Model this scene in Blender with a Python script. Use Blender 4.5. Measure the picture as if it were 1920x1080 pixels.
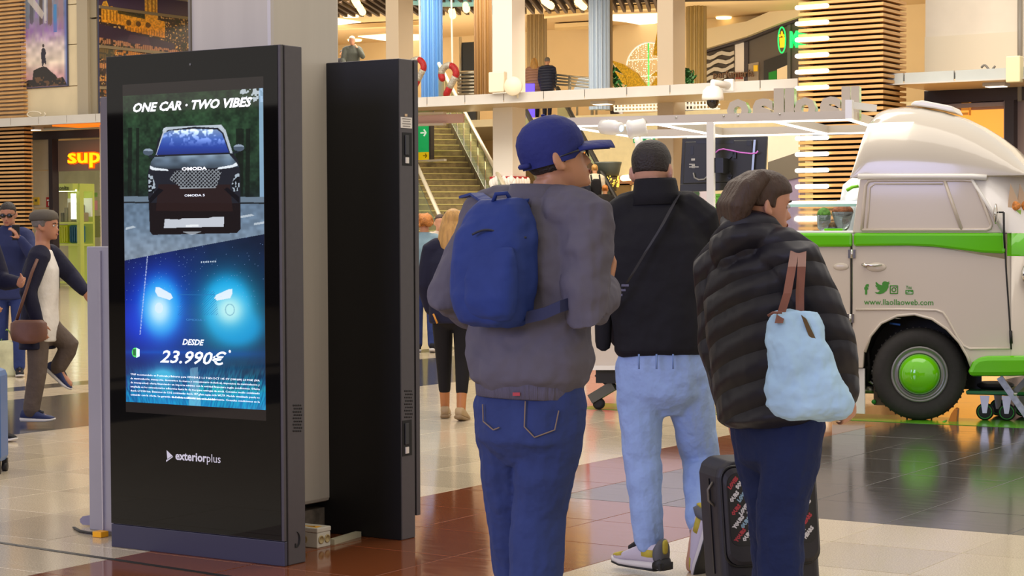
import bpy, math, random
import numpy as np
from math import sin, cos, pi, radians, atan, atan2, sqrt
from mathutils import Vector as V, Matrix

random.seed(7)
rng = np.random.default_rng(7)
for o in list(bpy.data.objects):
    bpy.data.objects.remove(o)
SC = bpy.context.scene
COL = SC.collection

# ------------------------------------------------------------------ camera
FPX, CAMH, YAW, ROLL = 3650.0, 1.415, radians(33), 0.0045
PITCH = atan((540 - 431.6) / FPX)
CP = V((0, 0, CAMH))
_f0, _r0, _u0 = V((-sin(YAW), cos(YAW), 0)), V((cos(YAW), sin(YAW), 0)), V((0, 0, 1))
FWD = _f0 * cos(PITCH) - _u0 * sin(PITCH)
_u1 = _u0 * cos(PITCH) + _f0 * sin(PITCH)
RGT = _r0 * cos(ROLL) - _u1 * sin(ROLL)
UPV = _u1 * cos(ROLL) + _r0 * sin(ROLL)
cam = bpy.data.cameras.new('camera')
cam.sensor_width = 36
cam.lens = FPX / 1920 * 36
cam.clip_end = 300
camo = bpy.data.objects.new('camera', cam)
COL.objects.link(camo)
camo.matrix_world = Matrix(((RGT.x, UPV.x, -FWD.x, 0), (RGT.y, UPV.y, -FWD.y, 0), (RGT.z, UPV.z, -FWD.z, CAMH), (0, 0, 0, 1)))
SC.camera = camo


def ray(px, py):
    return FWD + RGT * ((px - 960) / FPX) - UPV * ((py - 540) / FPX)


def at(px, py, D):
    return CP + ray(px, py) * D


def oz(px, py, z=0.0):
    r = ray(px, py)
    return CP + r * ((z - CAMH) / r.z)


def oy(px, py, Y):
    r = ray(px, py)
    return CP + r * (Y / r.y)


def ox(px, py, X):
    r = ray(px, py)
    return CP + r * (X / r.x)


def depth(p):
    return (V(p) - CP).dot(FWD)


# ------------------------------------------------------------------ world, lights, exposure
SC.view_settings.view_transform = 'Standard'
SC.view_settings.look = 'None'
SC.view_settings.exposure = 0.08
SC.view_settings.gamma = 1.0
SC.view_settings.use_curve_mapping = False
try:
    SC.cycles.use_denoising = True
except Exception:
    pass
W = bpy.data.worlds.new('hall_ambient')
SC.world = W
W.use_nodes = True
bg = W.node_tree.nodes['Background']
bg.inputs[0].default_value = (1.0, 0.92, 0.82, 1)
bg.inputs[1].default_value = 0.85


def area(name, loc, target, size, power, color):
    l = bpy.data.lights.new(name, 'AREA')
    l.shape = 'RECTANGLE'
    l.size, l.size_y = size
    l.energy = power
    l.color = color
    o = bpy.data.objects.new(name, l)
    COL.objects.link(o)
    o.location = loc
    o.rotation_euler = (V(target) - V(loc)).to_track_quat('-Z', 'Y').to_euler()
    return o


# tall glazed entrance behind the camera: cool daylight
area('entrance_daylight', (-6.5, -9, 4.5), (-5.0, 8, 1.0), (8, 5), 1000, (0.52, 0.55, 1.0))
# ceiling lamp fields of the concourse
area('unseen_concourse_light', (-5, 12, 9.5), (-5, 12.2, 0), (9, 7), 420, (1.0, 0.92, 0.82))
area('unseen_concourse_light', (-14, 20, 10.5), (-14, 20.2, 0), (10, 9), 1300, (1.0, 0.88, 0.72))
area('unseen_concourse_light', (-24, 25, 10.8), (-25, 31, 2), (12, 6), 1000, (1.0, 0.88, 0.72))

area('unseen_concourse_light', (-11.5, 27, 10.0), (-11.5, 36, 5.5), (8, 4), 620, (1.0, .92, .8))  # added fill aimed at the upper right wall, belongs to no fixture

# ------------------------------------------------------------------ materials
def lin(c):
    if isinstance(c, str):
        c = [int(c[i:i + 2], 16) / 255 for i in (0, 2, 4)]
    return tuple(x / 12.92 if x <= 0.04045 else ((x + 0.055) / 1.055) ** 2.4 for x in c[:3])


MATS = {}


def mat(name, col, rough=0.6, metal=0.0, spec=0.5, emit=0.0, ecol=None, noise=0.0, nscale=8.0, bump=0.0, bscale=60.0, coat=0.0, stretch=None, rvar=0.0, transm=0.0, detail=4.0, bdist=0.02, alpha=1.0):
    """Principled material, colour varied by noise, with optional bump"""
    if name in MATS:
        return MATS[name]
    m = bpy.data.materials.new(name)
    m.use_nodes = True
    nt = m.node_tree
    b = nt.nodes['Principled BSDF']
    c = lin(col)
    b.inputs['Base Color'].default_value = (*c, 1)
    b.inputs['Roughness'].default_value = rough
    b.inputs['Metallic'].default_value = metal
    b.inputs['Specular IOR Level'].default_value = spec
    b.inputs['Coat Weight'].default_value = coat
    b.inputs['Coat Roughness'].default_value = 0.05
    b.inputs['Transmission Weight'].default_value = transm
    b.inputs['Alpha'].default_value = alpha
    if emit > 0:
        b.inputs['Emission Color'].default_value = (*lin(ecol or col), 1)
        b.inputs['Emission Strength'].default_value = emit
    L = nt.links.new
    if noise > 0 or bump > 0 or rvar > 0:
        tc = nt.nodes.new('ShaderNodeTexCoord')
        mp = nt.nodes.new('ShaderNodeMapping')
        L(tc.outputs['Object'], mp.inputs[0])
        if stretch:
            mp.inputs['Scale'].default_value = stretch
    if noise > 0:
        n = nt.nodes.new('ShaderNodeTexNoise')
        n.inputs['Scale'].default_value = nscale
        n.inputs['Detail'].default_value = detail
        L(mp.outputs[0], n.inputs['Vector'])
        r = nt.nodes.new('ShaderNodeMapRange')
        r.inputs['From Min'].default_value = 0.3
        r.inputs['From Max'].default_value = 0.7
        r.inputs['To Min'].default_value = 1 - noise
        r.inputs['To Max'].default_value = 1 + noise
        L(n.outputs['Fac'], r.inputs['Value'])
        mx = nt.nodes.new('ShaderNodeVectorMath')
        mx.operation = 'SCALE'
        mx.inputs[0].default_value = c
        L(r.outputs[0], mx.inputs['Scale'])
        L(mx.outputs[0], b.inputs['Base Color'])
    if bump > 0:
        n2 = nt.nodes.new('ShaderNodeTexNoise')
        n2.inputs['Scale'].default_value = bscale
        n2.inputs['Detail'].default_value = 3
        L(mp.outputs[0], n2.inputs['Vector'])
        bp = nt.nodes.new('ShaderNodeBump')
        bp.inputs['Strength'].default_value = bump
        bp.inputs['Distance'].default_value = bdist
        L(n2.outputs['Fac'], bp.inputs['Height'])
        L(bp.outputs[0], b.inputs['Normal'])
    if rvar > 0:
        n3 = nt.nodes.new('ShaderNodeTexNoise')
        n3.inputs['Scale'].default_value = 3
        L(mp.outputs[0], n3.inputs['Vector'])
        r3 = nt.nodes.new('ShaderNodeMapRange')
        r3.inputs['To Min'].default_value = max(0, rough - rvar)
        r3.inputs['To Max'].default_value = rough + rvar
        L(n3.outputs['Fac'], r3.inputs['Value'])
        L(r3.outputs[0], b.inputs['Roughness'])
    MATS[name] = m
    return m


def paintmat(name, emit=0.0, rough=0.5, coat=0.0, base=1.0):
    """material whose flat print comes from the mesh colour attribute 'print'"""
    m = bpy.data.materials.new(name)
    m.use_nodes = True
    nt = m.node_tree
    b = nt.nodes['Principled BSDF']
    a = nt.nodes.new('ShaderNodeAttribute')
    a.attribute_name = 'print'
    if base > 0:
        nt.links.new(a.outputs['Color'], b.inputs['Base Color'])
    else:
        b.inputs['Base Color'].default_value = (0.006, 0.006, 0.008, 1)
    b.inputs['Roughness'].default_value = rough
    b.inputs['Coat Weight'].default_value = coat
    if emit > 0:
        nt.links.new(a.outputs['Color'], b.inputs['Emission Color'])
        b.inputs['Emission Strength'].default_value = emit
    return m


def glow(name, col, s, ):
    return mat(name, col, rough=0.5, emit=s)


# ------------------------------------------------------------------ object helpers
WL = {}


def tag(o, label=None, cat=None, group=None, kind=None):
    if label:
        o['label'] = label
    if cat:
        o['category'] = cat
    if group:
        o['group'] = group
    if kind:
        o['kind'] = kind
    return o


def thing(name, loc, label=None, cat=None, group=None, kind=None):
    o = bpy.data.objects.new(name, None)
    o.empty_display_size = 0.1
    o.location = loc
    COL.objects.link(o)
    WL[o.name] = V(loc)
    return tag(o, label, cat, group, kind)


def copy_tree(root, offset, label=None, group=None):
    """copies a thing, its parts and their sub-parts, sharing mesh data"""
    r = root.copy()
    COL.objects.link(r)
    r.location = root.location + V(offset)
    WL[r.name] = V(r.location)
    if label:
        r['label'] = label
    if group:
        r['group'] = group
    for ch in list(root.children):
        c = ch.copy()
        COL.objects.link(c)
        c.parent = r
        for g in list(ch.children):
            d = g.copy()
            COL.objects.link(d)
            d.parent = c
    return r


def perp(d):
    d = V(d).normalized()
    a = V((0, 0, 1)) if abs(d.z) < 0.9 else V((1, 0, 0))
    x = d.cross(a).normalized()
    return x, x.cross(d).normalized()


class MB:
    def __init__(s):
        s.v, s.f, s.smooth = [], [], []

    def add(s, vs, fs, smooth=False):
        k = len(s.v)
        s.v += [tuple(p) for p in vs]
        s.f += [tuple(i + k for i in f) for f in fs]
        s.smooth += [smooth] * len(fs)
        return s

    def obox(s, o, a, b, c):
        o, a, b, c = V(o), V(a), V(b), V(c)
        if a.cross(b).dot(c) < 0:
            a, b = b, a
        vs = [o, o + a, o + a + b, o + b, o + c, o + a + c, o + a + b + c, o + b + c]
        return s.add(vs, [(0, 3, 2, 1), (4, 5, 6, 7), (0, 1, 5, 4), (1, 2, 6, 5), (2, 3, 7, 6), (3, 0, 4, 7)])

    def box(s, c, size, rz=0.0):
        ca, sa = cos(rz), sin(rz)
        a, b, d = V((ca, sa, 0)) * size[0], V((-sa, ca, 0)) * size[1], V((0, 0, size[2]))
        return s.obox(V(c) - a / 2 - b / 2 - d / 2, a, b, d)

    def beam(s, p, q, w, h, up=(0, 0, 1)):
        p, q = V(p), V(q)
        d = q - p
        x = d.normalized().cross(V(up)).normalized()
        y = x.cross(d).normalized()
        return s.obox(p - x * w / 2 - y * h / 2, x * w, y * h, d)

    def prism(s, poly, vec):
        poly = [V(p) for p in poly]
        vec = V(vec)
        n = len(poly)
        nrm = V((0, 0, 0))
        for i in range(n):
            nrm += (poly[i] - poly[0]).cross(poly[(i + 1) % n] - poly[0])
        if nrm.dot(vec) < 0:
            poly.reverse()
        vs = poly + [p + vec for p in poly]
        fs = [tuple(range(n - 1, -1, -1)), tuple(range(n, 2 * n))]
        fs += [(i, (i + 1) % n, n + (i + 1) % n, n + i) for i in range(n)]
        return s.add(vs, fs)

    def loft(s, rings, cap=True, smooth=True, closed=True):
        n = len(rings[0])
        vs = [p for r in rings for p in r]
        fs = []
        for i in range(len(rings) - 1):
            for j in range(n if closed else n - 1):
                a, b = i * n + j, i * n + (j + 1) % n
                fs.append((a, b, b + n, a + n))
        if cap:
            fs.append(tuple(range(n - 1, -1, -1)))
            fs.append(tuple((len(rings) - 1) * n + j for j in range(n)))
        return s.add(vs, fs, smooth)

    def tube(s, pts, r, n=10, cap=True, rounded=False):
        pts = [V(p) for p in pts]
        if not hasattr(r, '__len__'):
            r = [r] * len(pts)
        r = list(r)
        if rounded:
            d0 = (pts[0] - pts[1]).normalized()
            d1 = (pts[-1] - pts[-2]).normalized()
            a, b, ra, rb = pts[0], pts[-1], r[0], r[-1]
            pts = [a + d0 * ra * .95, a + d0 * ra * .7] + pts + [b + d1 * rb * .7, b + d1 * rb * .95]
            r = [ra * .3, ra * .71] + r + [rb * .71, rb * .3]
        rings = []
        x = None
        for i, p in enumerate(pts):
            d = (pts[min(i + 1, len(pts) - 1)] - pts[max(i - 1, 0)])
            d = d.normalized() if d.length > 1e-9 else V((0, 0, 1))
            if x is None:
                x, y = perp(d)
            else:
                x = (x - d * x.dot(d)).normalized()
                y = x.cross(d)
            rings.append([p + x * cos(2 * pi * k / n) * r[i] + y * sin(2 * pi * k / n) * r[i] for k in range(n)][::-1])
        return s.loft(rings, cap)

    def lathe(s, prof, o, axis=(0, 0, 1), n=24, cap=True):
        o, ax = V(o), V(axis).normalized()
        x, y = perp(ax)
        rings = [[o + ax * z + (x * cos(2 * pi * k / n) - y * sin(2 * pi * k / n)) * max(r, 1e-4) for k in range(n)] for r, z in prof]
        return s.loft(rings, cap)

    def ell(s, c, rad, axes=None, n=14, m=9):
        c = V(c)
        ax = axes or (V((1, 0, 0)), V((0, 1, 0)), V((0, 0, 1)))
        rings = []
        for i in range(m):
            t = -pi / 2 + pi * (i + .0) / (m - 1)
            t = max(-pi / 2 + .08, min(pi / 2 - .08, t))
            rings.append([c + ax[0] * rad[0] * cos(t) * cos(2 * pi * k / n) + ax[1] * rad[1] * cos(t) * sin(2 * pi * k / n) + ax[2] * rad[2] * sin(t) for k in range(n)])
        return s.loft(rings)

    def quad(s, a, b, c, d):
        return s.add([a, b, c, d], [(0, 1, 2, 3)])

    def mesh(s, name, m, origin):
        me = bpy.data.meshes.new(name)
        o = V(origin)
        me.from_pydata([V(p) - o for p in s.v], [], s.f)
        me.polygons.foreach_set('use_smooth', s.smooth)
        if m:
            me.materials.append(m)
        me.update()
        return me

    def build(s, name, m, parent=None, label=None, cat=None, group=None, kind=None, bevel=0.0, origin=None):
        if parent is not None:
            org = WL[parent.name]
        else:
            if origin is None:
                a = np.array(s.v)
                lo, hi = a.min(0), a.max(0)
                origin = ((lo[0] + hi[0]) / 2, (lo[1] + hi[1]) / 2, lo[2])
            org = V(origin)
        o = bpy.data.objects.new(name, s.mesh(name, m, org))
        COL.objects.link(o)
        WL[o.name] = V(org)
        if parent is not None:
            o.parent = parent
        else:
            o.location = org
        if bevel:
            bv = o.modifiers.new('bevel', 'BEVEL')
            bv.width = bevel
            bv.segments = 2
            bv.limit_method = 'ANGLE'
        return tag(o, label, cat, group, kind)


def share(o, parent, loc_off, name=None):
    """another part sharing the mesh of part o"""
    c = bpy.data.objects.new(name or o.name.split('.')[0], o.data)
    COL.objects.link(c)
    c.parent = parent
    c.location = V(loc_off)
    WL[c.name] = WL[parent.name]
    return c


def text_part(body, size, o, xd, yd, m, parent, name='lettering', extrude=0.001, bold=0.0, shear=0.0, align='CENTER', sx=1.0, res=2, space=1.0, label=None, nrm_off=0.0, spacing_line=1.0):
    """flat lettering laid out at o along xd (reading direction) and yd (up)"""
    cu = bpy.data.curves.new('t', 'FONT')
    cu.body = body
    cu.size = size
    cu.extrude = extrude / size * size
    cu.offset = bold
    cu.shear = shear
    cu.align_x = align
    cu.resolution_u = res
    cu.space_character = space
    cu.space_line = spacing_line
    to = bpy.data.objects.new('t', cu)
    me = bpy.data.meshes.new_from_object(to)
    bpy.data.objects.remove(to)
    xd, yd = V(xd).normalized(), V(yd).normalized()
    zd = xd.cross(yd)
    org = WL[parent.name] if parent is not None else V(o)
    vs = [V(o) + xd * (v.co.x * sx) + yd * v.co.y + zd * (v.co.z + nrm_off) - org for v in me.vertices]
    for v, p in zip(me.vertices, vs):
        v.co = p
    me.materials.clear()
    me.materials.append(m)
    me.name = name
    ob = bpy.data.objects.new(name, me)
    COL.objects.link(ob)
    WL[ob.name] = org
    if parent is not None:
        ob.parent = parent
    else:
        ob.location = org
    if label:
        ob['label'] = label
    return ob


def in_poly(X, Y, poly):
    m = np.zeros(X.shape, bool)
    n = len(poly)
    for i in range(n):
        x1, y1 = poly[i]
        x2, y2 = poly[(i + 1) % n]
        if y1 == y2:
            continue
        c = ((y1 > Y) != (y2 > Y)) & (X < (x2 - x1) * (Y - y1) / (y2 - y1) + x1)
        m ^= c
    return m


def vnoise(X, Y, scale, seed=0):
    """smooth value noise on numpy arrays"""
    r = np.random.default_rng(seed)
    g = r.random((64, 64))
    x, y = X * scale, Y * scale
    xi, yi = np.floor(x).astype(int), np.floor(y).astype(int)
    fx, fy = x - xi, y - yi
    fx, fy = fx * fx * (3 - 2 * fx), fy * fy * (3 - 2 * fy)
    a, b = g[xi % 64, yi % 64], g[(xi + 1) % 64, yi % 64]
    c, d = g[xi % 64, (yi + 1) % 64], g[(xi + 1) % 64, (yi + 1) % 64]
    return (a * (1 - fx) + b * fx) * (1 - fy) + (c * (1 - fx) + d * fx) * fy


def painted(name, o, xv, yv, nx, ny, fn, m, parent=None, **kw):
    """a flat print: fine grid whose colour attribute is computed by fn(u, v down) -> sRGB array"""
    o, xv, yv = V(o), V(xv), V(yv)
    org = WL[parent.name] if parent is not None else o
    U, T = np.meshgrid(np.linspace(0, 1, nx), np.linspace(0, 1, ny))
    P = np.array(o - org)[None, None] + U[..., None] * np.array(xv) + T[..., None] * np.array(yv)
    me = bpy.data.meshes.new(name)
    idx = np.arange(nx * ny).reshape(ny, nx)
    q = np.stack([idx[1:, :-1], idx[1:, 1:], idx[:-1, 1:], idx[:-1, :-1]], -1).reshape(-1, 4)
    me.vertices.add(nx * ny)
    me.vertices.foreach_set('co', P.reshape(-1).astype(np.float32))
    me.loops.add(q.size)
    me.loops.foreach_set('vertex_index', q.reshape(-1).astype(np.int32))
    me.polygons.add(len(q))
    me.polygons.foreach_set('loop_start', np.arange(0, q.size, 4, dtype=np.int32))
    me.update(calc_edges=True)
    C = np.clip(fn(U, T), 0, 1)
    C = np.where(C <= 0.04045, C / 12.92, ((C + 0.055) / 1.055) ** 2.4)
    at_ = me.color_attributes.new('print', 'FLOAT_COLOR', 'POINT')
    at_.data.foreach_set('color', np.concatenate([C, np.ones((ny, nx, 1))], -1).reshape(-1).astype(np.float32))
    me.materials.append(m)
    ob = bpy.data.objects.new(name, me)
    COL.objects.link(ob)
    WL[ob.name] = org
    if parent is not None:
        ob.parent = parent
    else:
        ob.location = org
    return tag(ob, **kw)


def hexa(c):
    return np.array([int(c[i:i + 2], 16) / 255 for i in (0, 2, 4)])


def lerp_cols(T, stops):
    ts = [s[0] for s in stops]
    cs = np.array([hexa(s[1]) for s in stops])
    return np.stack([np.interp(T, ts, cs[:, k]) for k in range(3)], -1)


X1, Y1, Z1 = V((1, 0, 0)), V((0, 1, 0)), V((0, 0, 1))
ORD = ['first', 'second', 'third', 'fourth', 'fifth', 'sixth', 'seventh', 'eighth', 'ninth', 'tenth', 'eleventh', 'last']
# ------------------------------------------------------------------ setting: floor
def granite(name, col, rough=0.12, dark=0.35, spk=150.0, spec=0.5, tone=0.10):
    m = mat(name, col, rough, spec=spec)
    nt = m.node_tree
    b = nt.nodes['Principled BSDF']
    L = nt.links.new
    tc = nt.nodes.new('ShaderNodeTexCoord')
    mp = nt.nodes.new('ShaderNodeMapping')
    oi = nt.nodes.new('ShaderNodeObjectInfo')
    L(tc.outputs['Object'], mp.inputs[0])
    L(oi.outputs['Location'], mp.inputs['Location'])
    n = nt.nodes.new('ShaderNodeTexNoise')
    n.inputs['Scale'].default_value = spk
    n.inputs['Detail'].default_value = 2
    L(mp.outputs[0], n.inputs['Vector'])
    r = nt.nodes.new('ShaderNodeMapRange')
    r.inputs['From Min'].default_value = 0.35
    r.inputs['From Max'].default_value = 0.65
    r.inputs['To Min'].default_value = 1 - dark
    r.inputs['To Max'].default_value = 1 + dark
    L(n.outputs['Fac'], r.inputs['Value'])
    t = nt.nodes.new('ShaderNodeMapRange')
    t.inputs['To Min'].default_value = 1 - tone
    t.inputs['To Max'].default_value = 1 + tone
    L(oi.outputs['Random'], t.inputs['Value'])
    mu = nt.nodes.new('ShaderNodeMath')
    mu.operation = 'MULTIPLY'
    L(r.outputs[0], mu.inputs[0])
    L(t.outputs[0], mu.inputs[1])
    sc = nt.nodes.new('ShaderNodeVectorMath')
    sc.operation = 'SCALE'
    sc.inputs[0].default_value = lin(col)
    L(mu.outputs[0], sc.inputs['Scale'])
    L(sc.outputs[0], b.inputs['Base Color'])
    n2 = nt.nodes.new('ShaderNodeTexNoise')
    n2.inputs['Scale'].default_value = 5
    mp2 = nt.nodes.new('ShaderNodeMapping')
    L(mp.outputs[0], mp2.inputs[0])
    mp2.inputs['Scale'].default_value = (1, 5, 1)
    L(mp2.outputs[0], n2.inputs['Vector'])
    r2 = nt.nodes.new('ShaderNodeMapRange')
    r2.inputs['To Min'].default_value = rough * 0.6
    r2.inputs['To Max'].default_value = rough * 1.5
    L(n2.outputs['Fac'], r2.inputs['Value'])
    L(r2.outputs[0], b.inputs['Roughness'])
    return m


M_BEIGE = granite('beige_terrazzo', 'c4b59b', 0.13, 0.22)
M_BROWN = granite('red_brown_granite', '7a4223', 0.10, 0.35)
M_DARK = granite('charcoal_granite', '45423e', 0.12, 0.55)
M_GROUT = mat('grout', '8d7c66', 0.7)
floor = MB().box((-18, 26, -0.06), (90, 100, 0.1)).build('floor', M_GROUT, kind='structure')
T0, TS = -2.957, 0.6146
XI = lambda k: T0 + k * TS
YJ0 = 8.76
tile_mesh = {}


def tile_kind(x, y):
    if x < XI(-12):
        return None
    if x < XI(-5):
        return 'beige'
    if y > YJ0:
        return 'brown' if x < XI(-4) else 'dark'
    return 'brown' if x < XI(-2) else 'beige'


def proj(p):
    d = V(p) - CP
    z = d.dot(FWD)
    return 960 + FPX * d.dot(RGT) / z, 540 - FPX * d.dot(UPV) / z


def tile_bm(w, h):
    m = MB()
    g, c = 0.0016, 0.002
    m.loft([[V((g, g, -.008)), V((w - g, g, -.008)), V((w - g, h - g, -.008)), V((g, h - g, -.008))],
            [V((g, g, -c)), V((w - g, g, -c)), V((w - g, h - g, -c)), V((g, h - g, -c))],
            [V((g + c, g + c, 0)), V((w - g - c, g + c, 0)), V((w - g - c, h - g - c, 0)), V((g + c, h - g - c, 0))]], smooth=False)
    return m


NT = 0
JA, JB = -6, 7
for i in range(-12, 8):
    for j in range(JA, JB):
        x, y = XI(i), YJ0 + j * TS
        k = tile_kind(x + .3, y + .3)
        cs = [proj((x + a * TS, y + b * TS, 0)) for a in (0, 1) for b in (0, 1)]
        if k not in tile_mesh:
            mm = {'beige': M_BEIGE, 'brown': M_BROWN, 'dark': M_DARK}[k]
            tile_mesh[k] = tile_bm(TS, TS).mesh('tile', mm, (0, 0, 0))
        o = bpy.data.objects.new('tile', tile_mesh[k])
        COL.objects.link(o)
        o.parent = floor
        o.location = V((x, y, random.uniform(-.0004, .0004))) - WL[floor.name]
        WL[o.name] = WL[floor.name]
        NT += 1
YT0, YT1 = YJ0 + JA * TS, YJ0 + JB * TS


def slab(name, x0, x1, y0, y1, m, z=0.0):
    return MB().box(((x0 + x1) / 2, (y0 + y1) / 2, z - .004), (x1 - x0, y1 - y0, .008)).build(name, m, floor)


M_STRIPE = mat('striped_paving', 'a89a82', 0.2, noise=0.25, nscale=3, stretch=(.3, 22, 1))
slab('dark_floor_band', -12.5, XI(-12), -15, 50, M_DARK)
slab('ribbed_floor_strip', -13.15, -12.5, -15, 50, M_STRIPE)
slab('dark_floor_edge', -13.5, -13.15, -15, 50, M_DARK)
slab('beige_floor_field', -45, -13.5, -15, 60, M_BEIGE)
slab('beige_floor_field', XI(-12), XI(-5), YT1, 50, M_BEIGE)
slab('brown_floor_field', XI(-5), XI(-4), YT1, 13.15, M_BROWN)
slab('dark_floor_field', XI(-4), 6, YT1, 13.15, M_DARK)
slab('dark_floor_field', XI(-5), 10, 13.15, 50, M_DARK)
slab('beige_floor_field', XI(-12), 6, -15, YT0, M_BEIGE)
slab('dark_floor_field', XI(8), 10, YT0, YT1, M_DARK)
# expansion joint across the foreground
p, q = oz(-20, 1015), oz(460, 1086)
MB().beam(p + Z1 * .0005, q + Z1 * .0005, .03, .0030).build('expansion_joint', mat('joint_black', '1d1a18', .5), floor)
# flat green strip on the floor in front of the van
GRN = mat('lime_gloss', '63c406', 0.12, spec=0.5, coat=0.5)
p, q = oz(1085, 766), oz(2000, 806)
e = (q - p).normalized()
n_ = V((-e.y, e.x, 0))
MB().obox(p - Z1 * .001, q - p, n_ * .50, Z1 * .004).build('green_floor_stripe', mat('green_stripe_colour', '58a01c', 0.2, noise=.2, nscale=12), floor)

# ------------------------------------------------------------------ setting: shop front line
YF = at(960, 190, 40).y
YW = YF + 2.2
M_PANEL = mat('pale_fascia_panel', 'cbc6bf', 0.35, noise=.05, nscale=1.5)
M_WALL = mat('warm_white_wall', 'e6dccb', 0.6, noise=.04, nscale=2)
M_SAND = mat('sand_wall', 'd2bd95', 0.6, noise=.05, nscale=1.2)
M_DFRAME = mat('dark_frame', '3a3236', 0.4)
M_SOFFIT = mat('soffit', 'cdb592', 0.35)
ZB, ZT = oy(900, 194, YF).z, oy(900, 177, YF).z
XCL, XCR = oy(1497, 100, YF).x, oy(1662, 150, YF).x   # slatted column
mezz = thing('mezzanine_edge', (oy(900, 190, YF).x, YF, ZB), kind='structure')
MB().box(((-38 + XCL) / 2, YF + 1.1, ZB + .02), (XCL + 38, 2.2, .04)).build('soffit', M_SOFFIT, mezz)
MB().box(((XCR - 8) / 2, YF + 1.1, ZB + .02), (-8 - XCR, 2.2, .04)).build('soffit', M_SOFFIT, mezz)
MB().box(((-38 + XCL) / 2, YF + .22, (ZB + ZT) / 2), (XCL + 38, .3, ZT - ZB - .06)).build('fascia_backing', M_DFRAME, mezz)
MB().box(((XCR - 8) / 2, YF + .22, (ZB + ZT) / 2), (-8 - XCR, .3, ZT - ZB - .06)).build('fascia_backing', M_DFRAME, mezz)
MB().box(((-38 + XCL) / 2, YF - .03, ZB - .012), (XCL + 38, .1, .024)).build('fascia_lip', M_PANEL, mezz)
MB().box(((XCR - 8) / 2, YF - .03, ZB - .012), (-8 - XCR, .1, .024)).build('fascia_lip', M_PANEL, mezz)
pw = oy(872, 180, YF).x - oy(801, 180, YF).x
x = oy(801, 180, YF).x - pw * 20
while x < XCL:
    if x > -38.5:
        w = min(pw, XCL - x)
        MB().box((x + w / 2, YF + .02, (ZB + ZT) / 2), (w - .022, .06, ZT - ZB)).build('fascia_panel', M_PANEL, mezz)
    x += pw
jx = [oy(a, 150, YF).x for a in (1663, 1695, 1790, 1890, 1990)]
for a, b in zip(jx, jx[1:]):
    MB().box(((a + b) / 2, YF + .02, (ZB + ZT) / 2), (b - a - .03, .06, ZT - ZB)).build('fascia_panel', mat('grey_fascia_panel', 'b9bdba', .35, noise=.05, nscale=2), mezz)
# soffit downlights
for a, b in ((62, 236), (1130, 191), (1868, 163)):
    c = oy(a, b, YF + .9)
    c.z = ZB
    t_ = MB().box((c.x, c.y, ZB - .03), (.42, .3, .07)).build('downlight_housing', M_PANEL, mezz, bevel=.01)
    MB().box((c.x, c.y, ZB - .07), (.34, .22, .012)).build('diffuser', glow('lamp_white', 'fff0d8', 2.2), t_)

# right side: white upper wall, perforated band, shop front below
XR = -7.5
c0 = XCR - .1
wr = MB().box(((c0 + XR) / 2, YW + .1, 6.6), (XR - c0, .2, 5.2)).build('wall_right', M_WALL, kind='structure')
mp_ = mat('perforated_panel', 'e4d9c2', .6)
nt = mp_.node_tree
vo = nt.nodes.new('ShaderNodeTexVoronoi')
vo.inputs['Randomness'].default_value = 0
vo.inputs['Scale'].default_value = 25
tc = nt.nodes.new('ShaderNodeTexCoord')
nt.links.new(tc.outputs['Object'], vo.inputs['Vector'])
cr = nt.nodes.new('ShaderNodeValToRGB')
cr.color_ramp.elements[0].position = .27
cr.color_ramp.elements[0].color = (.42, .34, .24, 1)
cr.color_ramp.elements[1].position = .33
cr.color_ramp.elements[1].color = (*lin('e4d9c2'), 1)
nt.links.new(vo.outputs['Distance'], cr.inputs[0])
nt.links.new(cr.outputs[0], nt.nodes['Principled BSDF'].inputs['Base Color'])
zp = oy(1800, 66, YW).z
xe = oy(1910, 60, YW).x
MB().box(((c0 + xe) / 2, YW - .02, (ZB + zp) / 2), (xe - c0, .04, zp - ZB)).build('perforated_panel', mp_, wr)
MB().tube([oy(1912, -30, YW - .06), oy(1912, 190, YW - .06)], .045, 8).build('conduit_pipe', mat('grey_pipe', '8c867c', .5), wr)
b_ = oy(1906, 133, YF)
MB().box((b_.x, YF - .1, b_.z + .02), (.26, .2, .46)).build('junction_box', mat('cream_plastic', 'e9dcae', .4), wr, bevel=.02)
MB().tube([oy(1840 + 26 * t, 127 - 5 * sin(t * 7), YF + .1) for t in np.linspace(0, 1, 12)], .02, 6).build('loose_cable', mat('cable_grey', '77716a', .6), wr)
# right shop front
sr = MB().box(((c0 + XR) / 2, YW + .25, ZB / 2), (XR - c0, .2, ZB)).build('wall_right_lower', mat('mauve_panel', 'a8938a', .5), kind='structure')
zl = oy(1800, 176, YW).z, oy(1800, 192, YW).z
MB().box(((c0 + XR) / 2, YW + .05, (zl[1] + ZB) / 2), (XR - c0, .22, ZB - zl[1])).build('lintel', M_DFRAME, sr)
pa, pb = oy(1886, 250, YW), oy(1903, 250, YW)
MB().box(((pa.x + pb.x) / 2, YW + .05, zl[1] / 2), (pb.x - pa.x, .24, zl[1])).build('mullion', M_DFRAME, sr)
wa, wb = oy(1640, 250, YW), oy(1881, 250, YW)
win = MB().box(((wa.x + wb.x) / 2, YW + .12, (zl[1] - .15) / 2 + .4), (wb.x - wa.x, .05, zl[1] - .95)).build('window_1', mat('amber_lit_glass', 'ffb64a', .3, emit=.75, ecol='ffb24a', noise=.1, nscale=1), kind='structure')
for a, b in ((1748, 1766), (1766, 1770)):
    pass
xa, xb = oy(1800, 200, YW).x, oy(1813, 200, YW).x
for k in range(3):
    z = oy(1805, 195 + 9 * k, YW).z
    MB().box(((xa + xb) / 2, YW + .08, z), (xb - xa, .02, .045)).build('frosted_letter_bar', mat('amber_print', 'e8993a', .5, emit=.3), win)
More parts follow.
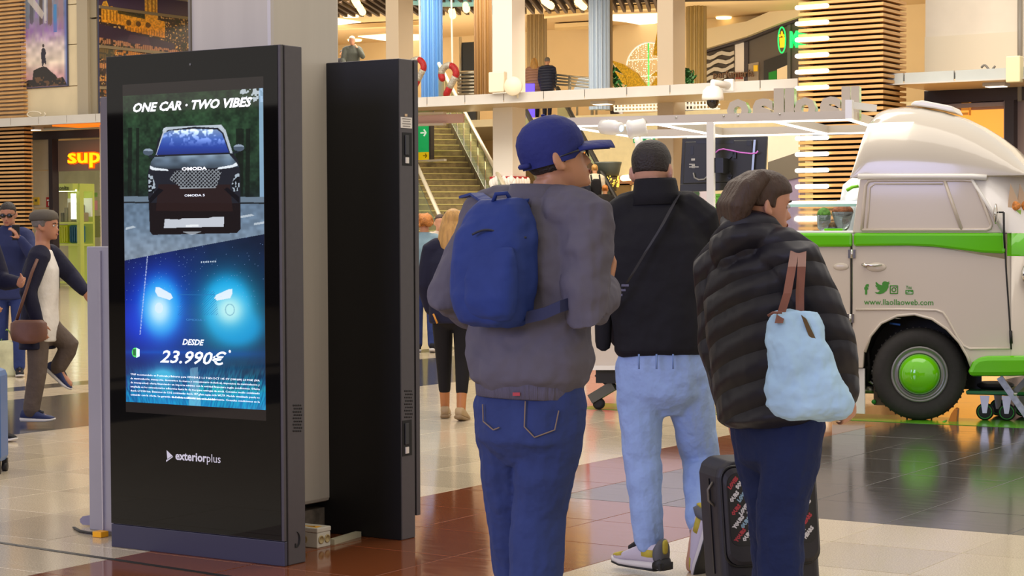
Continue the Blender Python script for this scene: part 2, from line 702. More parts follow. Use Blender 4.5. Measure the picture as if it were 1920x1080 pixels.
MB().box(((xa + xb) / 2 + .1, YW + .08, oy(1805, 204, YW).z), (.04, .02, .25)).build('frosted_letter_bar', MATS['amber_print'], win)
MB().box((wb.x + .02, YW + .09, 2.2), (.05, .1, 3.3)).build('window_frame', mat('pinkish_trim', 'b7a39a', .4), win)
MB().box(((wa.x + wb.x) / 2, YW + .09, zl[1] - .06), (wb.x - wa.x, .1, .08)).build('window_frame', MATS['pinkish_trim'], win)

# ------------------------------------------------------------------ left shop front
XC = oy(181, 100, YF + .35).x        # inner corner: beyond it the wall runs into depth
xs0 = oy(38, 100, YF + .35).x
M_CREAM = mat('cream_wall', 'd8c8a6', .6, noise=.05, nscale=2)
wl = MB().box(((xs0 - 42) / 2 + .0, YF + .5, 6.6), (-42 - xs0, .3, 5.0)).build('wall_left', M_CREAM, kind='structure')
pz = [oy(140, a, YF + .35).z for a in (228, 161, 83, 8, -70)]
xp1 = oy(149, 100, YF + .35).x
for a, b in zip(pz, pz[1:]):
    MB().box(((xs0 + xp1) / 2, YF + .42, (a + b) / 2), (xp1 - xs0, .16, b - a - .02)).build('wall_panel', M_CREAM, wl)
MB().box(((xp1 + oy(166, 100, YF + .3).x) / 2, YF + .42, 6.5), (oy(166, 100, YF + .3).x - xp1, .3, 4.8)).build('steel_post', mat('beige_steel', 'a69a84', .35), wl)
xq = oy(166, 100, YF + .3).x
for a, b in ((228, 35), (34, -60)):
    za, zb = oy(172, a, YF + .35).z, oy(172, b, YF + .35).z
    MB().box(((xq + XC) / 2, YF + .47, (za + zb) / 2), (XC - xq, .24, zb - za - .03)).build('post_cover', mat('beige_steel_dark', '93876f', .4), wl)
# loose cable coil on the ledge
MB().tube([oy(62 + 15 * cos(t) + 4 * t / 3, 215 - 6 * sin(t), YF + .1) for t in np.linspace(0, 7, 24)], .018, 6).build('cable_coil', mat('cream_cable', 'dfd3bb', .6), wl)

# lower shop: beige panels, frame, window
LW = YF + 1.6
ls = thing('wall_left_lower', (oy(70, 300, LW).x, LW, 0), kind='structure')
x0, x1, x2, x3 = (oy(a, 300, LW).x for a in (38, 97, 104, 240))
zt, zl2 = oy(100, 246, LW).z, oy(100, 261, LW).z
MB().box(((x0 + x3) / 2, LW, (zt + zl2) / 2), (x3 - x0, .2, zt - zl2)).build('lintel', M_DFRAME, ls)
MB().box(((x1 + x2) / 2, LW, zl2 / 2), (x2 - x1, .22, zl2)).build('mullion', M_DFRAME, ls)
zj = [oy(60, a, LW).z for a in (261, 320, 391)] + [0]
for a, b in zip(zj, zj[1:]):
    MB().box(((x0 + x1) / 2, LW + .08, (a + b) / 2), (x1 - x0 - .02, .16, a - b - .02)).build('wall_panel', M_CREAM, ls)
# fire and exit signs on the panel
for px, c, s_ in ((44, 'b1261c', 1), (68, 'e8c21a', 0), (92, 'b1261c', 1)):
    a, b = oy(px - 5, 370, LW - .02), oy(px + 5, 388 if s_ else 384, LW - .02)
    sg = MB().obox((a.x, LW - .03, b.z), X1 * (b.x - a.x), Y1 * .03, Z1 * (a.z - b.z)).build('safety_sign', mat('sign_' + c, c, .4), label='small %s safety sign on the left shop panel' % ('yellow' if not s_ else ('red fire hose' if px < 50 else 'red extinguisher')), cat='sign')
    w = b.x - a.x
    mw = mat('sign_white', 'f2efe6', .5)
    if s_:
        MB().box((a.x + w * .55, LW - .034, b.z + .08), (w * .22, .008, .10)).build('pictogram', mw, sg)
        MB().box((a.x + w * .45, LW - .034, b.z + .17), (w * .5, .008, .04)).build('pictogram', mw, sg)
    else:
        MB().box((a.x + w * .5, LW - .034, a.z - .08), (w * .4, .008, .06)).build('pictogram', mat('sign_dark', '5a4a12', .5), sg)
MB().box(((x2 + x3) / 2, LW + .12, (oy(150, 262, LW).z + oy(150, 320, LW).z) / 2), (x3 - x2, .06, oy(150, 262, LW).z - oy(150, 320, LW).z)).build('sign_band', mat('taupe_band', '8f7f72', .5), ls)
# lit sign letters
zs = oy(150, 305, LW).z
sg = thing('shop_sign', (oy(126, 305, LW).x, LW + .05, zs), 'glowing yellow and orange "sup" sign letters above the left shop window', 'sign')
hh = oy(150, 278, LW).z - zs
for m_, nm, yy, bo, ex in ((glow('yellow_neon', 'ffd40f', 1.0), 'letter_face', .05, .006, .03), (glow('orange_neon', 'ff5a00', 1.0), 'letter_edge', .085, .030, .04)):
    t = text_part('sup', hh * 1.45, (0, LW + yy, zs), X1, Z1, m_, sg, nm, ex, bo, align='LEFT')
    L = [v.co.x for v in t.data.vertices]
    xa_, xb_ = oy(125.5, 305, LW).x - (bo - .006), oy(186, 305, LW).x + (bo - .006)
    for v, l in zip(t.data.vertices, L):
        v.co.x = xa_ - WL[sg.name].x + (l - min(L)) * (xb_ - xa_) / (max(L) - min(L))
# orange glow strip at the soffit edge
og = oy(125, 238, LW + .1)
MB().box(((oy(126, 240, LW - .7).x + oy(240, 240, LW - .7).x) / 2, LW - .75, ZB - .02), (oy(240, 240, LW - .7).x - oy(126, 240, LW - .7).x, .9, .03)).build('orange_light_panel', mat('orange_soffit_light', 'ff7a1a', .5, emit=.9), ls)

# shop interior: back wall, gondola with lit shelf, suitcases
SH = thing('shop_interior', (oy(150, 400, LW + 4).x, LW + 4, 0), kind='structure')
a, b = oy(95, 400, LW + 4.5), oy(260, 400, LW + 4.5)
MB().box(((a.x + b.x) / 2, LW + 4.5, 2), (b.x - a.x, .1, 4)).build('back_wall', mat('shop_back', 'c9c8a8', .6, noise=.2, nscale=1.5), SH)
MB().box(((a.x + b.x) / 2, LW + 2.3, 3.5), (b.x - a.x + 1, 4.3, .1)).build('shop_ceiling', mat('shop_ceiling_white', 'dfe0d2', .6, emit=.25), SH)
g1, g2 = oy(104, 400, LW + 2.5), oy(151, 400, LW + 2.5)
gt = [oy(120, q_, LW + 2.5).z for q_ in (345, 360, 418, 459)]
gx = MB()
gd = thing('shelf_display', ((g1.x + g2.x) / 2, LW + 2.6, 0), 'lime green lit shelf display behind the shop glass', 'shelf')
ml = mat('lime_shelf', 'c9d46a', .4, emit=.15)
MB().box(((g1.x + g2.x) / 2, LW + 3.0, gt[0] / 2), (g2.x - g1.x, .06, gt[0])).build('back_panel', ml, gd)
MB().box((g2.x, LW + 2.5, gt[0] / 2), (.12, .14, gt[0])).build('side_panel', ml, gd)
MB().box(((g1.x + g2.x) / 2, LW + 2.6, gt[0] - .1), (g2.x - g1.x, .75, .2)).build('header_board', ml, gd)
text_part('samsonite', .17, ((g1.x + g2.x) / 2, LW + 2.21, gt[0] - .17), X1, Z1, mat('dark_print', '3a3f22', .5), gd, 'lettering', .003, .003)
for z in (gt[2], gt[3], .05):
    MB().box(((g1.x + g2.x) / 2, LW + 2.7, z), (g2.x - g1.x, .6, .05)).build('shelf_board', ml, gd)
MB().tube([V((g2.x - .2, LW + 2.45, gt[2] + .1)), V((g2.x - .2, LW + 2.45, gt[1] - .05))], .07, 8).build('light_tube', glow('tube_white', 'f6ffe8', 2.5), gd)
MB().box(((g1.x + g2.x) / 2, LW + 2.35, gt[1] + .03), (g2.x - g1.x, .06, .05)).build('light_tube', MATS['tube_white'], gd)
for n_, (px, w, col, lab) in enumerate(((115, 22, 'd4e017', 'yellow hard suitcase on the lit shop shelf'), (138, 21, '1f6f96', 'teal blue hard suitcase on the lit shop shelf'))):
    a, b = oy(px - w / 2, 421, LW + 2.5), oy(px + w / 2, 456, LW + 2.5)
    sc_ = thing('shop_suitcase', ((a.x + b.x) / 2, LW + 2.65, gt[3] + .03), lab, 'suitcase')
    MB().box(((a.x + b.x) / 2, LW + 2.65, (gt[3] + .03 + a.z) / 2), (min(b.x - a.x, .62), .25, a.z - gt[3] - .05)).build('shell', mat('case_' + col, col, .3), sc_, bevel=.06)
    for k in range(4):
        MB().box((a.x + (b.x - a.x) * (k + 1) / 5, LW + 2.515, (gt[3] + a.z) / 2), (.02, .02, (a.z - gt[3]) * .75)).build('ridge', MATS['case_' + col], sc_)
for n_ in range(6):
    c = oy(112 + 6 * n_, 412, LW + 2.5)
    hh = .25 + .35 * ((n_ * 37) % 5) / 5
    bg_ = MB().box((g1.x + .12 + .142 * n_, LW + 2.75, gt[2] + hh / 2 + .03), (.12, .25, hh)).build('display_bag', mat('bag_%d' % (n_ % 3), ['6d6a5e', '8d8878', 'a79a80'][n_ % 3], .6), label='small grey display bag on the upper shop shelf, %s from the left' % ORD[n_], cat='bag', group='bags on the upper shop shelf', bevel=.02)
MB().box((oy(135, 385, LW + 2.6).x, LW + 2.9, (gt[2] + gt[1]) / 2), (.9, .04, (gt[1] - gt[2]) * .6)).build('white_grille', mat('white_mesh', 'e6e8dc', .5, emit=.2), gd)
# second display behind, pink and green boxes
for px, py, w, h, col in ((170, 385, 16, 18, 'c78a9a'), (166, 402, 12, 10, 'd8d8d0'), (172, 365, 10, 8, '6a9a4a'), (176, 425, 14, 40, '75804a')):
    a = oy(px, py, LW + 3.4)
    s_ = 3650 / depth(a)
    MB().box((a.x, a.y, a.z), (w / s_, .3, h / s_)).build('stock_box', mat('stock_' + col, col, .6), SH)
ex = oy(166, 326, LW + 2.0)
MB().box((ex.x, ex.y, 3.43), (.13, .05, .1)).build('exit_sign', mat('exit_green', '2e9a63', .5, emit=.4), label='tiny green exit sign inside the left shop', cat='sign')
glassm = mat('shop_glass', 'ffffff', .02, spec=.5, transm=1.0)
MB().box(((x2 + x3) / 2, LW + .1, oy(150, 320, LW).z / 2), (x3 - x2, .012, oy(150, 320, LW).z)).build('window_2', glassm, kind='structure')

# ------------------------------------------------------------------ slatted columns
OAK = mat('oak_slat', 'c99a5f', .45, noise=.18, nscale=2.5, stretch=(1, 1, 14))
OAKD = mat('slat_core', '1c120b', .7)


def slat_column(name, xa, xb, y0, dep, pitch, hgt, z0, z1, m):
    r = thing(name, ((xa + xb) / 2, y0 + dep / 2, 0), kind='structure')
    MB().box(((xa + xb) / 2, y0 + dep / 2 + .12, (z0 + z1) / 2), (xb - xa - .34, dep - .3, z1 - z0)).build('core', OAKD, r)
    me = None
    z = z0
    while z < z1:
        if me is None:
            b = MB().box(((xa + xb) / 2, y0 + .07, z), (xb - xa, .14, hgt)).box((xb - .07, y0 + dep / 2, z), (.14, dep - .28, hgt)).box((xa + .07, y0 + dep / 2, z), (.14, dep - .28, hgt))
            me = b.build('slat', m, r)
        else:
            share(me, r, (0, 0, z - z0))
        z += pitch
    return r


YCn = YF - .55
xa, xb = oy(1497, 100, YCn).x, oy(1656, 100, YCn).x
pit = (oy(1650, 40.0, YCn).z - oy(1650, 50.3, YCn).z)
slz0 = oy(1656, 440, YCn).z
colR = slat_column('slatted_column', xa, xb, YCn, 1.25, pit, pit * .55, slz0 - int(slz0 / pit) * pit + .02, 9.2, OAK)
colR['label_note'] = ''
del colR['label_note']
# light rods on the left edge of the slatted column
rods = [(38 + 91 * k) / 3 for k in range(6)] + [776 / 3 + 91 / 3 * k for k in range(6)]
rg = 'light rods on the slatted column'
xr = oy(1551, 100, YCn - .05).x
for k, yy in enumerate(rods):
    z = oy(1524, yy if yy < 400 else yy, YCn - .05).z
    rd = thing('light_rod', ((xa + xr) / 2, YCn - .05, z), 'glowing white light rod on the slatted column, %s of the twelve from the top' % ORD[k], 'light', rg)
    MB().tube([V((xa + .0, YCn - .06, z)), V((xr, YCn - .06, z))], .042, 10, rounded=True).build('tube', glow('rod_white', 'fff3dc', 3.0), rd)
    MB().box(((xa + xr) / 2, YCn - .005, z), (xr - xa - .1, .03, .03)).build('bracket', mat('rod_bracket', 'c8b288', .5), rd)
YCl = YF - .1
xl1 = oy(26, 100, YCl).x
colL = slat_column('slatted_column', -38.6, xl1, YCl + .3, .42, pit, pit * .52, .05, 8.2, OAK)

# ------------------------------------------------------------------ interior behind the opening
YB = 52.2
ZC = 7.7
M_HALL = mat('hall_cream', 'dcc394', .6, noise=.05, nscale=.6)
M_CEIL = mat('hall_ceiling', 'd6ba8c', .55)
YP = ox(372, 100, XC).y
wside = MB().box((XC - .1, (YF + .62 + YP) / 2, 4.5), (.2, YP - YF - .62, 9)).build('wall_side', mat('side_wall', 'b9ab95', .6), kind='structure')
MB().box((-46, (YF + YB) / 2, 4.5), (.2, YB - YF + 2, 9)).build('wall_inner_left', M_HALL, kind='structure')
wback = MB().box((-28.5, YB + .1, 4.5), (36, .2, 9)).build('wall_back', M_HALL, kind='structure')
ceil = MB().box((-29, (YF + YB) / 2 + .5, ZC + .1), (36, YB - YF, .2)).build('ceiling', M_CEIL, kind='structure')
MB().box((-12.6, (YW + YB) / 2 + .2, 4.5), (.2, YB - YW, 9)).build('wall_inner_right', M_HALL, kind='structure')
ZU = 4.5
YL = oz(1150, 214, ZU).y
xl0 = oz(945, 214, ZU).x
wlow = MB().box(((xl0 - 12) / 2, YL + .15, ZU / 2), (-12 - xl0, .3, ZU)).build('wall_back_lower', mat('pale_lower_wall', 'ded0a6', .6, noise=.04), kind='structure')
MB().box(((xl0 - 12) / 2, (YL + .3 + YB) / 2, ZU - .1), (-12 - xl0, YB - YL - .3, .2)).build('floor_upper', mat('upper_floor', 'cdbf9f', .3), kind='structure')
MB().box(((-46 + xl0) / 2, (YB + YL) / 2, ZU - .1), (xl0 + 46, YB - YL, .2)).build('floor_upper_landing', mat('upper_floor', 'cdbf9f', .3), kind='structure')
# dark slatted ceiling zone: grille of baffles across the hall
gm = mat('baffle_brown', '5a4636', .6)
gmb = MB()
P1_, P2_ = oz(640, 27, ZC - .2), oz(1160, 18, ZC - .2)
eb = (P2_ - P1_).normalized()
dB = (oz(640, 0, ZC) - oz(690, 30, ZC)).normalized()
L_ = (P2_ - P1_).length
P1_ -= eb * 4
k = 0.0
while k < L_ + 6:
    p = P1_ + eb * k
    gmb.beam(p, p + dB * 10, .08, .16)
    k += .23
gr = gmb.build('ceiling_baffles', gm, ceil, kind='stuff')
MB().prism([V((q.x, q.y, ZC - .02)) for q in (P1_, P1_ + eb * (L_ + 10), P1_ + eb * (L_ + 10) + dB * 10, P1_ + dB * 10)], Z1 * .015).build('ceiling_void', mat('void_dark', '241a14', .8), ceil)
# linear lamps hung in the grille
for k, (px, py) in enumerate(((668, 4), (677, 18), (848, 25), (874, 13), (1027, 6), (1089, 8))):
    p = oz(px, py, ZC - .32)
    ll = thing('linear_lamp', p, 'short warm tube lamp below the ceiling baffles, %s of six from the left' % ORD[k], 'lamp', 'tube lamps in the ceiling baffles')
    dd = V((-.55, .83, 0)) if px < 900 else V((-.4, .92, 0))
    MB().tube([p - dd * .62, p + dd * .62], .10, 8, rounded=True).build('tube', glow('warm_tube', 'ffd98a', 3.0), ll)
    MB().tube([p + Z1 * .05, p + Z1 * .3], .02, 6).build('hanger', gm, ll)
# curved beige bulkhead edges and triangular skylights
zc2 = ZC - .03


def cpoly(name, pts, m, z, th, parent, **k):
    return MB().prism([oz(a, b, z) for a, b in pts], Z1 * th).build(name, m, parent, **k)


WHT = glow('skylight_white', 'fff3dc', 1.6)
for pts in (((620, 34), (636, 36), (677, 42), (636, 47), (620, 47)), ((671, 69), (724, 65), (790, 66), (790, 77), (724, 77)), ((853, 81), (895, 72), (895, 81)), ((1140, 29), (1240, 26), (1240, 41), (1212, 49), (1175, 42), (1140, 38))):
    cpoly('skylight', pts, WHT, zc2, .02, ceil)
COVE = mat('cove_cream', 'e2c894', .5)
for pts in (((625, 55), (725, 50), (800, 46), (800, 47.5), (725, 52), (625, 57)), ((1020, 31), (1110, 22), (1240, 15), (1240, 18), (1110, 26), (1020, 35)), ((1040, 52), (1110, 48), (1150, 58), (1166, 71), (1150, 75), (1105, 82), (1030, 92), (1030, 86), (1100, 76), (1140, 67), (1110, 54), (1040, 57))):
    cpoly('ceiling_cove', pts, COVE, ZC - .16, .12, ceil)
for px, py in ((658, 31), (665, 76), (1357, 34)):
    p = oz(px, py, ZC - .04)
    MB().lathe([(.22, 0), (.24, .05), (.1, .06)], p - Z1 * .02, n=16).build('downlight', glow('downlight_warm', 'ffe0a0', 3.0), ceil)
area('hall_lamp', (-29, 39.5, 7.2), (-29, 41, 0), (9, 3), 760, (1.0, .86, .66))
area('hall_lamp', (-20, 38.0, 7.2), (-21, 42, 0), (7, 3), 600, (1.0, .86, .66))
area('hidden_hall_fill', (-35, YL + 2.2, ZU + .06), (-35, YL + 3.4, 9), (13, 1.6), 620, (1.0, .85, .64))  # added area light hidden behind the ledge, brightens the hall ceiling
area('hidden_hall_fill', (-22, YL + 2.2, ZU + .06), (-22, YL + 3.4, 9), (10, 1.6), 460, (1.0, .85, .64))  # second added fill for the ceiling, further right
area('shop_lamp', (-33.5, LW + 2, 3.35), (-33.5, LW + 2.2, 0), (2, 2), 45, (1.0, 1.0, .85))

# far wall of the concourse behind the camera (seen only as a reflection in the dark glass)
MB().box((-10, -16, 1.9), (60, .3, 3.8)).build('wall_rear', mat('dark_rear_wall', '4a423b', .6, noise=.2, nscale=.5), kind='structure')
# ------------------------------------------------------------------ square pillars
M_PIL = mat('painted_pillar', 'd6c8b4', .55, noise=.05, nscale=3)


def sq_pillar(pl, pc, pr, ypx, D, z1, z0=0.0, m=None, name='square_pillar'):
    """left edge, near corner, right edge in the picture at the depth D of the near corner"""
    c = at(pc, ypx, D)
    w = c.x - oy(pl, ypx, c.y).x
    d = ox(pr, ypx, c.x).y - c.y
    r = MB().box((c.x - w / 2, c.y + d / 2, (z0 + z1) / 2), (w, d, z1 - z0)).build(name, m or M_PIL, kind='structure', bevel=.01)
    return r, c, w, d


sq_pillar(723, 747, 775, 60, 44.0, ZC, m=mat('tan_pillar', 'c3b39b', .6))
pB, cB, wB, dB_ = sq_pillar(923, 960, 985, 100, 41.6, ZC, m=mat('white_pillar', 'efe8de', .5))
sq_pillar(1232, 1262, 1285, 100, 40.3, ZC, m=mat('tan_pillar', 'c3b39b', .6))
# snowy decoration wrapped round the pillar foot
SNOW = mat('snow_white', 'fbf6f2', .7)
RED = mat('deco_red', 'b31626', .5)
za, zb, zc_ = (oy(940, q, cB.y).z for q in (331, 343, 357))
dec = thing('pillar_wrap', (cB.x - wB / 2, cB.y, zc_), 'red and snow-white holiday band wrapped round the white pillar', 'decoration')
MB().box((cB.x - wB / 2, cB.y + dB_ / 2, (za + zb) / 2), (wB + .1, dB_ + .1, za - zb)).build('red_band', RED, dec)
MB().box((cB.x - wB / 2, cB.y + dB_ / 2, (zb - .12 + zc_) / 2), (wB + .14, dB_ + .14, zb - zc_ - .1)).build('snow_band', SNOW, dec)
mb = MB()
for k in range(9):
    mb.ell((cB.x - wB + wB * k / 8, cB.y - .04, zb + .03 * (k % 3)), (.07, .06, .10), n=8, m=6)
for k in range(6):
    mb.ell((cB.x + .04, cB.y + dB_ * k / 5, zb + .03 * (k % 2)), (.06, .07, .10), n=8, m=6)
mb.build('snow_tufts', SNOW, dec)
MB().box((cB.x - wB / 2, cB.y + dB_ / 2, zc_ - .03), (wB + .3, dB_ + .3, .07)).build('ledge', SNOW, dec)

# speaker, sensor and lamp on the white pillar and the fascia
q = oy(935, 157, YF - .05)
MB().box((q.x, YF - .08, q.z + .03), (.38, .14, .42)).build('wall_box', mat('cream_box', 'efe2c6', .45), label='square cream box mounted at the foot of the white pillar', cat='box', bevel=.02)
q = oy(966, 162, YF - .1)
hn = thing('horn_speaker', (q.x, YF - .1, q.z - .2), 'round cream horn speaker beside the cream box on the ledge', 'speaker')
MB().lathe([(.07, .3), (.12, .22), (.17, .1), (.2, 0), (.19, -.02), (.02, -.03)], (q.x, YF - .18, q.z), (-.2, 1, 0), 20).build('bell', MATS['cream_box'], hn)
MB().tube([V((q.x, YF + .02, q.z)), V((q.x, YF + .02, q.z - .24))], .04, 8).build('bracket', MATS['cream_box'], hn)
# dome camera on the ledge
q = oy(1366, 160, YF - .05)
dc = thing('dome_camera', (q.x, YF - .1, q.z), 'white dome camera hanging from a wall bracket above the frame', 'camera')
s_ = 3650 / depth(q)
MB().box((q.x, YF - .02, q.z), (.2, .1, .24)).build('wall_bracket', mat('white_plastic', 'f1efe9', .35), dc, bevel=.02)
k = V((q.x - 13 / s_, YF - .45, q.z + .03))
MB().tube([V((q.x, YF - .05, q.z)), k, k - Z1 * .1], [.07, .07, .06], 10).build('arm', MATS['white_plastic'], dc)
MB().lathe([(.02, .28), (.12, .26), (.19, .18), (.21, .06), (.21, 0)], k - Z1 * .33, n=20).build('housing', MATS['white_plastic'], dc)
MB().ell(k - Z1 * .35, (.12, .12, .14)).build('dome', mat('smoked', '2a2522', .1), dc)

# ------------------------------------------------------------------ fluted round columns
def fluted(px, D, wpx, colr, name, flutes=14, ztop=ZC, m=None, label=None):
    c = at(px, 150, D)
    r = wpx / 2 * D / FPX
    n = flutes * 4
    rings = []
    for z in (ZU, ztop):
        ring = []
        for k in range(n):
            a = 2 * pi * k / n
            rr = r * (1.0 if k % 4 in (0, 1) else .80)
            ring.append(V((c.x + rr * cos(a), c.y + rr * sin(a), z)))
        rings.append(ring)
    return MB().loft(rings, smooth=False).build(name, m or mat('col_' + colr, colr, .45), label=label, cat='column' if label else None, kind='structure')


fluted(810, 50, 41, '4a7cba', 'fluted_column')
fluted(906, 48, 34, '7c5a2e', 'fluted_column')
fluted(1007, 57, 38, '8d7853', 'fluted_column')
wcol = mat('col_white_blue', 'a9bbd2', .35)
fluted(1124, 50, 40, 'c3cfdf', 'fluted_column', m=wcol)
fluted(1142, 50.4, 14, '94774a', 'fluted_column', flutes=12)
fluted(1306, 55, 38, '8a7240', 'fluted_column')
# light blue ring above the blue column
q = at(810, 2, 49)
MB().tube([V((q.x + 1.6 * cos(a), q.y + 1.6 * sin(a) + 1.0, q.z + .25)) for a in np.linspace(0, 2 * pi, 33)], .12, 8).build('ceiling_ring', mat('aqua_ring', '9ed6cf', .4, emit=.3), label='pale aqua ring round the head of the blue column', cat='ring')

# ------------------------------------------------------------------ staircase with glass balustrade
ANG = YAW + radians(14)
SD = V((-sin(ANG), cos(ANG), 0))
SR = V((cos(ANG), sin(ANG), 0))
stair = thing('staircase', (0, 0, 0), kind='structure')
Rt = at(842, 245, 46.5)           # a point on the right edge of the flight
rise, run = .142, .30
n0 = Rt.z / rise
base = V((Rt.x, Rt.y, 0)) - SD * (run * n0)
M_STEP = mat('brown_stone_step', '8d7a4d', .5, noise=.28, nscale=9, bump=.2, bscale=40)
M_NOSE = mat('nosing', 'cdbd72', .5)
Wd = 4.4
NS = 31
st = MB().obox(base - SR * Wd, SR * Wd, SD * run * 1.0, Z1 * rise).build('step', M_STEP, stair)
ns_ = MB().obox(base - SR * Wd + Z1 * (rise - .018) - SD * .012, SR * Wd, SD * .05, Z1 * .024).build('nosing_strip', M_NOSE, stair)
for k in range(1, NS):
    share(st, stair, SD * run * k + Z1 * rise * k)
    share(ns_, stair, SD * run * k + Z1 * rise * k)
MB().prism([base - SR * Wd + Z1 * -.02, base - SR * Wd + SD * run * NS + Z1 * -.02, base - SR * Wd + SD * run * NS + Z1 * (rise * NS - .15)], SR * Wd).build('stair_mass', M_STEP, stair)
# right side: stringer, steel posts, glass, handrail
STEEL = mat('brushed_steel', 'c9c6bd', .28, metal=.85)
GLASS = mat('rail_glass', 'd3e6d0', .05, transm=.9, spec=.5, rvar=0)
e0, e1 = base, base + SD * run * NS + Z1 * rise * NS
MB().prism([e0, e1, e1 + Z1 * .28, e0 + Z1 * .28], SR * .12).build('stringer', mat('dark_stringer', '6a5f48', .4), stair)
lmp = mat('steel_flare', 'e8e0c4', .25, metal=.6)
for k in range(0, 14):
    t = k / 13
    p = e0.lerp(e1, t)
    MB().beam(p + SR * .06, p + SR * .06 + Z1 * 1.0, .06, .03).build('rail_post', lmp, stair)
for k in range(0, 13):
    p, q = e0.lerp(e1, k / 13 + .008), e0.lerp(e1, (k + 1) / 13 - .008)
    MB().prism([p + Z1 * .3, q + Z1 * .3, q + Z1 * 1.05, p + Z1 * 1.05], SR * .015).build('glass_panel', GLASS, stair)
MB().tube([e0 + Z1 * 1.1 + SR * .03, e1 + Z1 * 1.1 + SR * .03], .045, 8).build('handrail', mat('pale_rail', 'e6dcc2', .3, metal=.3), stair)
# second handrail in the middle of the flight
pL = at(768, 428, 43)
off = (pL - base).dot(SR)
for t0, t1 in ((.0, .62),):
    a, b = base + SR * off + SD * run * NS * t0 + Z1 * (rise * NS * t0), base + SR * off + SD * run * NS * t1 + Z1 * (rise * NS * t1)
    MB().tube([a + Z1 * 1.0, b + Z1 * 1.0], .045, 8).build('handrail', MATS['pale_rail'], stair)
    MB().prism([a + Z1 * .1 - SR * .1, b + Z1 * .1 - SR * .1, b + Z1 * .9 - SR * .1, a + Z1 * .9 - SR * .1], SR * .015).build('glass_panel', GLASS, stair)
    for k in range(6):
        p = a.lerp(b, k / 5)
        MB().beam(p, p + Z1 * 1.0, .06, .03).build('rail_post', lmp, stair)
# side wall of the stairwell, cream
MB().prism([e0 + SR * .9 + SD * 2, e1 + SR * .9 + SD * 2, e1 + SR * .9 + SD * 2 - Z1 * 5, e0 + SR * .9 + SD * 2 - Z1 * .1], SR * .1).build('wall_stairwell', M_HALL, kind='structure')

# ------------------------------------------------------------------ hanging signs under the ledge
hs = thing('hanging_sign', oy(800, 270, YF + 2.6), 'green and yellow hanging sign with white arrow before the stairs', 'sign')
ya = YF + 2.6
a, b, c, d = oy(770, 237, ya), oy(804, 237, ya), oy(804, 285, ya), oy(804, 302, ya)
MB().obox((a.x, ya, c.z), X1 * (b.x - a.x), Y1 * .12, Z1 * (a.z - c.z)).build('green_panel', mat('sign_green', '06b565', .4, emit=.35), hs)
MB().obox((a.x, ya, d.z), X1 * (b.x - a.x), Y1 * .12, Z1 * (c.z - d.z)).build('yellow_panel', mat('sign_yellow', 'f2cf08', .4, emit=.3), hs)
MB().obox((b.x, ya + .0, d.z), X1 * .05, Y1 * .14, Z1 * (a.z - d.z)).build('dark_edge', M_DFRAME, hs)


def arrow(o, xd, yd, s, m, parent, name='arrow', up=False, nrm=None):
    xd, yd = V(xd).normalized() * s, V(yd).normalized() * s
    o = V(o)
    P = lambda x, y: o + xd * x + yd * y
    n = nrm or V(xd).cross(V(yd)).normalized()
    mb = MB()
    mb.prism([P(-.5, -.09), P(.2, -.09), P(.2, .09), P(-.5, .09)], n * .01)
    mb.prism([P(.0, .42), P(.18, .5), P(.56, .0), P(.36, .0)], n * .01)
    mb.prism([P(.0, -.42), P(.36, 0), P(.56, .0), P(.18, -.5)], n * .01)
    return mb.build(name, m, parent)


q = oy(794, 249, ya - .01)
arrow(q, X1, Z1, .16, mat('sign_white_lit', 'ffffff', .5, emit=.4), hs)
q = oy(797, 292, ya - .01)
arrow(q, X1, Z1, .10, mat('arrow_brown', '7a6a12', .5), hs)
a, b = oy(760, 304, ya), oy(835, 300, ya)
MB().beam(a, b, .1, .05).build('lower_bar', mat('white_bar', 'e9dfd2', .4), hs)
MB().tube([oy(770, 237, ya + .05), oy(770, 206, ya + .05)], .02, 6).build('hanger', STEEL, hs)
ps = thing('hanging_board', oy(820, 222, YF + 1.5), 'pale pink hanging board between two white bars under the ledge', 'sign')
yb = YF + 1.5
a, b, c = oy(760, 216, yb), oy(868, 213, yb), oy(868, 230, yb)
MB().obox((a.x, yb, c.z), X1 * (b.x - a.x), Y1 * .06, Z1 * (b.z - c.z)).build('pink_panel', mat('pale_pink', 'ecc6bf', .5), ps)
for py in (212, 233):
    MB().beam(oy(760, py + 2, yb - .1), oy(834, py, yb - .1), .12, .05).build('bar', MATS['white_bar'], ps)
MB().tube([oy(813, 214, yb), oy(813, 203, yb)], .02, 6).build('hanger', STEEL, ps)

# ------------------------------------------------------------------ escalator
esc = thing('escalator', (0, 0, 0), kind='structure')
eT, eB = at(1045, 165, 50), at(1262, 575, 42.5)
ed = (eB - eT)
er = V((ed.y, -ed.x, 0)).normalized()
if er.dot(RGT) < 0:
    er = -er
dk = mat('escalator_side', '8b8a80', .35, metal=.5)
rub = mat('black_rubber', '1f1c1b', .5)
for s, nm in ((0, 'right'), (-1.15, 'left')):
    T, B = eT + er * s, eB + er * s
    MB().prism([T - Z1 * .95, B - Z1 * .95, B - Z1 * 1.25, T - Z1 * 1.25], er * .12).build('skirt', dk, esc)
    MB().prism([T - Z1 * .95, B - Z1 * .95, B - Z1 * .03, T - Z1 * .03], er * .02).build('glass_balustrade', GLASS, esc)
    MB().tube([T, B], .06, 8).build('handrail', rub, esc)
    MB().tube([T - Z1 * .07 + er * .04, B - Z1 * .07 + er * .04], .035, 6).build('steel_trim', STEEL, esc)
stp = mat('escalator_step', '6d6a62', .5, noise=.2, nscale=6)
for k in range(20):
    p = eT.lerp(eB, k / 20)
    MB().obox(p - Z1 * 1.05 - er * 1.1, er * 1.08, V((ed.x, ed.y, 0)) / 20, -Z1 * .22).build('step', stp, esc)
ESC = (eT, eB, er)

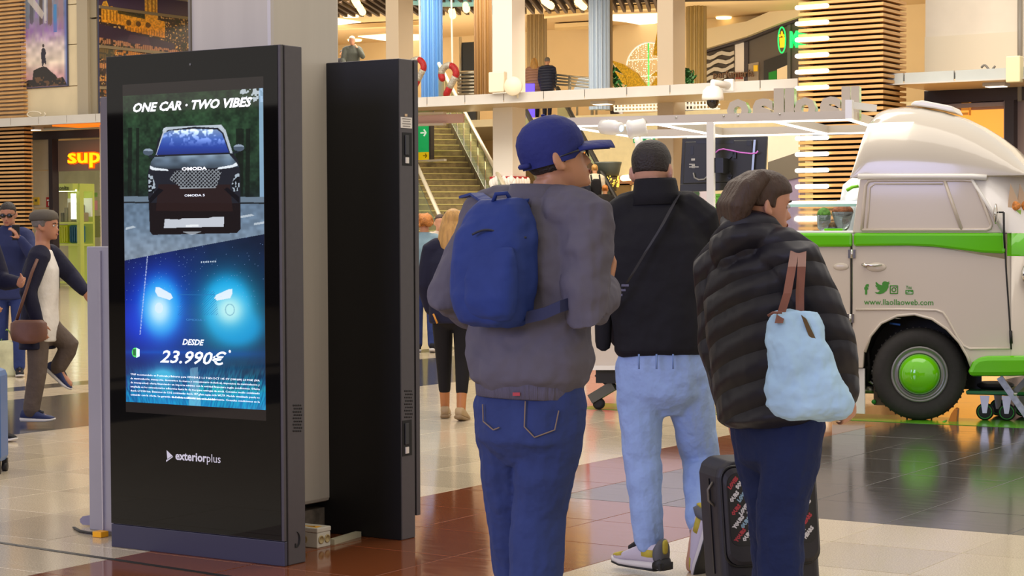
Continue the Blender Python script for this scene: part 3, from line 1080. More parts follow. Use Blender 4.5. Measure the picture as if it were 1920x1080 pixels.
# ------------------------------------------------------------------ upper floor dressing
YR = YL + .45
# dark screen board behind the railing
q0, q1 = oy(865, 80, YR + .5), oy(892, 190, YR + .5)
bd = thing('display_board', (q0.x + .3, YR + .5, ZU), 'tall dark display board behind the steel railing upstairs', 'board')
MB().obox((q0.x, YR + .5, ZU), X1 * (q1.x - q0.x), Y1 * .1, Z1 * (q0.z - ZU)).build('panel', mat('slate_board', '3d3f42', .4), bd)
MB().tube([V((q0.x, YR + .45, ZU)), V((q0.x, YR + .45, q0.z + .15))], .04, 8).build('frame_tube', STEEL, bd)
# steel railing
rl = thing('railing', (oy(880, 180, YR).x, YR, ZU), 'steel tube railing with seven bars left of the brown column', 'railing')
for k, py in enumerate((136, 144, 151, 157, 164, 170, 176)):
    MB().tube([oy(858, py, YR), oy(897 + min(k, 1) * 3, py - 1, YR)], .035 if k else .05, 6).build('bar', STEEL, rl)
for px in (860, 897):
    MB().tube([oy(px, 134, YR + .05), V((oy(px, 134, YR + .05).x, YR + .05, ZU))], .04, 6).build('post', STEEL, rl)
# railing right of the pillar, with white banner
rl = thing('railing', (oy(1080, 175, YR).x, YR, ZU), 'low steel railing with posts beside the white notice board upstairs', 'railing')
for dy in (0, 6, 12, 18):
    MB().tube([oy(1042, 140 + dy, YR), oy(1090, 145 + dy * .95, YR), oy(1132, 149 + dy * .9, YR)], .03, 6).build('bar', STEEL, rl)
for px in (1068, 1110):
    MB().tube([oy(px, 142, YR), V((oy(px, 142, YR).x, YR, ZU))], .04, 6).build('post', STEEL, rl)
ln = thing('notice_board', oy(1100, 160, YR + .35), 'slanted pale blue notice board on the upper floor railing', 'board')
MB().prism([oy(a_, b_, YR + .35) for a_, b_ in ((1074, 172), (1084, 147), (1132, 144), (1124, 170))], Y1 * .05).build('panel', mat('pale_blue_print', 'dfeefa', .4, emit=.35), ln)
MB().prism([oy(a_, b_, YR + .32) for a_, b_ in ((1098, 152), (1126, 148), (1118, 168), (1108, 170))], Y1 * .02).build('print', mat('light_print', 'b9d8ec', .4, emit=.3), ln)

for px in (1082, 1118):
    MB().tube([oy(px, 170, YR + .4), V((oy(px, 170, YR + .4).x, YR + .4, ZU))], .03, 6).build('leg', STEEL, ln)
# candy cane ornaments
def cane(px, py, Y, hpx, lab):
    o = oy(px, py, Y)
    s = hpx * depth(o) / FPX
    cn = thing('candy_cane', o, lab, 'ornament', 'candy cane ornaments')
    path = []
    for t in np.linspace(0, 1, 9):
        path.append(V((-.20, 0, -.5)).lerp(V((.17, 0, .08)), t))
    for a in np.linspace(-.35, pi + .5, 16)[1:]:
        path.append(V((-.10 + .30 * cos(a), 0, .17 + .29 * sin(a))))
    P = [o + p * s for p in path]
    sil = mat('silver_glitter', 'b9b3a3', .35, metal=.4, noise=.4, nscale=40, bump=.5, bscale=90)
    red = mat('red_glitter', 'a80f14', .35, noise=.4, nscale=40, bump=.5, bscale=90)
    segs = [(0, 3, red), (3, 8, sil), (8, 14, red), (14, 21, sil), (21, 24, red)]
    for a, b, m in segs:
        MB().tube(P[a:b + 1], .115 * s, 12, rounded=m is red).build('red_stripe' if m is red else 'silver_band', m, cn)
    MB().tube([o + V((.05, 0, .45)) * s, V((o.x, o.y, ZC - .02))], .02, 6).build('light_string', mat('string_white', 'f5e9d2', .5, emit=.5), cn)
    return cn


cane(846, 148, YF + 1.0, 56, 'silver and red candy cane ornament on a string beside the blue column')
cane(786, 135, YF + 1.0, 52, 'silver and red candy cane ornament half hidden behind the far black totem')

# large round light ornament with golden leaves
YO = YR + 1.2
o = oy(1216, 127, YO)
s = depth(o) / FPX
og = thing('light_ornament', (o.x, YO, ZU), 'large round wire ornament with light strings on the upper floor', 'ornament')
wire = mat('white_wire', 'f2efdf', .4, emit=.35)
MB().tube([o + V((cos(a), 0, sin(a) * .98)) * 48 * s for a in np.linspace(0, 2 * pi, 41)], 1.6 * s, 8).build('ring', wire, og)
for dy in (-15, 16):
    MB().tube([o + V((-46 * s, 0, dy * s)), o + V((46 * s, 0, dy * s))], 1.1 * s, 6).build('crossbar', wire, og)
gl = MB()
for k in range(-10, 11):
    hz = sqrt(max(0, 46 ** 2 - (k * 4.2) ** 2))
    z = -hz
    while z < hz:
        if random.random() < .72:
            gl.ell(o + V((k * 4.2 * s, random.uniform(-.1, .1), z * s)), (.5 * s, .5 * s, 1.0 * s), n=5, m=4)
        z += 4.0
gl.build('light_drops', glow('drop_light', 'fff6d8', 1.6), og, kind='stuff')
MB().tube([o + V((0, 0, 46 * s)), o + V((0, 0, -48 * s))], 1.6 * s, 8).build('green_bar', mat('neon_green', '5be06a', .4, emit=.6), og)
gold = mat('golden_glitter', 'd6a60c', .35, metal=.3, noise=.4, nscale=20, bump=.6, bscale=50)
for pts in (((1144, 112), (1168, 120), (1192, 136), (1212, 162), (1176, 164), (1172, 144), (1158, 128)), ((1152, 133), (1172, 142), (1176, 160), (1168, 158)), ((1218, 164), (1230, 146), (1240, 162)), ((1224, 103), (1232, 60), (1234, 40), (1238, 70), (1232, 105)), ((1220, 142), (1230, 134), (1234, 142))):
    MB().prism([oy(a, b, YO - .25) for a, b in pts], Y1 * .12).build('golden_leaf', gold, og)
# plants upstairs
GREEN = mat('plant_green', '1f5a26', .5, noise=.3, nscale=6)


def bush(px, py, Y, w, h, lab):
    c = oy(px, py, Y)
    s = depth(c) / FPX
    r = thing('potted_plant', (c.x, Y, c.z - h * s / 2), lab, 'plant')
    mb = MB()
    for k in range(150):
        p = c + V((random.gauss(0, w * s / 4.4), random.gauss(0, .15), random.uniform(-h / 2, h / 2) * s))
        d = V((random.gauss(0, 1), random.gauss(0, 1), random.gauss(.6, .6))).normalized()
        x, y = perp(d)
        L = .16
        mb.add([p - x * .03, p + d * L * .5 - x * .05 + y * .02, p + d * L, p + d * L * .5 + x * .05 + y * .02, p + x * .03], [(0, 1, 2, 3, 4)])
    mb.build('foliage', GREEN, r, kind='stuff')
    MB().lathe([(.16, 0), (.2, .3), (.22, .32)], (c.x, Y, ZU), n=16).build('pot', M_DFRAME, r)
    MB().tube([V((c.x, Y, ZU + .2)), V((c.x, Y, c.z))], .03, 6).build('stem', mat('bark', '5a4630', .8), r)


bush(1156, 146, YR + 1.6, 24, 34, 'dark green leafy plant left of the golden leaves upstairs')
bush(1289, 146, YR + 1.2, 14, 26, 'dark green plant beside the tan pillar on the upper floor')

# wire lattice seen under the ledge
for nm, x0, x1, y0, y1, lab in (('a', 1152, 1236, 196, 209, 'white wire lattice hanging under the ledge left of the tan pillar'), ('b', 1286, 1350, 190, 206, 'white wire lattice hanging under the ledge right of the tan pillar')):
    Yl = YF + 2.6
    lt = thing('wire_lattice', oy((x0 + x1) / 2, y1, Yl), lab, 'lattice')
    for k in range(int((x1 - x0) / 6.5) + 1):
        px = x0 + k * 6.5
        MB().tube([oy(px, y0 - 22, Yl), oy(px, y1, Yl)], .018, 5).build('wire', wire, lt)
    for py in (y0, (y0 + y1) / 2, y1):
        MB().tube([oy(x0, py, Yl), oy(x1, py - 2, Yl)], .018, 5).build('wire', wire, lt)

# upper shop on the back wall, right of the hall
YS = YB - .12
bz = oy(1400, 160, YS).z
shp = thing('upper_shop_front', (oy(1420, 120, YS).x, YS, ZU), kind='structure')
# pale curved bulkhead running over the shop
MB().prism([oy(a, b, YS - .6) for a, b in ((1320, 55), (1400, 40), (1460, 14), (1500, -8), (1500, 30), (1460, 44), (1400, 68), (1320, 92))], Y1 * .3).build('bulkhead', mat('bulkhead_cream', 'd9c8a2', .35), shp)
MB().prism([oy(a, b, YS - .4) for a, b in ((1320, 92), (1400, 68), (1460, 44), (1500, 30), (1500, 37), (1460, 52), (1400, 76), (1320, 99))], Y1 * .3).build('dark_beam', M_DFRAME, shp)
MB().prism([oy(a, b, YS - .2) for a, b in ((1400, 70), (1510, 30), (1510, 170), (1400, 170))], Y1 * .15).build('dark_front', mat('shop_taupe', '5f564d', .5), shp)
MB().prism([oy(a, b, YS - .25) for a, b in ((1395, 74), (1403, 72), (1403, 170), (1395, 170))], Y1 * .3).build('post', M_DFRAME, shp)
MB().prism([oy(a, b, YS - .25) for a, b in ((1378, 80), (1396, 75), (1396, 170), (1378, 170))], Y1 * .2).build('white_panel', mat('white_tile', 'e6ddd2', .4), shp)
for k in range(3):
    q0 = oy(1381 + 5 * k, 137, YS - .27)
    MB().box((q0.x, q0.y, q0.z - .08), (.07, .02, .2)).build('red_notice', mat('notice_red', 'a44a32', .5), shp)
MB().prism([oy(a, b, YS - .25) for a, b in ((1402, 120), (1422, 116), (1422, 170), (1402, 170))], Y1 * .12).build('beige_panel', mat('beige_stone', '9f8f7c', .5), shp)
q0 = oy(1417, 128, YS - .3)
MB().box((q0.x, q0.y, q0.z), (.13, .03, .18)).build('yellow_notice', mat('notice_yellow', 'e5b722', .5, emit=.2), shp)
MB().prism([oy(a, b, YS - .25) for a, b in ((1432, 114), (1476, 98), (1476, 170), (1432, 170))], Y1 * .1).build('door_opening', mat('door_dark', '2a2723', .4), shp)
MB().prism([oy(a, b, YS - .27) for a, b in ((1441, 136), (1456, 132), (1456, 170), (1441, 170))], Y1 * .1).build('green_door', mat('door_green', '0c7a18', .4, emit=.25), shp)
MB().prism([oy(a, b, YS - .27) for a, b in ((1457, 130), (1476, 122), (1476, 170), (1457, 170))], Y1 * .1).build('lit_interior', mat('lit_cream', 'd9bf92', .5, emit=.35), shp)
MB().prism([oy(a, b, YS - .3) for a, b in ((1476, 46), (1482, 44), (1482, 170), (1476, 170))], Y1 * .25).build('post', mat('grey_post', '5b5a54', .4), shp)
# wavy slat display left of it
wv = MB().prism([oy(a, b, YS - .2) for a, b in ((1325, 97), (1378, 80), (1378, 170), (1325, 170))], Y1 * .1).build('wavy_display', mat('wavy_dark', '4b3f33', .5), shp)
for k in range(5):
    y0 = 104 + 14 * k
    top, bot = [], []
    for t in np.linspace(0, 1, 8):
        px = 1325 + 52 * t
        yy = y0 - 10 * t + 3 * sin(t * 9 + k)
        top.append(oy(px, yy, YS - .26))
        bot.append(oy(px, yy + 7, YS - .26))
    MB().loft([[a, b, b - Y1 * .05, a - Y1 * .05] for a, b in zip(top, bot)], smooth=False).build('wavy_slat', mat('wavy_pale', 'c9c0ae', .45), wv)
text_part('perfumería', .30, oy(1337, 147, YS - .34), X1, Z1, mat('brown_letters', '6d5034', .4), wv, 'lettering', .02, .006, align='LEFT')
# green market sign: oval with basket, letters
mk = thing('market_sign', oy(1480, 80, YS - .4), 'green glowing oval logo and letters on the upper dark shop front', 'sign')
ng, no = glow('neon_lime', '1ff06a', 1.2), glow('neon_amber', 'ffb01c', 1.0)
q0 = oy(1466, 75, YS - .4)
s = depth(q0) / FPX
MB().tube([q0 + V((cos(a) * 7.5, 0, sin(a) * 24)) * s for a in np.linspace(0, 2 * pi, 33)], 1.3 * s, 8).build('oval_ring', ng, mk)
MB().lathe([(.01, 0), (6.5 * s, 0), (6.5 * s, .03), (.01, .03)], q0 + Y1 * .05, (0, 1, 0), 24).build('oval_back', mat('dark_oval', '0f2a16', .5), mk)
MB().prism([q0 + V((a, 0, b)) * s for a, b in ((-5, 4), (5, 5), (4, -14), (-4, -14))], Y1 * .04).build('basket', no, mk)
for a, b, c in ((-4, 8, 3), (0, 12, 5), (3, 8, 3)):
    MB().ell(q0 + V((a, 0, b)) * s, (2 * s, .04, c * s)).build('basket_goods', no, mk)
text_part('MERCADO', 40 * s, oy(1481, 88, YS - .4), X1, Z1, ng, mk, 'lettering', .03, .03, align='LEFT', sx=.52)

# exit arrow sign, planter with fairy lights on the lower wall
q0 = oy(1219, 262, YL - .05)
sx_ = thing('exit_sign', (q0.x, YL - .05, q0.z - .2), 'green sign with white arrow on the pale lower wall', 'sign')
s = depth(q0) / FPX
MB().box((q0.x, YL - .04, q0.z), (18 * s, .06, 19 * s)).build('arrow_panel', mat('exit_green2', '1f9c68', .4, emit=.3), sx_)
arrow((q0.x, YL - .08, q0.z), X1, Z1, 13 * s, mat('arrow_cream', 'f4f3d6', .5, emit=.3), sx_)
q1 = oy(1198, 263, YL - .05)
MB().box((q1.x, YL - .04, q1.z), (23 * s, .06, 9 * s)).build('text_panel', MATS['exit_green2'], sx_)
text_part('SALIDA', 6.4 * s, (q1.x, YL - .075, q1.z - 2.2 * s), X1, Z1, MATS['arrow_cream'], sx_, 'lettering', .004, .004, sx=.85)
q0 = at(1140, 318, 47)
s = 47 / FPX
pl = thing('hanging_planter', (q0.x, q0.y, 0), 'round dark bowl on a stand wrapped in golden fairy lights', 'planter')
MB().lathe([(20 * s, -12 * s), (24 * s, 6 * s), (25.5 * s, 11 * s), (26 * s, 14 * s), (24 * s, 14 * s)], q0, n=28).build('bowl', mat('slate_bowl', '4e5450', .4), pl)
MB().lathe([(16 * s, -40 * s), (18 * s, -11 * s)], q0, n=20).build('collar', mat('dark_collar', '4a3f2e', .5), pl)
MB().tube([V((q0.x, q0.y, 0)), q0 - Z1 * 38 * s], 8 * s, 12).build('stand', MATS['dark_collar'], pl)
mb = MB()
for k in range(170):
    a = random.uniform(0, 2 * pi)
    mb.ell(q0 + V((cos(a) * 20.5 * s, sin(a) * 20.5 * s, random.uniform(-32, -13) * s)), (.9 * s, .9 * s, 1.4 * s), n=5, m=4)
mb.build('fairy_lights', glow('fairy_gold', 'ffcc4a', 1.8), pl, kind='stuff')
# beige door and brown portal to the right of the planter
for (a, b, c, d), col, nm in (((1186, 345, 1234, 480), 'dfc58a', 'lit_door'), ((1150, 330, 1290, 345), 'a8795a', 'brown_lintel'), ((1150, 345, 1182, 480), '7c6238', 'brown_jamb')):
    p0, p1 = oy(a, b, YL - .04), oy(c, d, YL - .04)
    MB().obox((p0.x, YL - .06, max(.02, p1.z)), X1 * (p1.x - p0.x), Y1 * .05, Z1 * (p0.z - max(.02, p1.z))).build(nm, mat(nm, col, .5, emit=.25 if nm == 'lit_door' else 0), wlow)
p0 = oy(1250, 337, YL - .1)
MB().tube([oy(1168, 334, YL - .3), oy(1215, 330, YL - .3)], .08, 8, rounded=True).build('wall_lamp', glow('lamp_cream', 'ffe9b8', 2.0), wlow)
# white sloping panel and steel duct behind the television
MB().prism([oy(a, b, YL - 2) for a, b in ((1440, 246), (1500, 236), (1500, 284), (1440, 304))], Y1 * .3).build('sloping_bulkhead', M_WALL, kind='structure')
MB().prism([oy(a, b, YL - 2.1) for a, b in ((1440, 304), (1500, 284), (1500, 332), (1440, 346))], Y1 * .3).build('steel_duct', mat('duct_steel', '8d857a', .25, metal=.7), kind='structure')
MB().prism([oy(a, b, YL - 2.05) for a, b in ((1440, 340), (1500, 332), (1500, 480), (1440, 480))], Y1 * .3).build('violet_partition', mat('violet_grey', '8b7f9b', .4, emit=.1), kind='structure')
MB().prism([oy(a, b, YL - .3) for a, b in ((1262, 250), (1288, 250), (1288, 500), (1262, 500))], Y1 * .1).build('olive_panel', mat('olive_paint', '8c9a3e', .5), kind='structure')
MB().prism([oy(a, b, YL - .3) for a, b in ((1286, 244), (1440, 238), (1440, 262), (1286, 262))], Y1 * .1).build('lit_bulkhead', mat('lit_white', 'f2ead8', .5, emit=.2), kind='structure')
# photo printing stand with lit blue sign
q0 = at(1082, 365, 24)
s = 24 / FPX
pk = thing('print_stand', (q0.x, q0.y, 0), 'white print stand with a lit blue sign behind the man in the cap', 'stand')
MB().box(q0, (34 * s, .1, 20 * s), YAW).build('sign_box', mat('sign_cyan', '18a8dc', .4, emit=.8), pk, bevel=.02)
text_part('print', 17 * s, q0 - RGT * 0 + V((sin(YAW), -cos(YAW), 0)) * .07 - Z1 * 5 * s, _r0, Z1, glow('sign_text_white', 'ffffff', 1.5), pk, 'lettering', .004, .008)
for dx in (-8, 14):
    MB().box(V((q0.x, q0.y, (q0.z - .06) / 2)) + _r0 * dx * s, (.04, .04, q0.z - .06), YAW).build('leg', mat('white_leg', 'efe8dc', .4), pk)
MB().box(V((q0.x, q0.y, .5)), (36 * s, .4, .9), YAW).build('cabinet', mat('white_leg', 'efe8dc', .4), pk, bevel=.02)
q0 = at(1124, 402, 22)
s = 22 / FPX
rc = thing('red_display', (q0.x, q0.y, 0), 'red promotional counter with a red upright card behind the walkers', 'display')
MB().box((q0.x, q0.y, q0.z / 2), (.32, .3, q0.z), YAW).build('counter', mat('promo_red', 'd2251c', .4), rc, bevel=.02)
MB().box(q0 + Z1 * .06 + RGT * .06, (.1, .02, .12), YAW).build('card', MATS['promo_red'], rc)
text_part('sale', .05, q0 + RGT * .06 + Z1 * .06 + V((sin(YAW), -cos(YAW), 0)) * .014, _r0, Z1, mat('card_white', 'ffffff', .5), rc, 'lettering', .002, .003)
MB().ell(q0 + RGT * -.15 + Z1 * .08, (.06, .06, .09)).build('lit_knob', glow('knob_white', 'f4f6ff', 1.4), rc)
# ------------------------------------------------------------------ near pillar between the two totems
K0 = oz(533.5, 1062.8)                     # near bottom corner of the front totem
KX, KY = K0.x, K0.y                        # right front corner
KW, KT, KH = oz(533.5, 1062.8).x - oz(203.5, 1026).x, .145, 2.197
pcx = oy(508, 70, KY + KT + .28).x
pY0 = KY + KT + .28
pX1 = pcx
pY1 = ox(637, 90, pX1).y
pX0 = oy(352, 60, pY0).x
M_PCL = mat('satin_pillar_cladding', 'c4bcae', .35, noise=.05, nscale=2, stretch=(4, 4, .3))
NP = thing('clad_pillar', ((pX0 + pX1) / 2, (pY0 + pY1) / 2, 0), kind='structure')
MB().box(((pX0 + pX1) / 2, (pY0 + pY1) / 2, (4.6 + .10) / 2 + .05), (pX1 - pX0, pY1 - pY0, 4.5)).build('cladding', M_PCL, NP, bevel=.02)
MB().box(((pX0 + pX1) / 2, (pY0 + pY1) / 2, .06), (pX1 - pX0 - .06, pY1 - pY0 - .06, .12)).build('foot', mat('worn_foot', '6e655a', .5, noise=.4, nscale=20), NP)
MB().box((pX0 + .02, pY0 - .006, 2.8), (.012, .012, 3.4)).build('seam', mat('seam_grey', '7f776a', .5), NP)

# ------------------------------------------------------------------ digital totems
M_KS = mat('charcoal_metal', '4c474a', .42, noise=.05, nscale=30)
M_KB = mat('slate_blue_base', '37364a', .40)
M_GLS = mat('black_glass', '070709', .03, spec=.36)
M_GAP = mat('gap_black', '060606', .6)
M_LCD = mat('display_border', '2c2825', .04, spec=.4)  # lighter than the glass: reflection on the panel put into the base colour


def totem(x1, y0, nm, lab, flip=False):
    """box with right edge at x1 and front at y0; flip: the screen side faces away"""
    t = thing('digital_totem', (x1 - KW / 2, y0 + KT / 2, 0), lab, 'totem')
    cx = x1 - KW / 2
    if not flip:
        MB().box((cx, y0 + KT / 2 + .012, KH / 2 + .0), (KW, KT - .03, KH)).build('housing', M_KS, t, bevel=.004)
        MB().box((cx, y0 + .0105, .052), (KW, .021, .104)).build('base_strip', M_KB, t, bevel=.003)
        MB().box((cx, y0 + .018, KH / 2 + .05), (KW - .004, .008, KH - .1)).build('gap', M_GAP, t)
        MB().box((cx, y0 + .007, (KH + .106) / 2), (KW, .014, KH - .108)).build('front_frame', M_KS, t)
        MB().box((cx - .005, y0 - .0015, (KH + .106) / 2), (KW - .020, .003, KH - .112)).build('front_glass', M_GLS, t)
    else:
        MB().box((cx, y0 + (KT - .04) / 2, KH / 2), (KW, KT - .04, KH)).build('housing', M_KS, t, bevel=.004)
        MB().box((cx, y0 - .002, KH / 2), (KW - .004, .004, KH - .006)).build('back_panel', mat('matte_black_panel', '0d0c0e', .55), t)
        MB().box((cx, y0 + KT - .034, KH / 2 + .06), (KW - .01, .012, KH - .14)).build('gap', M_GAP, t)
        MB().box((cx, y0 + KT - .014, KH / 2 + .05), (KW, .028, KH - .1)).build('front_frame', M_KS, t)
    return t


K1 = totem(KX, KY, 'front', 'large black advertising totem with a lit car advert screen')
k2 = oz(753.9, 1013.3)
K2 = totem(k2.x, k2.y, 'rear', 'matte black totem seen from behind, right of the pillar', True)


def side_bits(t, x1, y0, y1):
    """vents and marks on the right-hand side face x=x1"""


# right side of the front totem: speaker holes, round lock mark, seam
def xside(px, py, X):
    return ox(px, py, X)


def holes(t, X, px0, px1, py0, py1, nm='speaker_holes'):
    mb = MB()
    for i in range(9):
        for j in range(5):
            p = ox(px0 + (px1 - px0) * (j + (.5 if i % 2 else 0)) / 5, py0 + (py1 - py0) * i / 8, X)
            mb.lathe([(.0042, 0), (.0042, .002)], V((X - .0005, p.y, p.z)), (1, 0, 0), 8)
    mb.build(nm, M_GAP, t, kind='stuff')


holes(K1, KX, 550, 567, 760, 808)
mb = MB()
pts = []
for a in np.linspace(-1.9, 1.35, 14):
    c = ox(555, 1011.5, KX)
    pts.append(V((KX + .001, c.y + .022 * cos(a), c.z + .033 * sin(-a) * -1)))
r_ = [.0012 + .0035 * sin(pi * i / 13) for i in range(14)]
mb.tube(pts, r_, 6)
mb.build('crescent_slot', M_GAP, K1)
c = ox(554, 1023, KX)
MB().box((KX + .0005, c.y, c.z), (.003, .008, .018)).build('key_hole', M_GAP, K1)
# rear totem: label plate, two recessed handles, vents
holes(K2, k2.x, 759, 774, 733, 782)
q0, q1 = ox(751, 219, k2.x), ox(772, 241, k2.x)
lb = MB().box((k2.x + .001, (q0.y + q1.y) / 2, (q0.z + q1.z) / 2), (.002, q1.y - q0.y, q0.z - q1.z)).build('rating_label', mat('label_white', 'ece5dc', .5), K2)
for k in range(4):
    MB().box((k2.x + .0025, (q0.y + q1.y) / 2, q0.z - .008 - .011 * k), (.001, (q1.y - q0.y) * (.75 - .1 * (k % 2)), .003)).build('print_line', mat('print_grey', '77706a', .5), lb)
q2 = ox(761, 216, k2.x)
MB().box((k2.x + .001, q2.y, q2.z), (.002, .018, .012)).build('sticker', mat('sticker_tan', 'd9b890', .5), K2)
for y0, y1 in ((248, 311), (789, 853)):
    a, b = ox(754, y0, k2.x), ox(772, y1, k2.x)
    hd = MB().box((k2.x + .0006, (a.y + b.y) / 2, (a.z + b.z) / 2), (.002, b.y - a.y, a.z - b.z)).build('handle_recess', M_GAP, K2)
    MB().box((k2.x + .004, (a.y + b.y) / 2 - .006, (a.z * .62 + b.z * .38)), (.006, (b.y - a.y) * .38, (a.z - b.z) * .60)).build('lever', mat('dark_lever', '2c2b2d', .35), hd, bevel=.002)
    MB().box((k2.x + .004, (a.y + b.y) / 2 - .004, b.z + (a.z - b.z) * .16), (.005, (b.y - a.y) * .32, (a.z - b.z) * .18)).build('barcode_label', mat('label_white', 'ece5dc', .5), hd)

# ------------------------------------------------------------------ the advert on the screen
gy = KY - .0031
sTL, sTR, sBL, sBR = oy(231.5, 181, gy), oy(494, 164, gy), oy(235.5, 753, gy), oy(497.5, 769, gy)
sx0, sx1 = (sTL.x + sBL.x) / 2, (sTR.x + sBR.x) / 2
sz1, sz0 = (sTL.z + sTR.z) / 2, (sBL.z + sBR.z) / 2
l0, l1 = oy(495, 143, gy).z, oy(497, 789, gy).z
MB().box(((sx0 + sx1) / 2, KY - .0026, (l0 + l1) / 2), (sx1 - sx0 + .004, .0012, l0 - l1)).build('display_border', M_LCD, K1)


def smooth(a, b, x):
    t = np.clip((x - a) / (b - a), 0, 1)
    return t * t * (3 - 2 * t)


def ad(U, T):
    X = 232.5 + U * 264
    yt = 181 - U * 17
    yb = 753 + U * 16
    Y = yt + (yb - yt) * T
    C = lerp_cols(T, [(0, '22321f'), (.1, '27402a'), (.3, '1d2f22'), (.36, '1c2428')])
    n = vnoise(X, Y, .09, 1) * .6 + vnoise(X, Y, .25, 2) * .4
    C = C * (0.55 + .9 * n)[..., None]
    def put(m, col, k=1.0):
        C[m] = C[m] * (1 - k) + hexa(col) * k
    def soft(d, col, k=1.0):
        w = np.clip(d * k, 0, 1)[..., None]
        C[:] = C * (1 - w) + hexa(col) * w
    hat = X - 364
    # trunks, daylight gap, white pole
    for x, w in ((247, 4), (262, 3), (455, 7), (470, 4), (330, 3)):
        put((abs(X - x + (Y - 200) * .02) < w) & (Y > 240) & (Y < 370), '10160f', .7)
    put((X > 455) & (Y < 190) & (vnoise(X, Y, .3, 3) > .52), 'c9d4dd', .9)
    put((X > 489) & (Y < 380), '9fc4e8', .8)
    # road
    road = Y > 378
    C[road] = (lerp_cols(T, [(.33, '5d7186'), (.42, '6d8298'), (.55, '8794a3')]) * (.88 + .24 * vnoise(X, Y, .15, 5))[..., None])[road]
    put((Y > 368) & (Y < 378), '6b7c8c')
    put((Y > 378) & (Y < 381), '22282c')
    for (a, b, c, d) in ((235, 427, 250, 425), (452, 404, 474, 402), (478, 417, 496, 416)):
        put(in_poly(X, Y, [(a, b), (c, d - 2), (c + 6, d + 1), (a, b + 4)]), 'c8d2da', .8)
    # car body
    car = [(282, 405), (279, 330), (284, 310), (293, 295), (300, 262), (313, 242), (330, 238), (368, 234), (405, 234), (418, 238), (430, 252), (441, 285), (450, 300), (454, 320), (454, 428), (447, 434), (288, 438), (283, 434)]
    put(in_poly(X, Y, car), '20222a')
    put(in_poly(X, Y, [(283, 380), (454, 380), (454, 428), (447, 436), (288, 440), (283, 434)]), '17100f')
    sh = in_poly(X, Y, [(300, 345), (435, 345), (440, 395), (295, 395)])
    put(sh, '2c1a16', .8)
    # roof rails and roof
    put(in_poly(X, Y, [(296, 290), (311, 244), (316, 238), (420, 233), (428, 243), (441, 287), (436, 286), (424, 248), (414, 239), (370, 237), (318, 244), (300, 291)]), 'b9c4cf')
    put(in_poly(X, Y, [(312, 240), (318, 238), (316, 246), (309, 246)]), 'c3cdd8')
    put(in_poly(X, Y, [(414, 234), (420, 233), (424, 243), (418, 241)]), 'c3cdd8')
    # windscreen
    ws = in_poly(X, Y, [(297, 290), (312, 250), (322, 245), (370, 241), (412, 242), (421, 249), (434, 285), (400, 286), (330, 289)])
    g = lerp_cols(np.clip((Y - 242) / 48, 0, 1), [(0, '7f97bd'), (.35, '4a6cc0'), (.7, '2d46a0'), (1, '27347a')])
    cl = vnoise(X, Y, .11, 8) * .6 + vnoise(X, Y, .3, 9) * .4
    g = g + (np.clip((cl - .52) * 3, 0, .5) * np.clip((275 - Y) / 30, 0, 1))[..., None]
    C[ws] = g[ws]
    # bonnet
    bn = in_poly(X, Y, [(293, 294), (434, 288), (446, 302), (452, 312), (400, 314), (330, 316), (284, 316), (286, 304)])
    C[bn] = (lerp_cols(np.clip((Y - 288) / 28, 0, 1), [(0, '8fa3b6'), (.45, '5e7082'), (1, '39434e')]) * (.75 + .5 * vnoise(X, Y * 2, .06, 11))[..., None])[bn]
    # mirrors
    for cx, cy, s_ in ((281, 285, 1), (452, 276, -1)):
        e = ((X - cx) / 10) ** 2 + ((Y - cy) / 6.5) ** 2 < 1
        put(e, '4f5c6c')
        put(e & (Y < cy - 2), '93a2b4')
        put(in_poly(X, Y, [(cx + 4 * s_, cy + 5), (cx + 12 * s_, cy + 8), (cx + 12 * s_, cy + 12), (cx, cy + 9)]), '1f262c')
    # headlamp blades
    put(in_poly(X, Y, [(284, 310), (292, 314), (318, 317), (320, 320), (290, 319), (284, 316)]), 'e6eef6')
    put(in_poly(X, Y, [(447, 303), (440, 308), (414, 313), (411, 317), (440, 313), (450, 309)]), 'e6eef6')
    # grille lattice
    gr_ = in_poly(X, Y, [(332, 320), (412, 316), (420, 322), (410, 350), (345, 352), (322, 336)])
    dots = (np.sin((X * .9 + Y * .9)) > .55) | (np.sin((X * .9 - Y * .9)) > .62)
    put(gr_, '15161a')
    put(gr_ & dots, 'aeb6be', .75)
    put(in_poly(X, Y, [(340, 351), (410, 350), (408, 352), (342, 353)]), 'aab2ba', .8)
    # side lamp clusters
    for pts in ([(281, 326), (290, 330), (295, 350), (290, 362), (281, 362)], [(453, 322), (444, 327), (438, 346), (442, 358), (452, 356)]):
        m = in_poly(X, Y, pts)
        put(m, '111417')
        put(m & (vnoise(X, Y, .35, 12) > .55), 'a9b6c2')
    put(in_poly(X, Y, [(300, 352), (282, 372), (283, 382), (310, 356)]), '0d0c10')
    put(in_poly(X, Y, [(430, 350), (452, 368), (452, 380), (424, 354)]), '0d0c10')
    # plate area and floor reflection
    put(in_poly(X, Y, [(312, 410), (340, 411), (345, 409), (395, 408), (402, 406), (424, 405), (423, 424), (310, 427)]), 'c3c8d2')
    put(in_poly(X, Y, [(352, 421), (376, 420), (376, 424), (352, 425)]), 'e9edf2')
    put(in_poly(X, Y, [(345, 434), (383, 433), (364, 440)]), 'c7d2dc', .7)
    # lower half: night scene
    low = Y > (488 - (X - 234) * (488 - 438) / (495 - 234))
    N = lerp_cols(np.clip((Y - 450) / 310, 0, 1), [(0, '131226'), (.3, '0a1030'), (.55, '061030'), (.75, '0a1430'), (.9, '143c70'), (1, '1c6ea4')])
    N = N * (.75 + .5 * vnoise(X, Y, .05, 14))[..., None]
    C[low] = N[low]
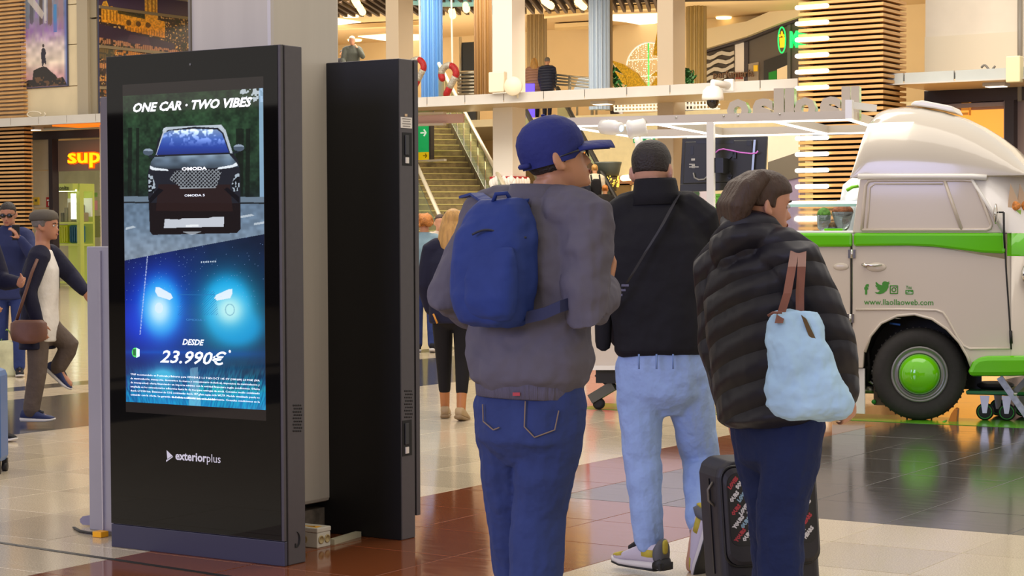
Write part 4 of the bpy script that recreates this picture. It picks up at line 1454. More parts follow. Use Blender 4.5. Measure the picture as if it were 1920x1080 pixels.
    def glowspot(cx, cy, rx, ry, p=2.2):
        r = np.sqrt(((X - cx) / rx) ** 2 + ((Y - cy) / ry) ** 2)
        return 1 / (1 + r ** (2 * p))
    L = low
    w = lambda a: np.where(L, a, 0)
    soft(w(glowspot(300, 580, 62, 75, 1.4)), '0c2ee6')
    soft(w(glowspot(262, 605, 45, 40, 1.3)), '0b2fd6', .8)
    soft(w(glowspot(432, 590, 66, 78, 1.5)), '0a7a8e', .9)
    soft(w(glowspot(303, 575, 39, 56, 4.2)), '0a93f6')
    soft(w(glowspot(428, 574, 45, 58, 4.0)), '08a6ec')
    soft(w(glowspot(446, 612, 44, 36, 3.6)), '0797d8', .95)
    soft(w(glowspot(300, 580, 22, 30, 1.7)), 'c8f0ff')
    soft(w(glowspot(432, 580, 27, 28, 1.7)), 'bdf2f4')
    for pts in ([(293, 538), (300, 538), (322, 550), (326, 558), (320, 562), (297, 555), (292, 546)], [(438, 541), (432, 541), (408, 552), (404, 558), (409, 563), (434, 558), (438, 549)]):
        put(in_poly(X, Y, pts) & L, 'eef6ff', .92)
    e = ((X - 433) / 9) ** 2 + ((Y - 580) / 11.5) ** 2
    put((e < 1.0) & (e > .66), '7fb6cc', .8)
    e = ((X - 299) / 8) ** 2 + ((Y - 577) / 10) ** 2
    put((e < 1.0), 'dff2ff', .8)
    # string of road lamps, city lights
    dl = abs(X - (281 - (Y - 450) * .11))
    put(L & (dl < 1.1) & (np.sin(Y * 2.4) > -.1) & (Y < 628) & (Y > 448), 'cfdcff', .85)
    st = (np.random.default_rng(3).random(X.shape) > .9975) & L & (Y < 575)
    put(st, '9fc3ff', .9)
    put(L & (abs(Y - (490 - (X - 395) * .05)) < 1.4) & (X > 380) & (X < 408) & (np.sin(X * 1.9) > .2), 'e4f2ff', .9)
    m = in_poly(X, Y, [(345, 545), (405, 545), (412, 590), (335, 592)]) & L
    put(m & (np.sin(X * 1.4 + Y * 1.4) > .6), '1c5fa0', .5)
    put(L & (abs(Y - 552) < .8) & (X > 335) & (X < 405), '2d78b8', .6)
    # wet road streaks
    z = smooth(672, 760, Y)
    stv = vnoise(X + (Y - 690) * .25 * np.sign(X - 365), Y * .18, .55, 16)
    soft(np.where(L, z * np.clip(stv * 1.6 - .35, 0, 1), 0), '1fb0d8', .85)
    soft(np.where(L, glowspot(306, 702, 34, 10, 1.6) + .7 * glowspot(305, 720, 16, 34, 1.6), 0), '48b6e0', .75)
    soft(np.where(L, glowspot(420, 735, 60, 22, 1.4) * np.clip(stv + .2, 0, 1), 0), '2fc9c4', .7)
    soft(np.where(L & (Y > 735), z, 0), '0f83cf', .35)
    soft(np.where(L, glowspot(300, 660, 70, 3, 1.2) + glowspot(430, 664, 60, 6, 1.1) * .6, 0), '0c58c8', .6)
    ar = in_poly(X, Y, [(354, 765), (358, 690), (372, 688), (378, 770)])
    put(L & ar, 'b7dcea', .42)
    return C


M_AD = paintmat('screen_print', emit=.95, rough=.03, base=0)
scr = painted('screen', (sx0, KY - .0034, sz1), X1 * (sx1 - sx0), -Z1 * (sz1 - sz0), 340, 760, ad, M_AD, K1)
TW = glow('screen_white', 'f2f4fa', .92)
TS_ = glow('screen_silver', 'ccd3dd', .9)


def sp(px, py):
    p = oy(px, py, gy)
    return V((p.x, KY - .0036, p.z))


def sline(body, px0, px1, pybase, hpx, m, shear=.25, bold=.0, sxf=None, space=1.0, res=2):
    """lettering on the screen between the picture columns px0 and px1"""
    a, b = sp(px0, pybase), sp(px1, pybase)
    size = hpx / 430 / .70
    t = text_part(body, size, a, X1, Z1, m, scr, 'lettering', .0001, bold * size, shear, 'LEFT', 1.0, res, space)
    xs = [v.co.x for v in t.data.vertices]
    k = (b.x - a.x) / (max(xs) - min(xs))
    x0 = min(xs)
    off = a.x - WL[t.name].x
    for v in t.data.vertices:
        v.co.x = off + (v.co.x - x0) * k
    return t


sline('ONE CAR · TWO VIBES', 250, 473, 210, 16, TW, .3, .035)
sline('OMODA', 341, 388, 319.5, 5.5, TW, 0, .03)
sline('OMODA 5', 346, 384, 368.5, 4, TS_, 0, .02)
sline('OMODA 5', 349, 385, 601, 3.6, glow('screen_dim_blue', '2b6ea6', .8), 0, .0)
sline('DESDE', 342, 383, 646, 10.5, TS_, .3, .03)
sline('23.990€', 300, 425, 679, 23, TS_, .3, .018)
MB().lathe([(.0065, 0), (.0065, .0004)], sp(431, 659) + Y1 * .0002, (0, -1, 0), 12).build('asterisk', TS_, scr)
fine = ['*PVP recomendado en Península y Baleares para OMODA 5 1.6 TGDi DCT 145 CV (108 kW) 23.990€ (IVA',
        'de matriculación, transporte, descuentos de marca y concesionario incluidos), impuestos de matriculación y',
        'de transportes) oferta financiando un importe mínimo con la entidad financiera según condiciones. Oferta',
        'ampliada en los concesionarios adheridos hasta fin de mes para entregas de stock. Consumo medio combinado',
        'desde 6,9 l/100 km. Emisiones de CO2 combinadas desde 157 g/km según ciclo WLTP. Modelo visualizado puede no',
        'coincidir con la oferta. La garantía de 7 años o 150.000 km es la del fabricante. Consulte condiciones en la',
        'Consulta las condiciones en tu concesionario']
for k, l in enumerate(fine):
    if k < 6:
        sline(l, 245, 487, 702.5 + 7.6 * k + .8, 3.6, TW, 0, .0, res=1)
    else:
        sline(l, 323, 404, 702.5 + 7.6 * k - 2, 3.4, TW, 0, .0, res=1)
# round eco badge
bd_ = sp(254, 661)
MB().lathe([(.0001, 0), (.0215, 0), (.0215, .0004)], bd_ + Y1 * .0003, (0, -1, 0), 28).build('eco_badge', glow('badge_green', '3fbf57', .8), scr)
MB().prism([sp(256, 652) - Y1 * .0003, sp(262, 655) - Y1 * .0003, sp(262, 668) - Y1 * .0003, sp(256, 671) - Y1 * .0003], -Y1 * .0003).build('badge_panel', glow('badge_pale', 'bfe0ee', .8), scr)
MB().prism([sp(249, 655) - Y1 * .0003, sp(255, 654) - Y1 * .0003, sp(255, 667) - Y1 * .0003, sp(250, 666) - Y1 * .0003], -Y1 * .0003).build('badge_mark', glow('badge_dark', '15602c', .7), scr)
# the printed operator logo under the screen
TL_ = mat('logo_white', 'e4e4ea', .4)


def gp(px, py):
    p = oy(px, py, KY - .003)
    return V((p.x, KY - .0032, p.z))


MB().prism([gp(312.5, 844), gp(324, 855), gp(314, 862)], -Y1 * .0005).build('logo_arrow', TL_, K1)
MB().prism([gp(312, 866), gp(325, 856.5), gp(321.5, 855.5), gp(311.8, 862.5)], -Y1 * .0005).build('logo_stroke', TL_, K1)
a, b, c = gp(329, 863.5), gp(388, 866), gp(414, 867)
for body, p, q, bo in (('exterior', a, b, .028), ('plus', b, c, .0)):
    size = 15.5 / 430 / .70
    t = text_part(body, size, V((p.x, p.y, (a.z + c.z) / 2 + .001)), X1, Z1, TL_, K1, 'lettering', .0003, bo * size, 0, 'LEFT')
    xs = [v.co.x for v in t.data.vertices]
    k = (q.x - p.x - .001) / (max(xs) - min(xs))
    x0 = min(xs)
    for v in t.data.vertices:
        v.co.x = p.x - WL[K1.name].x + (v.co.x - x0) * k
# camera eye at the top of the glass
MB().lathe([(.006, 0), (.006, .002)], gp(357, 121), (0, -1, 0), 14).build('camera_eye', mat('lens_grey', '57585a', .2), K1)

# ------------------------------------------------------------------ steel cabinet and post left of the pillar
M_PUR = mat('satin_steel', '9d9aa3', .34, metal=.35, noise=.04, nscale=4)
c0 = oz(168, 1001)
w = oz(201, 1004).x - c0.x
ztop = at(168, 462, depth(c0)).z
cab = thing('steel_cabinet', (c0.x + .2, c0.y + .15, 0), 'waist-high satin steel cabinet standing left of the front totem', 'cabinet')
MB().box((c0.x + .16, c0.y + .15, ztop / 2 + .01), (.32, .3, ztop - .02)).build('body', M_PUR, cab, bevel=.004)
sx_ = oy(192, 700, c0.y).x
MB().box((sx_, c0.y - .004, ztop / 2), (.006, .012, ztop - .04)).build('highlight_strip', mat('highlight_metal', 'c9c6d2', .2, metal=.6), cab)  # bright strip drawn in for the highlight line along the steel
c1 = at(187, 182, depth(c0) + .55)
pst = thing('metal_post', (c1.x + .1, c1.y, 0), 'tall dark grey metal upright behind the steel cabinet', 'post')
MB().box((c1.x + .15, c1.y + .06, c1.z / 2), (.3, .12, c1.z)).build('upright', mat('grey_brown_metal', '6a646b', .38, metal=.3), pst, bevel=.004)
# floor foot left of the cabinet, yellow cable clip and cables
p0 = oz(159, 987)
ft = MB().prism([at(a, b, depth(p0)) for a, b in ((150, 973), (155, 968), (170, 966), (170, 985), (155, 984), (150, 979))], Y1 * .3).build('rubber_foot', mat('lilac_plastic', '8a8494', .5), cab)
y0_ = oz(190, 1006)
MB().box((y0_.x + .005, y0_.y - .01, .014), (.055, .05, .026)).build('cable_clip', mat('clip_yellow', 'f0a80c', .45), label='yellow cable clip on the floor before the steel cabinet', cat='clip', bevel=.002)
cbl = thing('floor_cable', oz(170, 1003), 'dark cable running on the floor under the steel cabinet', 'cable')
MB().tube([oz(140, 993) + Z1 * .008, oz(150, 999) + Z1 * .008, oz(165, 1002) + Z1 * .008, oz(183, 1004) + Z1 * .008], .007, 6).build('sheath', mat('cable_black', '241f1c', .6), cbl)
MB().tube([oz(137, 991) + Z1 * .006, oz(148, 998) + Z1 * .006], .004, 6).build('loose_end', MATS['cable_black'], cbl)

# ------------------------------------------------------------------ junction box by the pillar foot
j = oz(595, 1028.5)
jb = thing('junction_box_grey', (j.x, j.y, 0), 'white plastic junction box with yellow warning sticker on the floor by the pillar', 'junction box')
MJ = mat('box_white', 'cfc9b8', .45)
jw = ox(620, 1020, j.x).y - j.y
jx = .17
MB().box((j.x - jx / 2, j.y + jw / 2, .034), (jx, jw, .068)).build('body', MJ, jb, bevel=.004)
MB().box((j.x - jx / 2, j.y + jw / 2, .079), (jx + .004, jw + .004, .022)).build('lid', MJ, jb, bevel=.004)
for k in (.28, .74):
    MB().lathe([(.019, 0), (.019, .003), (.014, .004), (.013, .0005)], (j.x, j.y + jw * k, .036), (1, 0, 0), 18).build('cable_gland', mat('gland_tan', 'b09a68', .5), jb)
MB().lathe([(.019, 0), (.019, .003), (.013, .0005)], (j.x - .075, j.y, .036), (0, -1, 0), 18).build('cable_gland', MATS['gland_tan'], jb)
MB().prism([(j.x - .015, j.y + .012, .0904), (j.x - .02, j.y + jw * .62, .0904), (j.x - .13, j.y + .03, .0904)], Z1 * .0006).build('warning_sticker', mat('sticker_yellow', 'f0ad10', .5), jb)
MB().prism([(j.x - .035, j.y + .025, .0911), (j.x - .04, j.y + jw * .4, .0911), (j.x - .085, j.y + .03, .0911)], Z1 * .0005).build('bolt_mark', M_GAP, jb)
# skirting duct from the box to the rear totem, green cable end
a, b = oz(622, 1021), oz(672, 1006)
MB().beam(a + Z1 * .012, b + Z1 * .012, .03, .024).build('cable_duct', mat('duct_cream', 'b7b095', .5), label='cream cable duct on the floor between the box and the rear totem', cat='duct')
p = oz(668, 1003)
MB().tube([p + Z1 * .006, p + Z1 * .018 + RGT * .008, p + Z1 * .034 + RGT * .017], [.004, .004, .003], 6).build('green_wire', mat('wire_green', '4f9e2c', .5), label='short green wire end sticking up beside the cable duct', cat='wire')

# ------------------------------------------------------------------ posters on the left wall
def fantasy(U, T):
    X, Y = U * 88, T * 165
    C = lerp_cols(T, [(0, '8a93a5'), (.25, '77738a'), (.4, '9c86a8'), (.55, 'd7c6c6'), (.75, 'e0cfc0'), (.9, 'c99aa0'), (1, 'a97b80')])
    C = C * (.85 + .3 * vnoise(X, Y, .12, 21))[..., None]
    def put(m, c, k=1.0):
        C[m] = C[m] * (1 - k) + hexa(c) * k
    tops = T < .42
    for x, w, y1, c in ((3, 10, .5, '3f4a5c'), (14, 6, .35, '6c7a8c'), (22, 7, .3, '4c4a52'), (31, 5, .26, '8d77b0'), (40, 6, .33, '4a3a34'), (48, 5, .3, 'c9c6c8'), (57, 8, .34, '6d5040'), (70, 5, .3, '87798a'), (78, 10, .38, '977a86')):
        put((abs(X - x) < w / 2) & (T < y1 + .04 * vnoise(X, Y, .4, 22)), c, .85)
    put(in_poly(X, Y, [(14, 14), (22, 4), (46, 38), (42, 48)]), 'c9c0b8', .8)
    put(in_poly(X, Y, [(64, 24), (70, 24), (70, 72), (63, 72)]), '3f82c0')
    h = np.exp(-((T - .42) / .10) ** 2) * vnoise(X, Y * .4, .3, 23)
    C[:] = C * (1 - .7 * h[..., None]) + hexa('8a5ab0') * .7 * h[..., None]
    edge = np.clip((U - .93) * 12, 0, 1)[..., None]
    C[:] = C * (1 - edge) + hexa('4a68b8') * edge
    rock = [(3, 165), (6, 156), (14, 152), (22, 152), (24, 136), (34, 132), (44, 130), (50, 132), (58, 140), (66, 146), (70, 152), (80, 150), (86, 160), (88, 165)]
    put(in_poly(X, Y, rock), '231a16')
    put(in_poly(X, Y, rock) & (vnoise(X, Y, .3, 24) > .68) & (Y > 148), '7c5634', .7)
    put(in_poly(X, Y, [(41, 130), (39, 112), (40, 100), (43, 97), (47, 100), (49, 107), (47, 112), (49, 124), (48, 128), (46, 124), (44, 124), (43, 130)]), '201a2c')
    put(((X - 43.5) / 2) ** 2 + ((Y - 94) / 3) ** 2 < 1, '3a2a26')
    return C


pm = paintmat('poster_print', rough=.35)
yp = YF + .30
a, b, c = oy(40, 165, yp), oy(126, 160, yp), oy(40, -12, yp)
po = thing('wall_poster', ((a.x + b.x) / 2, yp, a.z), 'tall fantasy city poster with a dark figure on a rock beside the left slats', 'poster')
MB().box(((a.x + b.x) / 2, yp + .015, (a.z + c.z) / 2), (b.x - a.x + .05, .03, c.z - a.z + .05)).build('panel', mat('poster_edge', '3d3f58', .4), po)
painted('print', (a.x, yp - .003, c.z), X1 * (b.x - a.x), -Z1 * (c.z - a.z), 110, 210, fantasy, pm, po)


def nightcity(U, T):
    X, Y = U * 170, T * 230      # picture columns 182..352, rows 0..230
    C = lerp_cols(np.clip(T * 1.0, 0, 1), [(0, '3c2b52'), (.12, '54405e'), (.2, '4a3240'), (.3, '38262a'), (1, '2a1c1e')])
    def put(m, c, k=1.0):
        C[m] = C[m] * (1 - k) + hexa(c) * k
    n1, n2 = vnoise(X, Y, .22, 31), vnoise(X, Y, .45, 32)
    hill = Y > 24 + 10 * vnoise(X, Y * 0, .05, 33)
    put(hill, '3b2a26')
    put(hill & (n2 > .66), '8a5a2c', .8)
    put(hill & (n2 > .8), 'ffcf7a', .8)
    put(hill & (n1 < .3), '1c2016', .7)
    # cathedral
    gold = [(4, 56), (4, 30), (8, 20), (14, 18), (18, 28), (24, 26), (30, 32), (84, 40), (84, -4), (88, -14), (104, -14), (108, 0), (108, 40), (122, 42), (122, 72), (50, 66), (46, 58)]
    m = in_poly(X, Y, gold)
    C[m] = (lerp_cols(np.clip((Y - 10) / 60, 0, 1), [(0, 'f2b84a'), (.5, 'f0a52a'), (1, 'd98a18')]) * (.8 + .4 * n2)[..., None])[m]
    for x in (90, 98, 104):
        put((abs(X - x) < 1.2) & (Y > -6) & (Y < 30), '7d4a10', .7)
    for x in range(8, 44, 6):
        put((abs(X - x) < 1) & (Y > 34) & (Y < 52), '8a520f', .7)
    for x in (54, 72, 90):
        e = ((X - x) / 5) ** 2 + ((Y - 52) / 5) ** 2
        put((e < 1), '4a3010', .8)
    for x in range(52, 120, 5):
        put((abs(X - x) < .8) & (Y > 60) & (Y < 70), '7d4a10', .6)
    put(in_poly(X, Y, [(34, 30), (84, 34), (84, 42), (34, 38)]), '2f3018', .8)
    # dark long roofs and lit facades below
    put(in_poly(X, Y, [(0, 60), (50, 66), (140, 80), (140, 98), (0, 84)]), '3c2a3e')
    put(in_poly(X, Y, [(56, 72), (90, 74), (96, 90), (50, 86)]), '4b3246')
    for y0, c in ((84, 'c98a60'), (100, 'e08c28'), (112, 'c97a30'), (128, 'd08a50'), (150, 'e09a48'), (172, 'c87c34'), (195, 'b26a2c')):
        b_ = (Y > y0 + X * .05) & (Y < y0 + 9 + X * .05)
        put(b_ & (n1 > .38), c, .85)
        put(b_ & (np.sin(X * 1.6) > .7), '4a2c20', .6)
    put(in_poly(X, Y, [(0, 96), (30, 98), (24, 122), (0, 120)]), '4a4a34', .7)
    return C


ya, yb = ox(183, 100, XC).y, ox(352, 100, XC).y
zt = ox(183, -40, XC).z
zt, zb = ox(266, -8, XC).z, ox(266, 232, XC).z
po2 = thing('wall_banner', (XC, (ya + yb) / 2, zb), 'large night photograph banner of a golden lit cathedral above the left shops', 'poster')
MB().box((XC + .03, (ya + yb) / 2, (zt + zb) / 2), (.05, yb - ya, zt - zb)).build('panel', mat('poster_edge', '3d3f58', .4), po2)
painted('print', (XC + .06, ya, zt), Y1 * (yb - ya), -Z1 * (zt - zb), 220, 260, nightcity, pm, po2)
for py in (14, 88, 165):
    z = ox(190, py, XC).z
    MB().box((XC + .07, (ya + yb) / 2, z), (.03, yb - ya, .07)).build('joint_rail', mat('rail_olive', '8c7a5c', .4), po2)
# ------------------------------------------------------------------ food van with serving counter
VO = oz(1722, 790)
VA = YAW - radians(20)
VE = V((cos(VA), sin(VA), 0))
VN = V((-sin(VA), cos(VA), 0))


def vp(px, py, d=0.0):
    """point of the picture on the plane d metres behind the side of the van"""
    r = ray(px, py)
    return CP + r * ((VO + VN * d - CP).dot(VN) / r.dot(VN))


def vl(x, d, z):
    return V((VO.x, VO.y, 0)) + VE * x + VN * d + Z1 * z


def vx(px, py=600, d=0.0):
    return (vp(px, py, d) - VO).dot(VE)


def vz(py, d=0.0, px=1722):
    return vp(px, py, d).z


PEARL = mat('pearl_paint', 'd3c6b4', .22, spec=.5, coat=.6)
WPAINT = mat('white_paint', 'ece8e0', .3, coat=.3)
CHROME = mat('chrome', 'd8d4cc', .12, metal=1.0)
DARKM = mat('under_black', '1a1817', .6)
TIRE = mat('tyre_rubber', '2c2926', .75, noise=.15, nscale=30)
van = thing('food_van', (VO.x, VO.y, 0), 'white and lime green vintage food van with a bulging roof', 'van')


def vprism(name, pts, th, m, parent=None, d=0.0, bevel=0.0, **k):
    return MB().prism([vp(a, b, d) for a, b in pts], VN * th).build(name, m, parent or van, bevel=bevel, **k)


arch = [(1822, 692), (1812, 668), (1797, 642), (1775, 618), (1748, 600), (1715, 591), (1682, 594), (1652, 608), (1632, 632), (1620, 662), (1618, 690)]
vprism('front_door_panel', [(1598, 459), (1700, 459), (1760, 463), (1805, 471), (1886, 486), (1896, 660), (1897, 692)] + arch + [(1598, 690)], .05, PEARL, bevel=.006)
vprism('counter_panel', [(1104, 461), (1594, 459), (1595, 690), (1104, 690)], .05, PEARL, bevel=.006)
vprism('side_skirt', [(1560, 691), (1621, 691), (1621, 776), (1560, 773)], .03, WPAINT, d=.03)
vprism('counter_lip', [(1102, 686), (1590, 686), (1590, 693), (1102, 694)], .03, WPAINT, d=-.02)
# belt band
vprism('green_belt', [(1104, 437), (1597, 437), (1597, 463), (1104, 464)], .06, GRN, d=-.03, bevel=.018)
vprism('green_belt', [(1600, 437), (1883, 437), (1884, 476), (1840, 474), (1800, 469), (1750, 463), (1700, 461), (1600, 462)], .06, GRN, d=-.03, bevel=.018)
vprism('counter_ledge', [(1104, 433), (1600, 433), (1600, 438), (1104, 438)], .7, WPAINT, d=-.01, bevel=.006)
# cab side with blanked window
cab_ = vprism('cab_side', [(1613, 333), (1822, 333), (1884, 437), (1598, 437)], .05, PEARL, bevel=.006)
def bead(pts, r, m=PEARL, name='pressed_bead', parent=van, d=-.002):
    return MB().tube([vp(a, b, d) for a, b in pts], r, 8).build(name, m, parent)
bead([(1616, 431), (1619, 390), (1623, 348), (1628, 340), (1640, 338), (1808, 338), (1822, 339), (1829, 346), (1846, 388), (1859, 421), (1857, 428), (1850, 431), (1616, 431)], .012, parent=cab_)
bead([(1771, 339), (1786, 383), (1803, 431)], .013, parent=cab_)
bead([(1625, 431), (1629, 390), (1631, 352), (1640, 345), (1768, 345)], .006, parent=cab_)
# roof: bulging loft
zg = vz(331)
prof = [(1612, 331), (1615, 308), (1621, 272), (1628, 240), (1636, 216), (1647, 205), (1664, 199), (1690, 197), (1725, 199), (1765, 207), (1805, 219), (1840, 236), (1870, 255), (1897, 276), (1922, 303), (1938, 322), (1950, 338)]
rings = []
HW = .78
for a, b in prof:
    p = vp(a, b, .42)
    x = (p - VO).dot(VE)
    h = max(p.z - zg, .0)
    x = x - 0.0
    ring = []
    for k in range(49):
        t = k / 48
        ang = pi * (t - sin(2 * pi * t) / (2 * pi))
        dd = HW - HW * (abs(cos(ang)) ** .78) * (1 if cos(ang) > 0 else -1)
        hh = abs(sin(ang)) ** .70
        ring.append(vl(x, dd, zg + h * hh))
    rings.append(ring)
MB().loft(rings, cap=False, closed=False).build('roof', mat('roof_cream', 'c8beae', .16, coat=.6), van)
MB().loft([[r[k] for k in range(49)] + [vl((prof and (rings[i][0] - VO).dot(VE)), HW, zg)] for i, r in enumerate(rings[:1])] * 1 + [[vl((rings[1][k] - VO).dot(VE), (rings[1][k] - VO).dot(VN), zg) for k in range(49)] + [vl((rings[1][0] - VO).dot(VE), HW, zg)]], cap=False).build('roof_rear_edge', MATS['roof_cream'], van)
vent = [vp(a, b, .55) for a, b in ((1706, 197), (1712, 190), (1730, 188), (1786, 199), (1793, 212), (1750, 203))]
MB().prism(vent, VN * .45).build('roof_vent', WPAINT, van, bevel=.012)
bead([(1609, 331), (1700, 331), (1822, 331), (1850, 333)], .022, WPAINT, 'rain_gutter', d=-.01)

# nose: plan curve from the near front corner
def nose(d, x0, fwd):
    t = max(-1, min(1, (HW - d) / HW))
    return x0 + fwd * sqrt(max(0, 1 - abs(t) ** 2.6))


xn = vx(1896, 600)
dl = [HW * (1 - cos(pi * k / 28)) for k in range(29)]


def nose_strip(name, z0, z1, off0, off1, m, x0=None, x1=None, fw0=.34, fw1=.34, d_max=2 * HW):
    x0 = xn if x0 is None else x0
    x1 = x0 if x1 is None else x1
    ds = [d for d in dl if d <= d_max + 1e-6]
    A = [vl(nose(d, x0, fw0 + off0), d - off0 * (1 if d < HW else -1) * 0, z0) for d in ds]
    B = [vl(nose(d, x1, fw1 + off1), d, z1) for d in ds]
    C_ = [q - VE * .03 + VN * .0 for q in B]
    D_ = [q - VE * .03 for q in A]
    return MB().loft([A, B, C_, D_], cap=False, closed=False).build(name, m, van)


zb_, zm, zt_ = vz(690), vz(486), vz(437)
nose_strip('nose_panel', zb_, vz(437), 0, 0, PEARL)
nose_strip('nose_green_v', vz(480), vz(438), .012, .014, GRN, d_max=.5)
xw = vx(1822, 333)
WSM = mat('wrapped_screen', 'efe9e2', .25, coat=.3)
nose_strip('windscreen_wrap', vz(437), vz(333), 0, 0, WSM, vx(1884, 437), xw, .34, .44)
bead([(1820, 333), (1884, 437)], .014, WPAINT, 'corner_pillar')
# yoghurt print on the screen: cones with toppings
for k, (px, py) in enumerate(((1878, 388), (1895, 387), (1912, 386))):
    c = vp(px, py, .02)
    dd = .06 + .055 * k
    xx = nose(dd, (vx(1884, 437) + xw) / 2, .40) + .004
    q = vl(xx, dd, vz(390))
    nx = (VE * .5 - VN).normalized()
    side = nx.cross(Z1) * -1
    pk_ = MB().prism([q + Z1 * .17 + side * -.03, q + side * .05 + Z1 * .0, q - side * .05], nx * .006).build('yoghurt_swirl', mat('swirl_cream', 'd8b896', .5), van)
    MB().ell(q + nx * .004 + Z1 * .01, (.046, .014, .034)).build('orange_topping', mat('topping_orange', 'dd8a3a', .5, noise=.4, nscale=60), pk_)
    MB().prism([q - Z1 * .02 - side * .05, q - Z1 * .02 + side * .05, q - Z1 * .125 + side * .036, q - Z1 * .125 - side * .036], nx * .006).build('green_cup', mat('cup_lime', 'a6cf5a', .5), pk_)
    text_part('llao', .055, q - Z1 * .09 + nx * .008, side * -1 if (side * -1).dot(RGT) > 0 else side, Z1, mat('cup_text', '4f8a10', .5), pk_, 'lettering', .0005, .001)
# headlamp
hc = vl(nose(.06, xn, .34) + .01, .04, vz(513))
hx = (VE * .55 - VN * .83).normalized()
hl = MB().lathe([(.06, 0), (.105, .0), (.11, .02), (.09, .045), (.085, .03)], hc, hx, 28).build('headlamp_ring', CHROME, van)
MB().ell(hc + hx * .03, (.085, .085, .03), (perp(hx)[0], perp(hx)[1], hx)).build('headlamp_lens', mat('lens_white', 'fffaf2', .1, emit=.5), hl)
# seams, hinges, handles
for pts, nm in (([(1596.5, 440), (1596.5, 560), (1594.5, 640), (1593, 690)], 'door_gap'), ([(1883, 434), (1886, 500), (1893, 600), (1896, 655)], 'door_gap')):
    bead(pts, .006, DARKM, nm, d=-.001)
bead([(1882, 398), (1882.5, 437), (1884, 466)], .008, DARKM, 'mirror_arm', d=-.06)
bead([(1872, 398), (1882, 398)], .006, DARKM, 'mirror_arm', d=-.06)
mc = vp(1867, 401, -.07)
MB().ell(mc, (.016, .05, .075), (VE, VN, Z1)).build('wing_mirror', CHROME, van)
bead([(1895, 620), (1896, 644)], .012, DARKM, 'hinge', d=-.01)
for a, b in ((1597, 476), (1594, 597)):
    hg = vprism('hinge', [(a - 7, b - 8), (a + 7, b - 8), (a + 7, b + 8), (a - 7, b + 8)], .012, CHROME, d=-.013)
    MB().tube([vp(a, b - 8, -.016), vp(a, b + 8, -.016)], .009, 8).build('hinge_pin', CHROME, hg)
bead([(1592, 640), (1592, 658), (1589, 659)], .006, DARKM, 'latch_rod', d=-.006)
MB().ell(vp(1643, 501, 0), (.075, .012, .035), (VE, VN, Z1)).build('handle_bump', PEARL, van)
hd = MB().tube([vp(1616, 496, -.035), vp(1622, 497, -.04), vp(1640, 498, -.04), vp(1654, 496.5, -.035)], [.008, .01, .009, .006], 8).build('door_handle', CHROME, van)
MB().lathe([(.016, 0), (.014, .03)], vp(1622, 497, 0), -VN, 12).build('handle_boss', CHROME, hd)
MB().ell(vp(1577, 500, 0), (.06, .010, .028), (VE, VN, Z1)).build('handle_bump', PEARL, van)
# swage lines of the front wheel arch
bead([(1605, 580.5), (1690, 580), (1755, 581.5), (1768, 586), (1776, 597), (1795, 632), (1806, 648), (1818, 654), (1893, 653)], .010, d=.0)
bead([(1622, 660), (1632, 630), (1652, 606), (1682, 592), (1715, 589), (1748, 598), (1776, 617), (1799, 642), (1814, 668), (1822, 690)], .011, d=-.002)
# wheel well
A_ = [vp(a, b, .02) for a, b in arch]
MB().loft([A_, [p + VN * .34 for p in A_]], cap=False, closed=False).build('wheel_well_liner', DARKM, van)
vprism('wheel_well_back', [(1560, 560), (1840, 560), (1840, 730), (1560, 730)], .03, DARKM, d=.36)
bead([(1662, 600), (1672, 596), (1690, 597)], .009, CHROME, 'tap_pipe', d=.15)
bead([(1668, 606), (1688, 609)], .008, mat('tap_blue', '3a6fc4', .4), 'tap_lever', d=.14)
bead([(1640, 690), (1628, 705), (1626, 712), (1642, 722), (1660, 726)], .012, STEEL, 'hose', d=.22)
bead([(1624, 640), (1630, 690), (1626, 715)], .02, DARKM, 'strut', d=.2)
# wheel, steered a little
wa_ = VA - radians(13)
wn = V((sin(VA + radians(9)), -cos(VA + radians(9)), 0))     # wheel face direction
wc = vp(1724, 708, .05)
wc = V((wc.x, wc.y, .342))
wh = MB().lathe([(.20, -.15), (.30, -.165), (.335, -.14), (.342, -.08), (.338, -.02), (.318, .012), (.275, .022), (.225, .014), (.205, .0), (.20, -.03)], wc, wn, 56).build('tyre', TIRE, van)
MB().lathe([(.21, -.012), (.206, .006), (.192, .008), (.185, -.004), (.168, -.010), (.162, .000), (.152, -.002), (.148, -.03), (.001, -.032)], wc, wn, 48).build('wheel_rim', mat('rim_grey', '8f8e8a', .3, metal=.6), wh)
MB().lathe([(.151, -.012), (.150, .010), (.142, .040), (.12, .072), (.085, .094), (.045, .106), (.001, .109)], wc, wn, 40).build('hub_cap', mat('hub_lime', '6fd004', .1, coat=.8), wh)
tr = MB()
for k in range(48):
    a = 2 * pi * k / 48
    x_, y_ = perp(wn)
    r_ = x_ * cos(a) + y_ * sin(a)
    t_ = x_ * -sin(a) + y_ * cos(a)
    tr.obox(wc + r_ * .336 - wn * .06 - t_ * .006, r_ * .012, t_ * .012, -wn * .07)
tr.build('tread_blocks', TIRE, wh, kind='stuff')
# bumper
bmp = vprism('bumper', [(1815, 706), (1815, 696), (1822, 680), (1832, 671), (1850, 668), (1960, 667), (1960, 704), (1880, 706)], .16, GRN, d=-.13, bevel=.035)
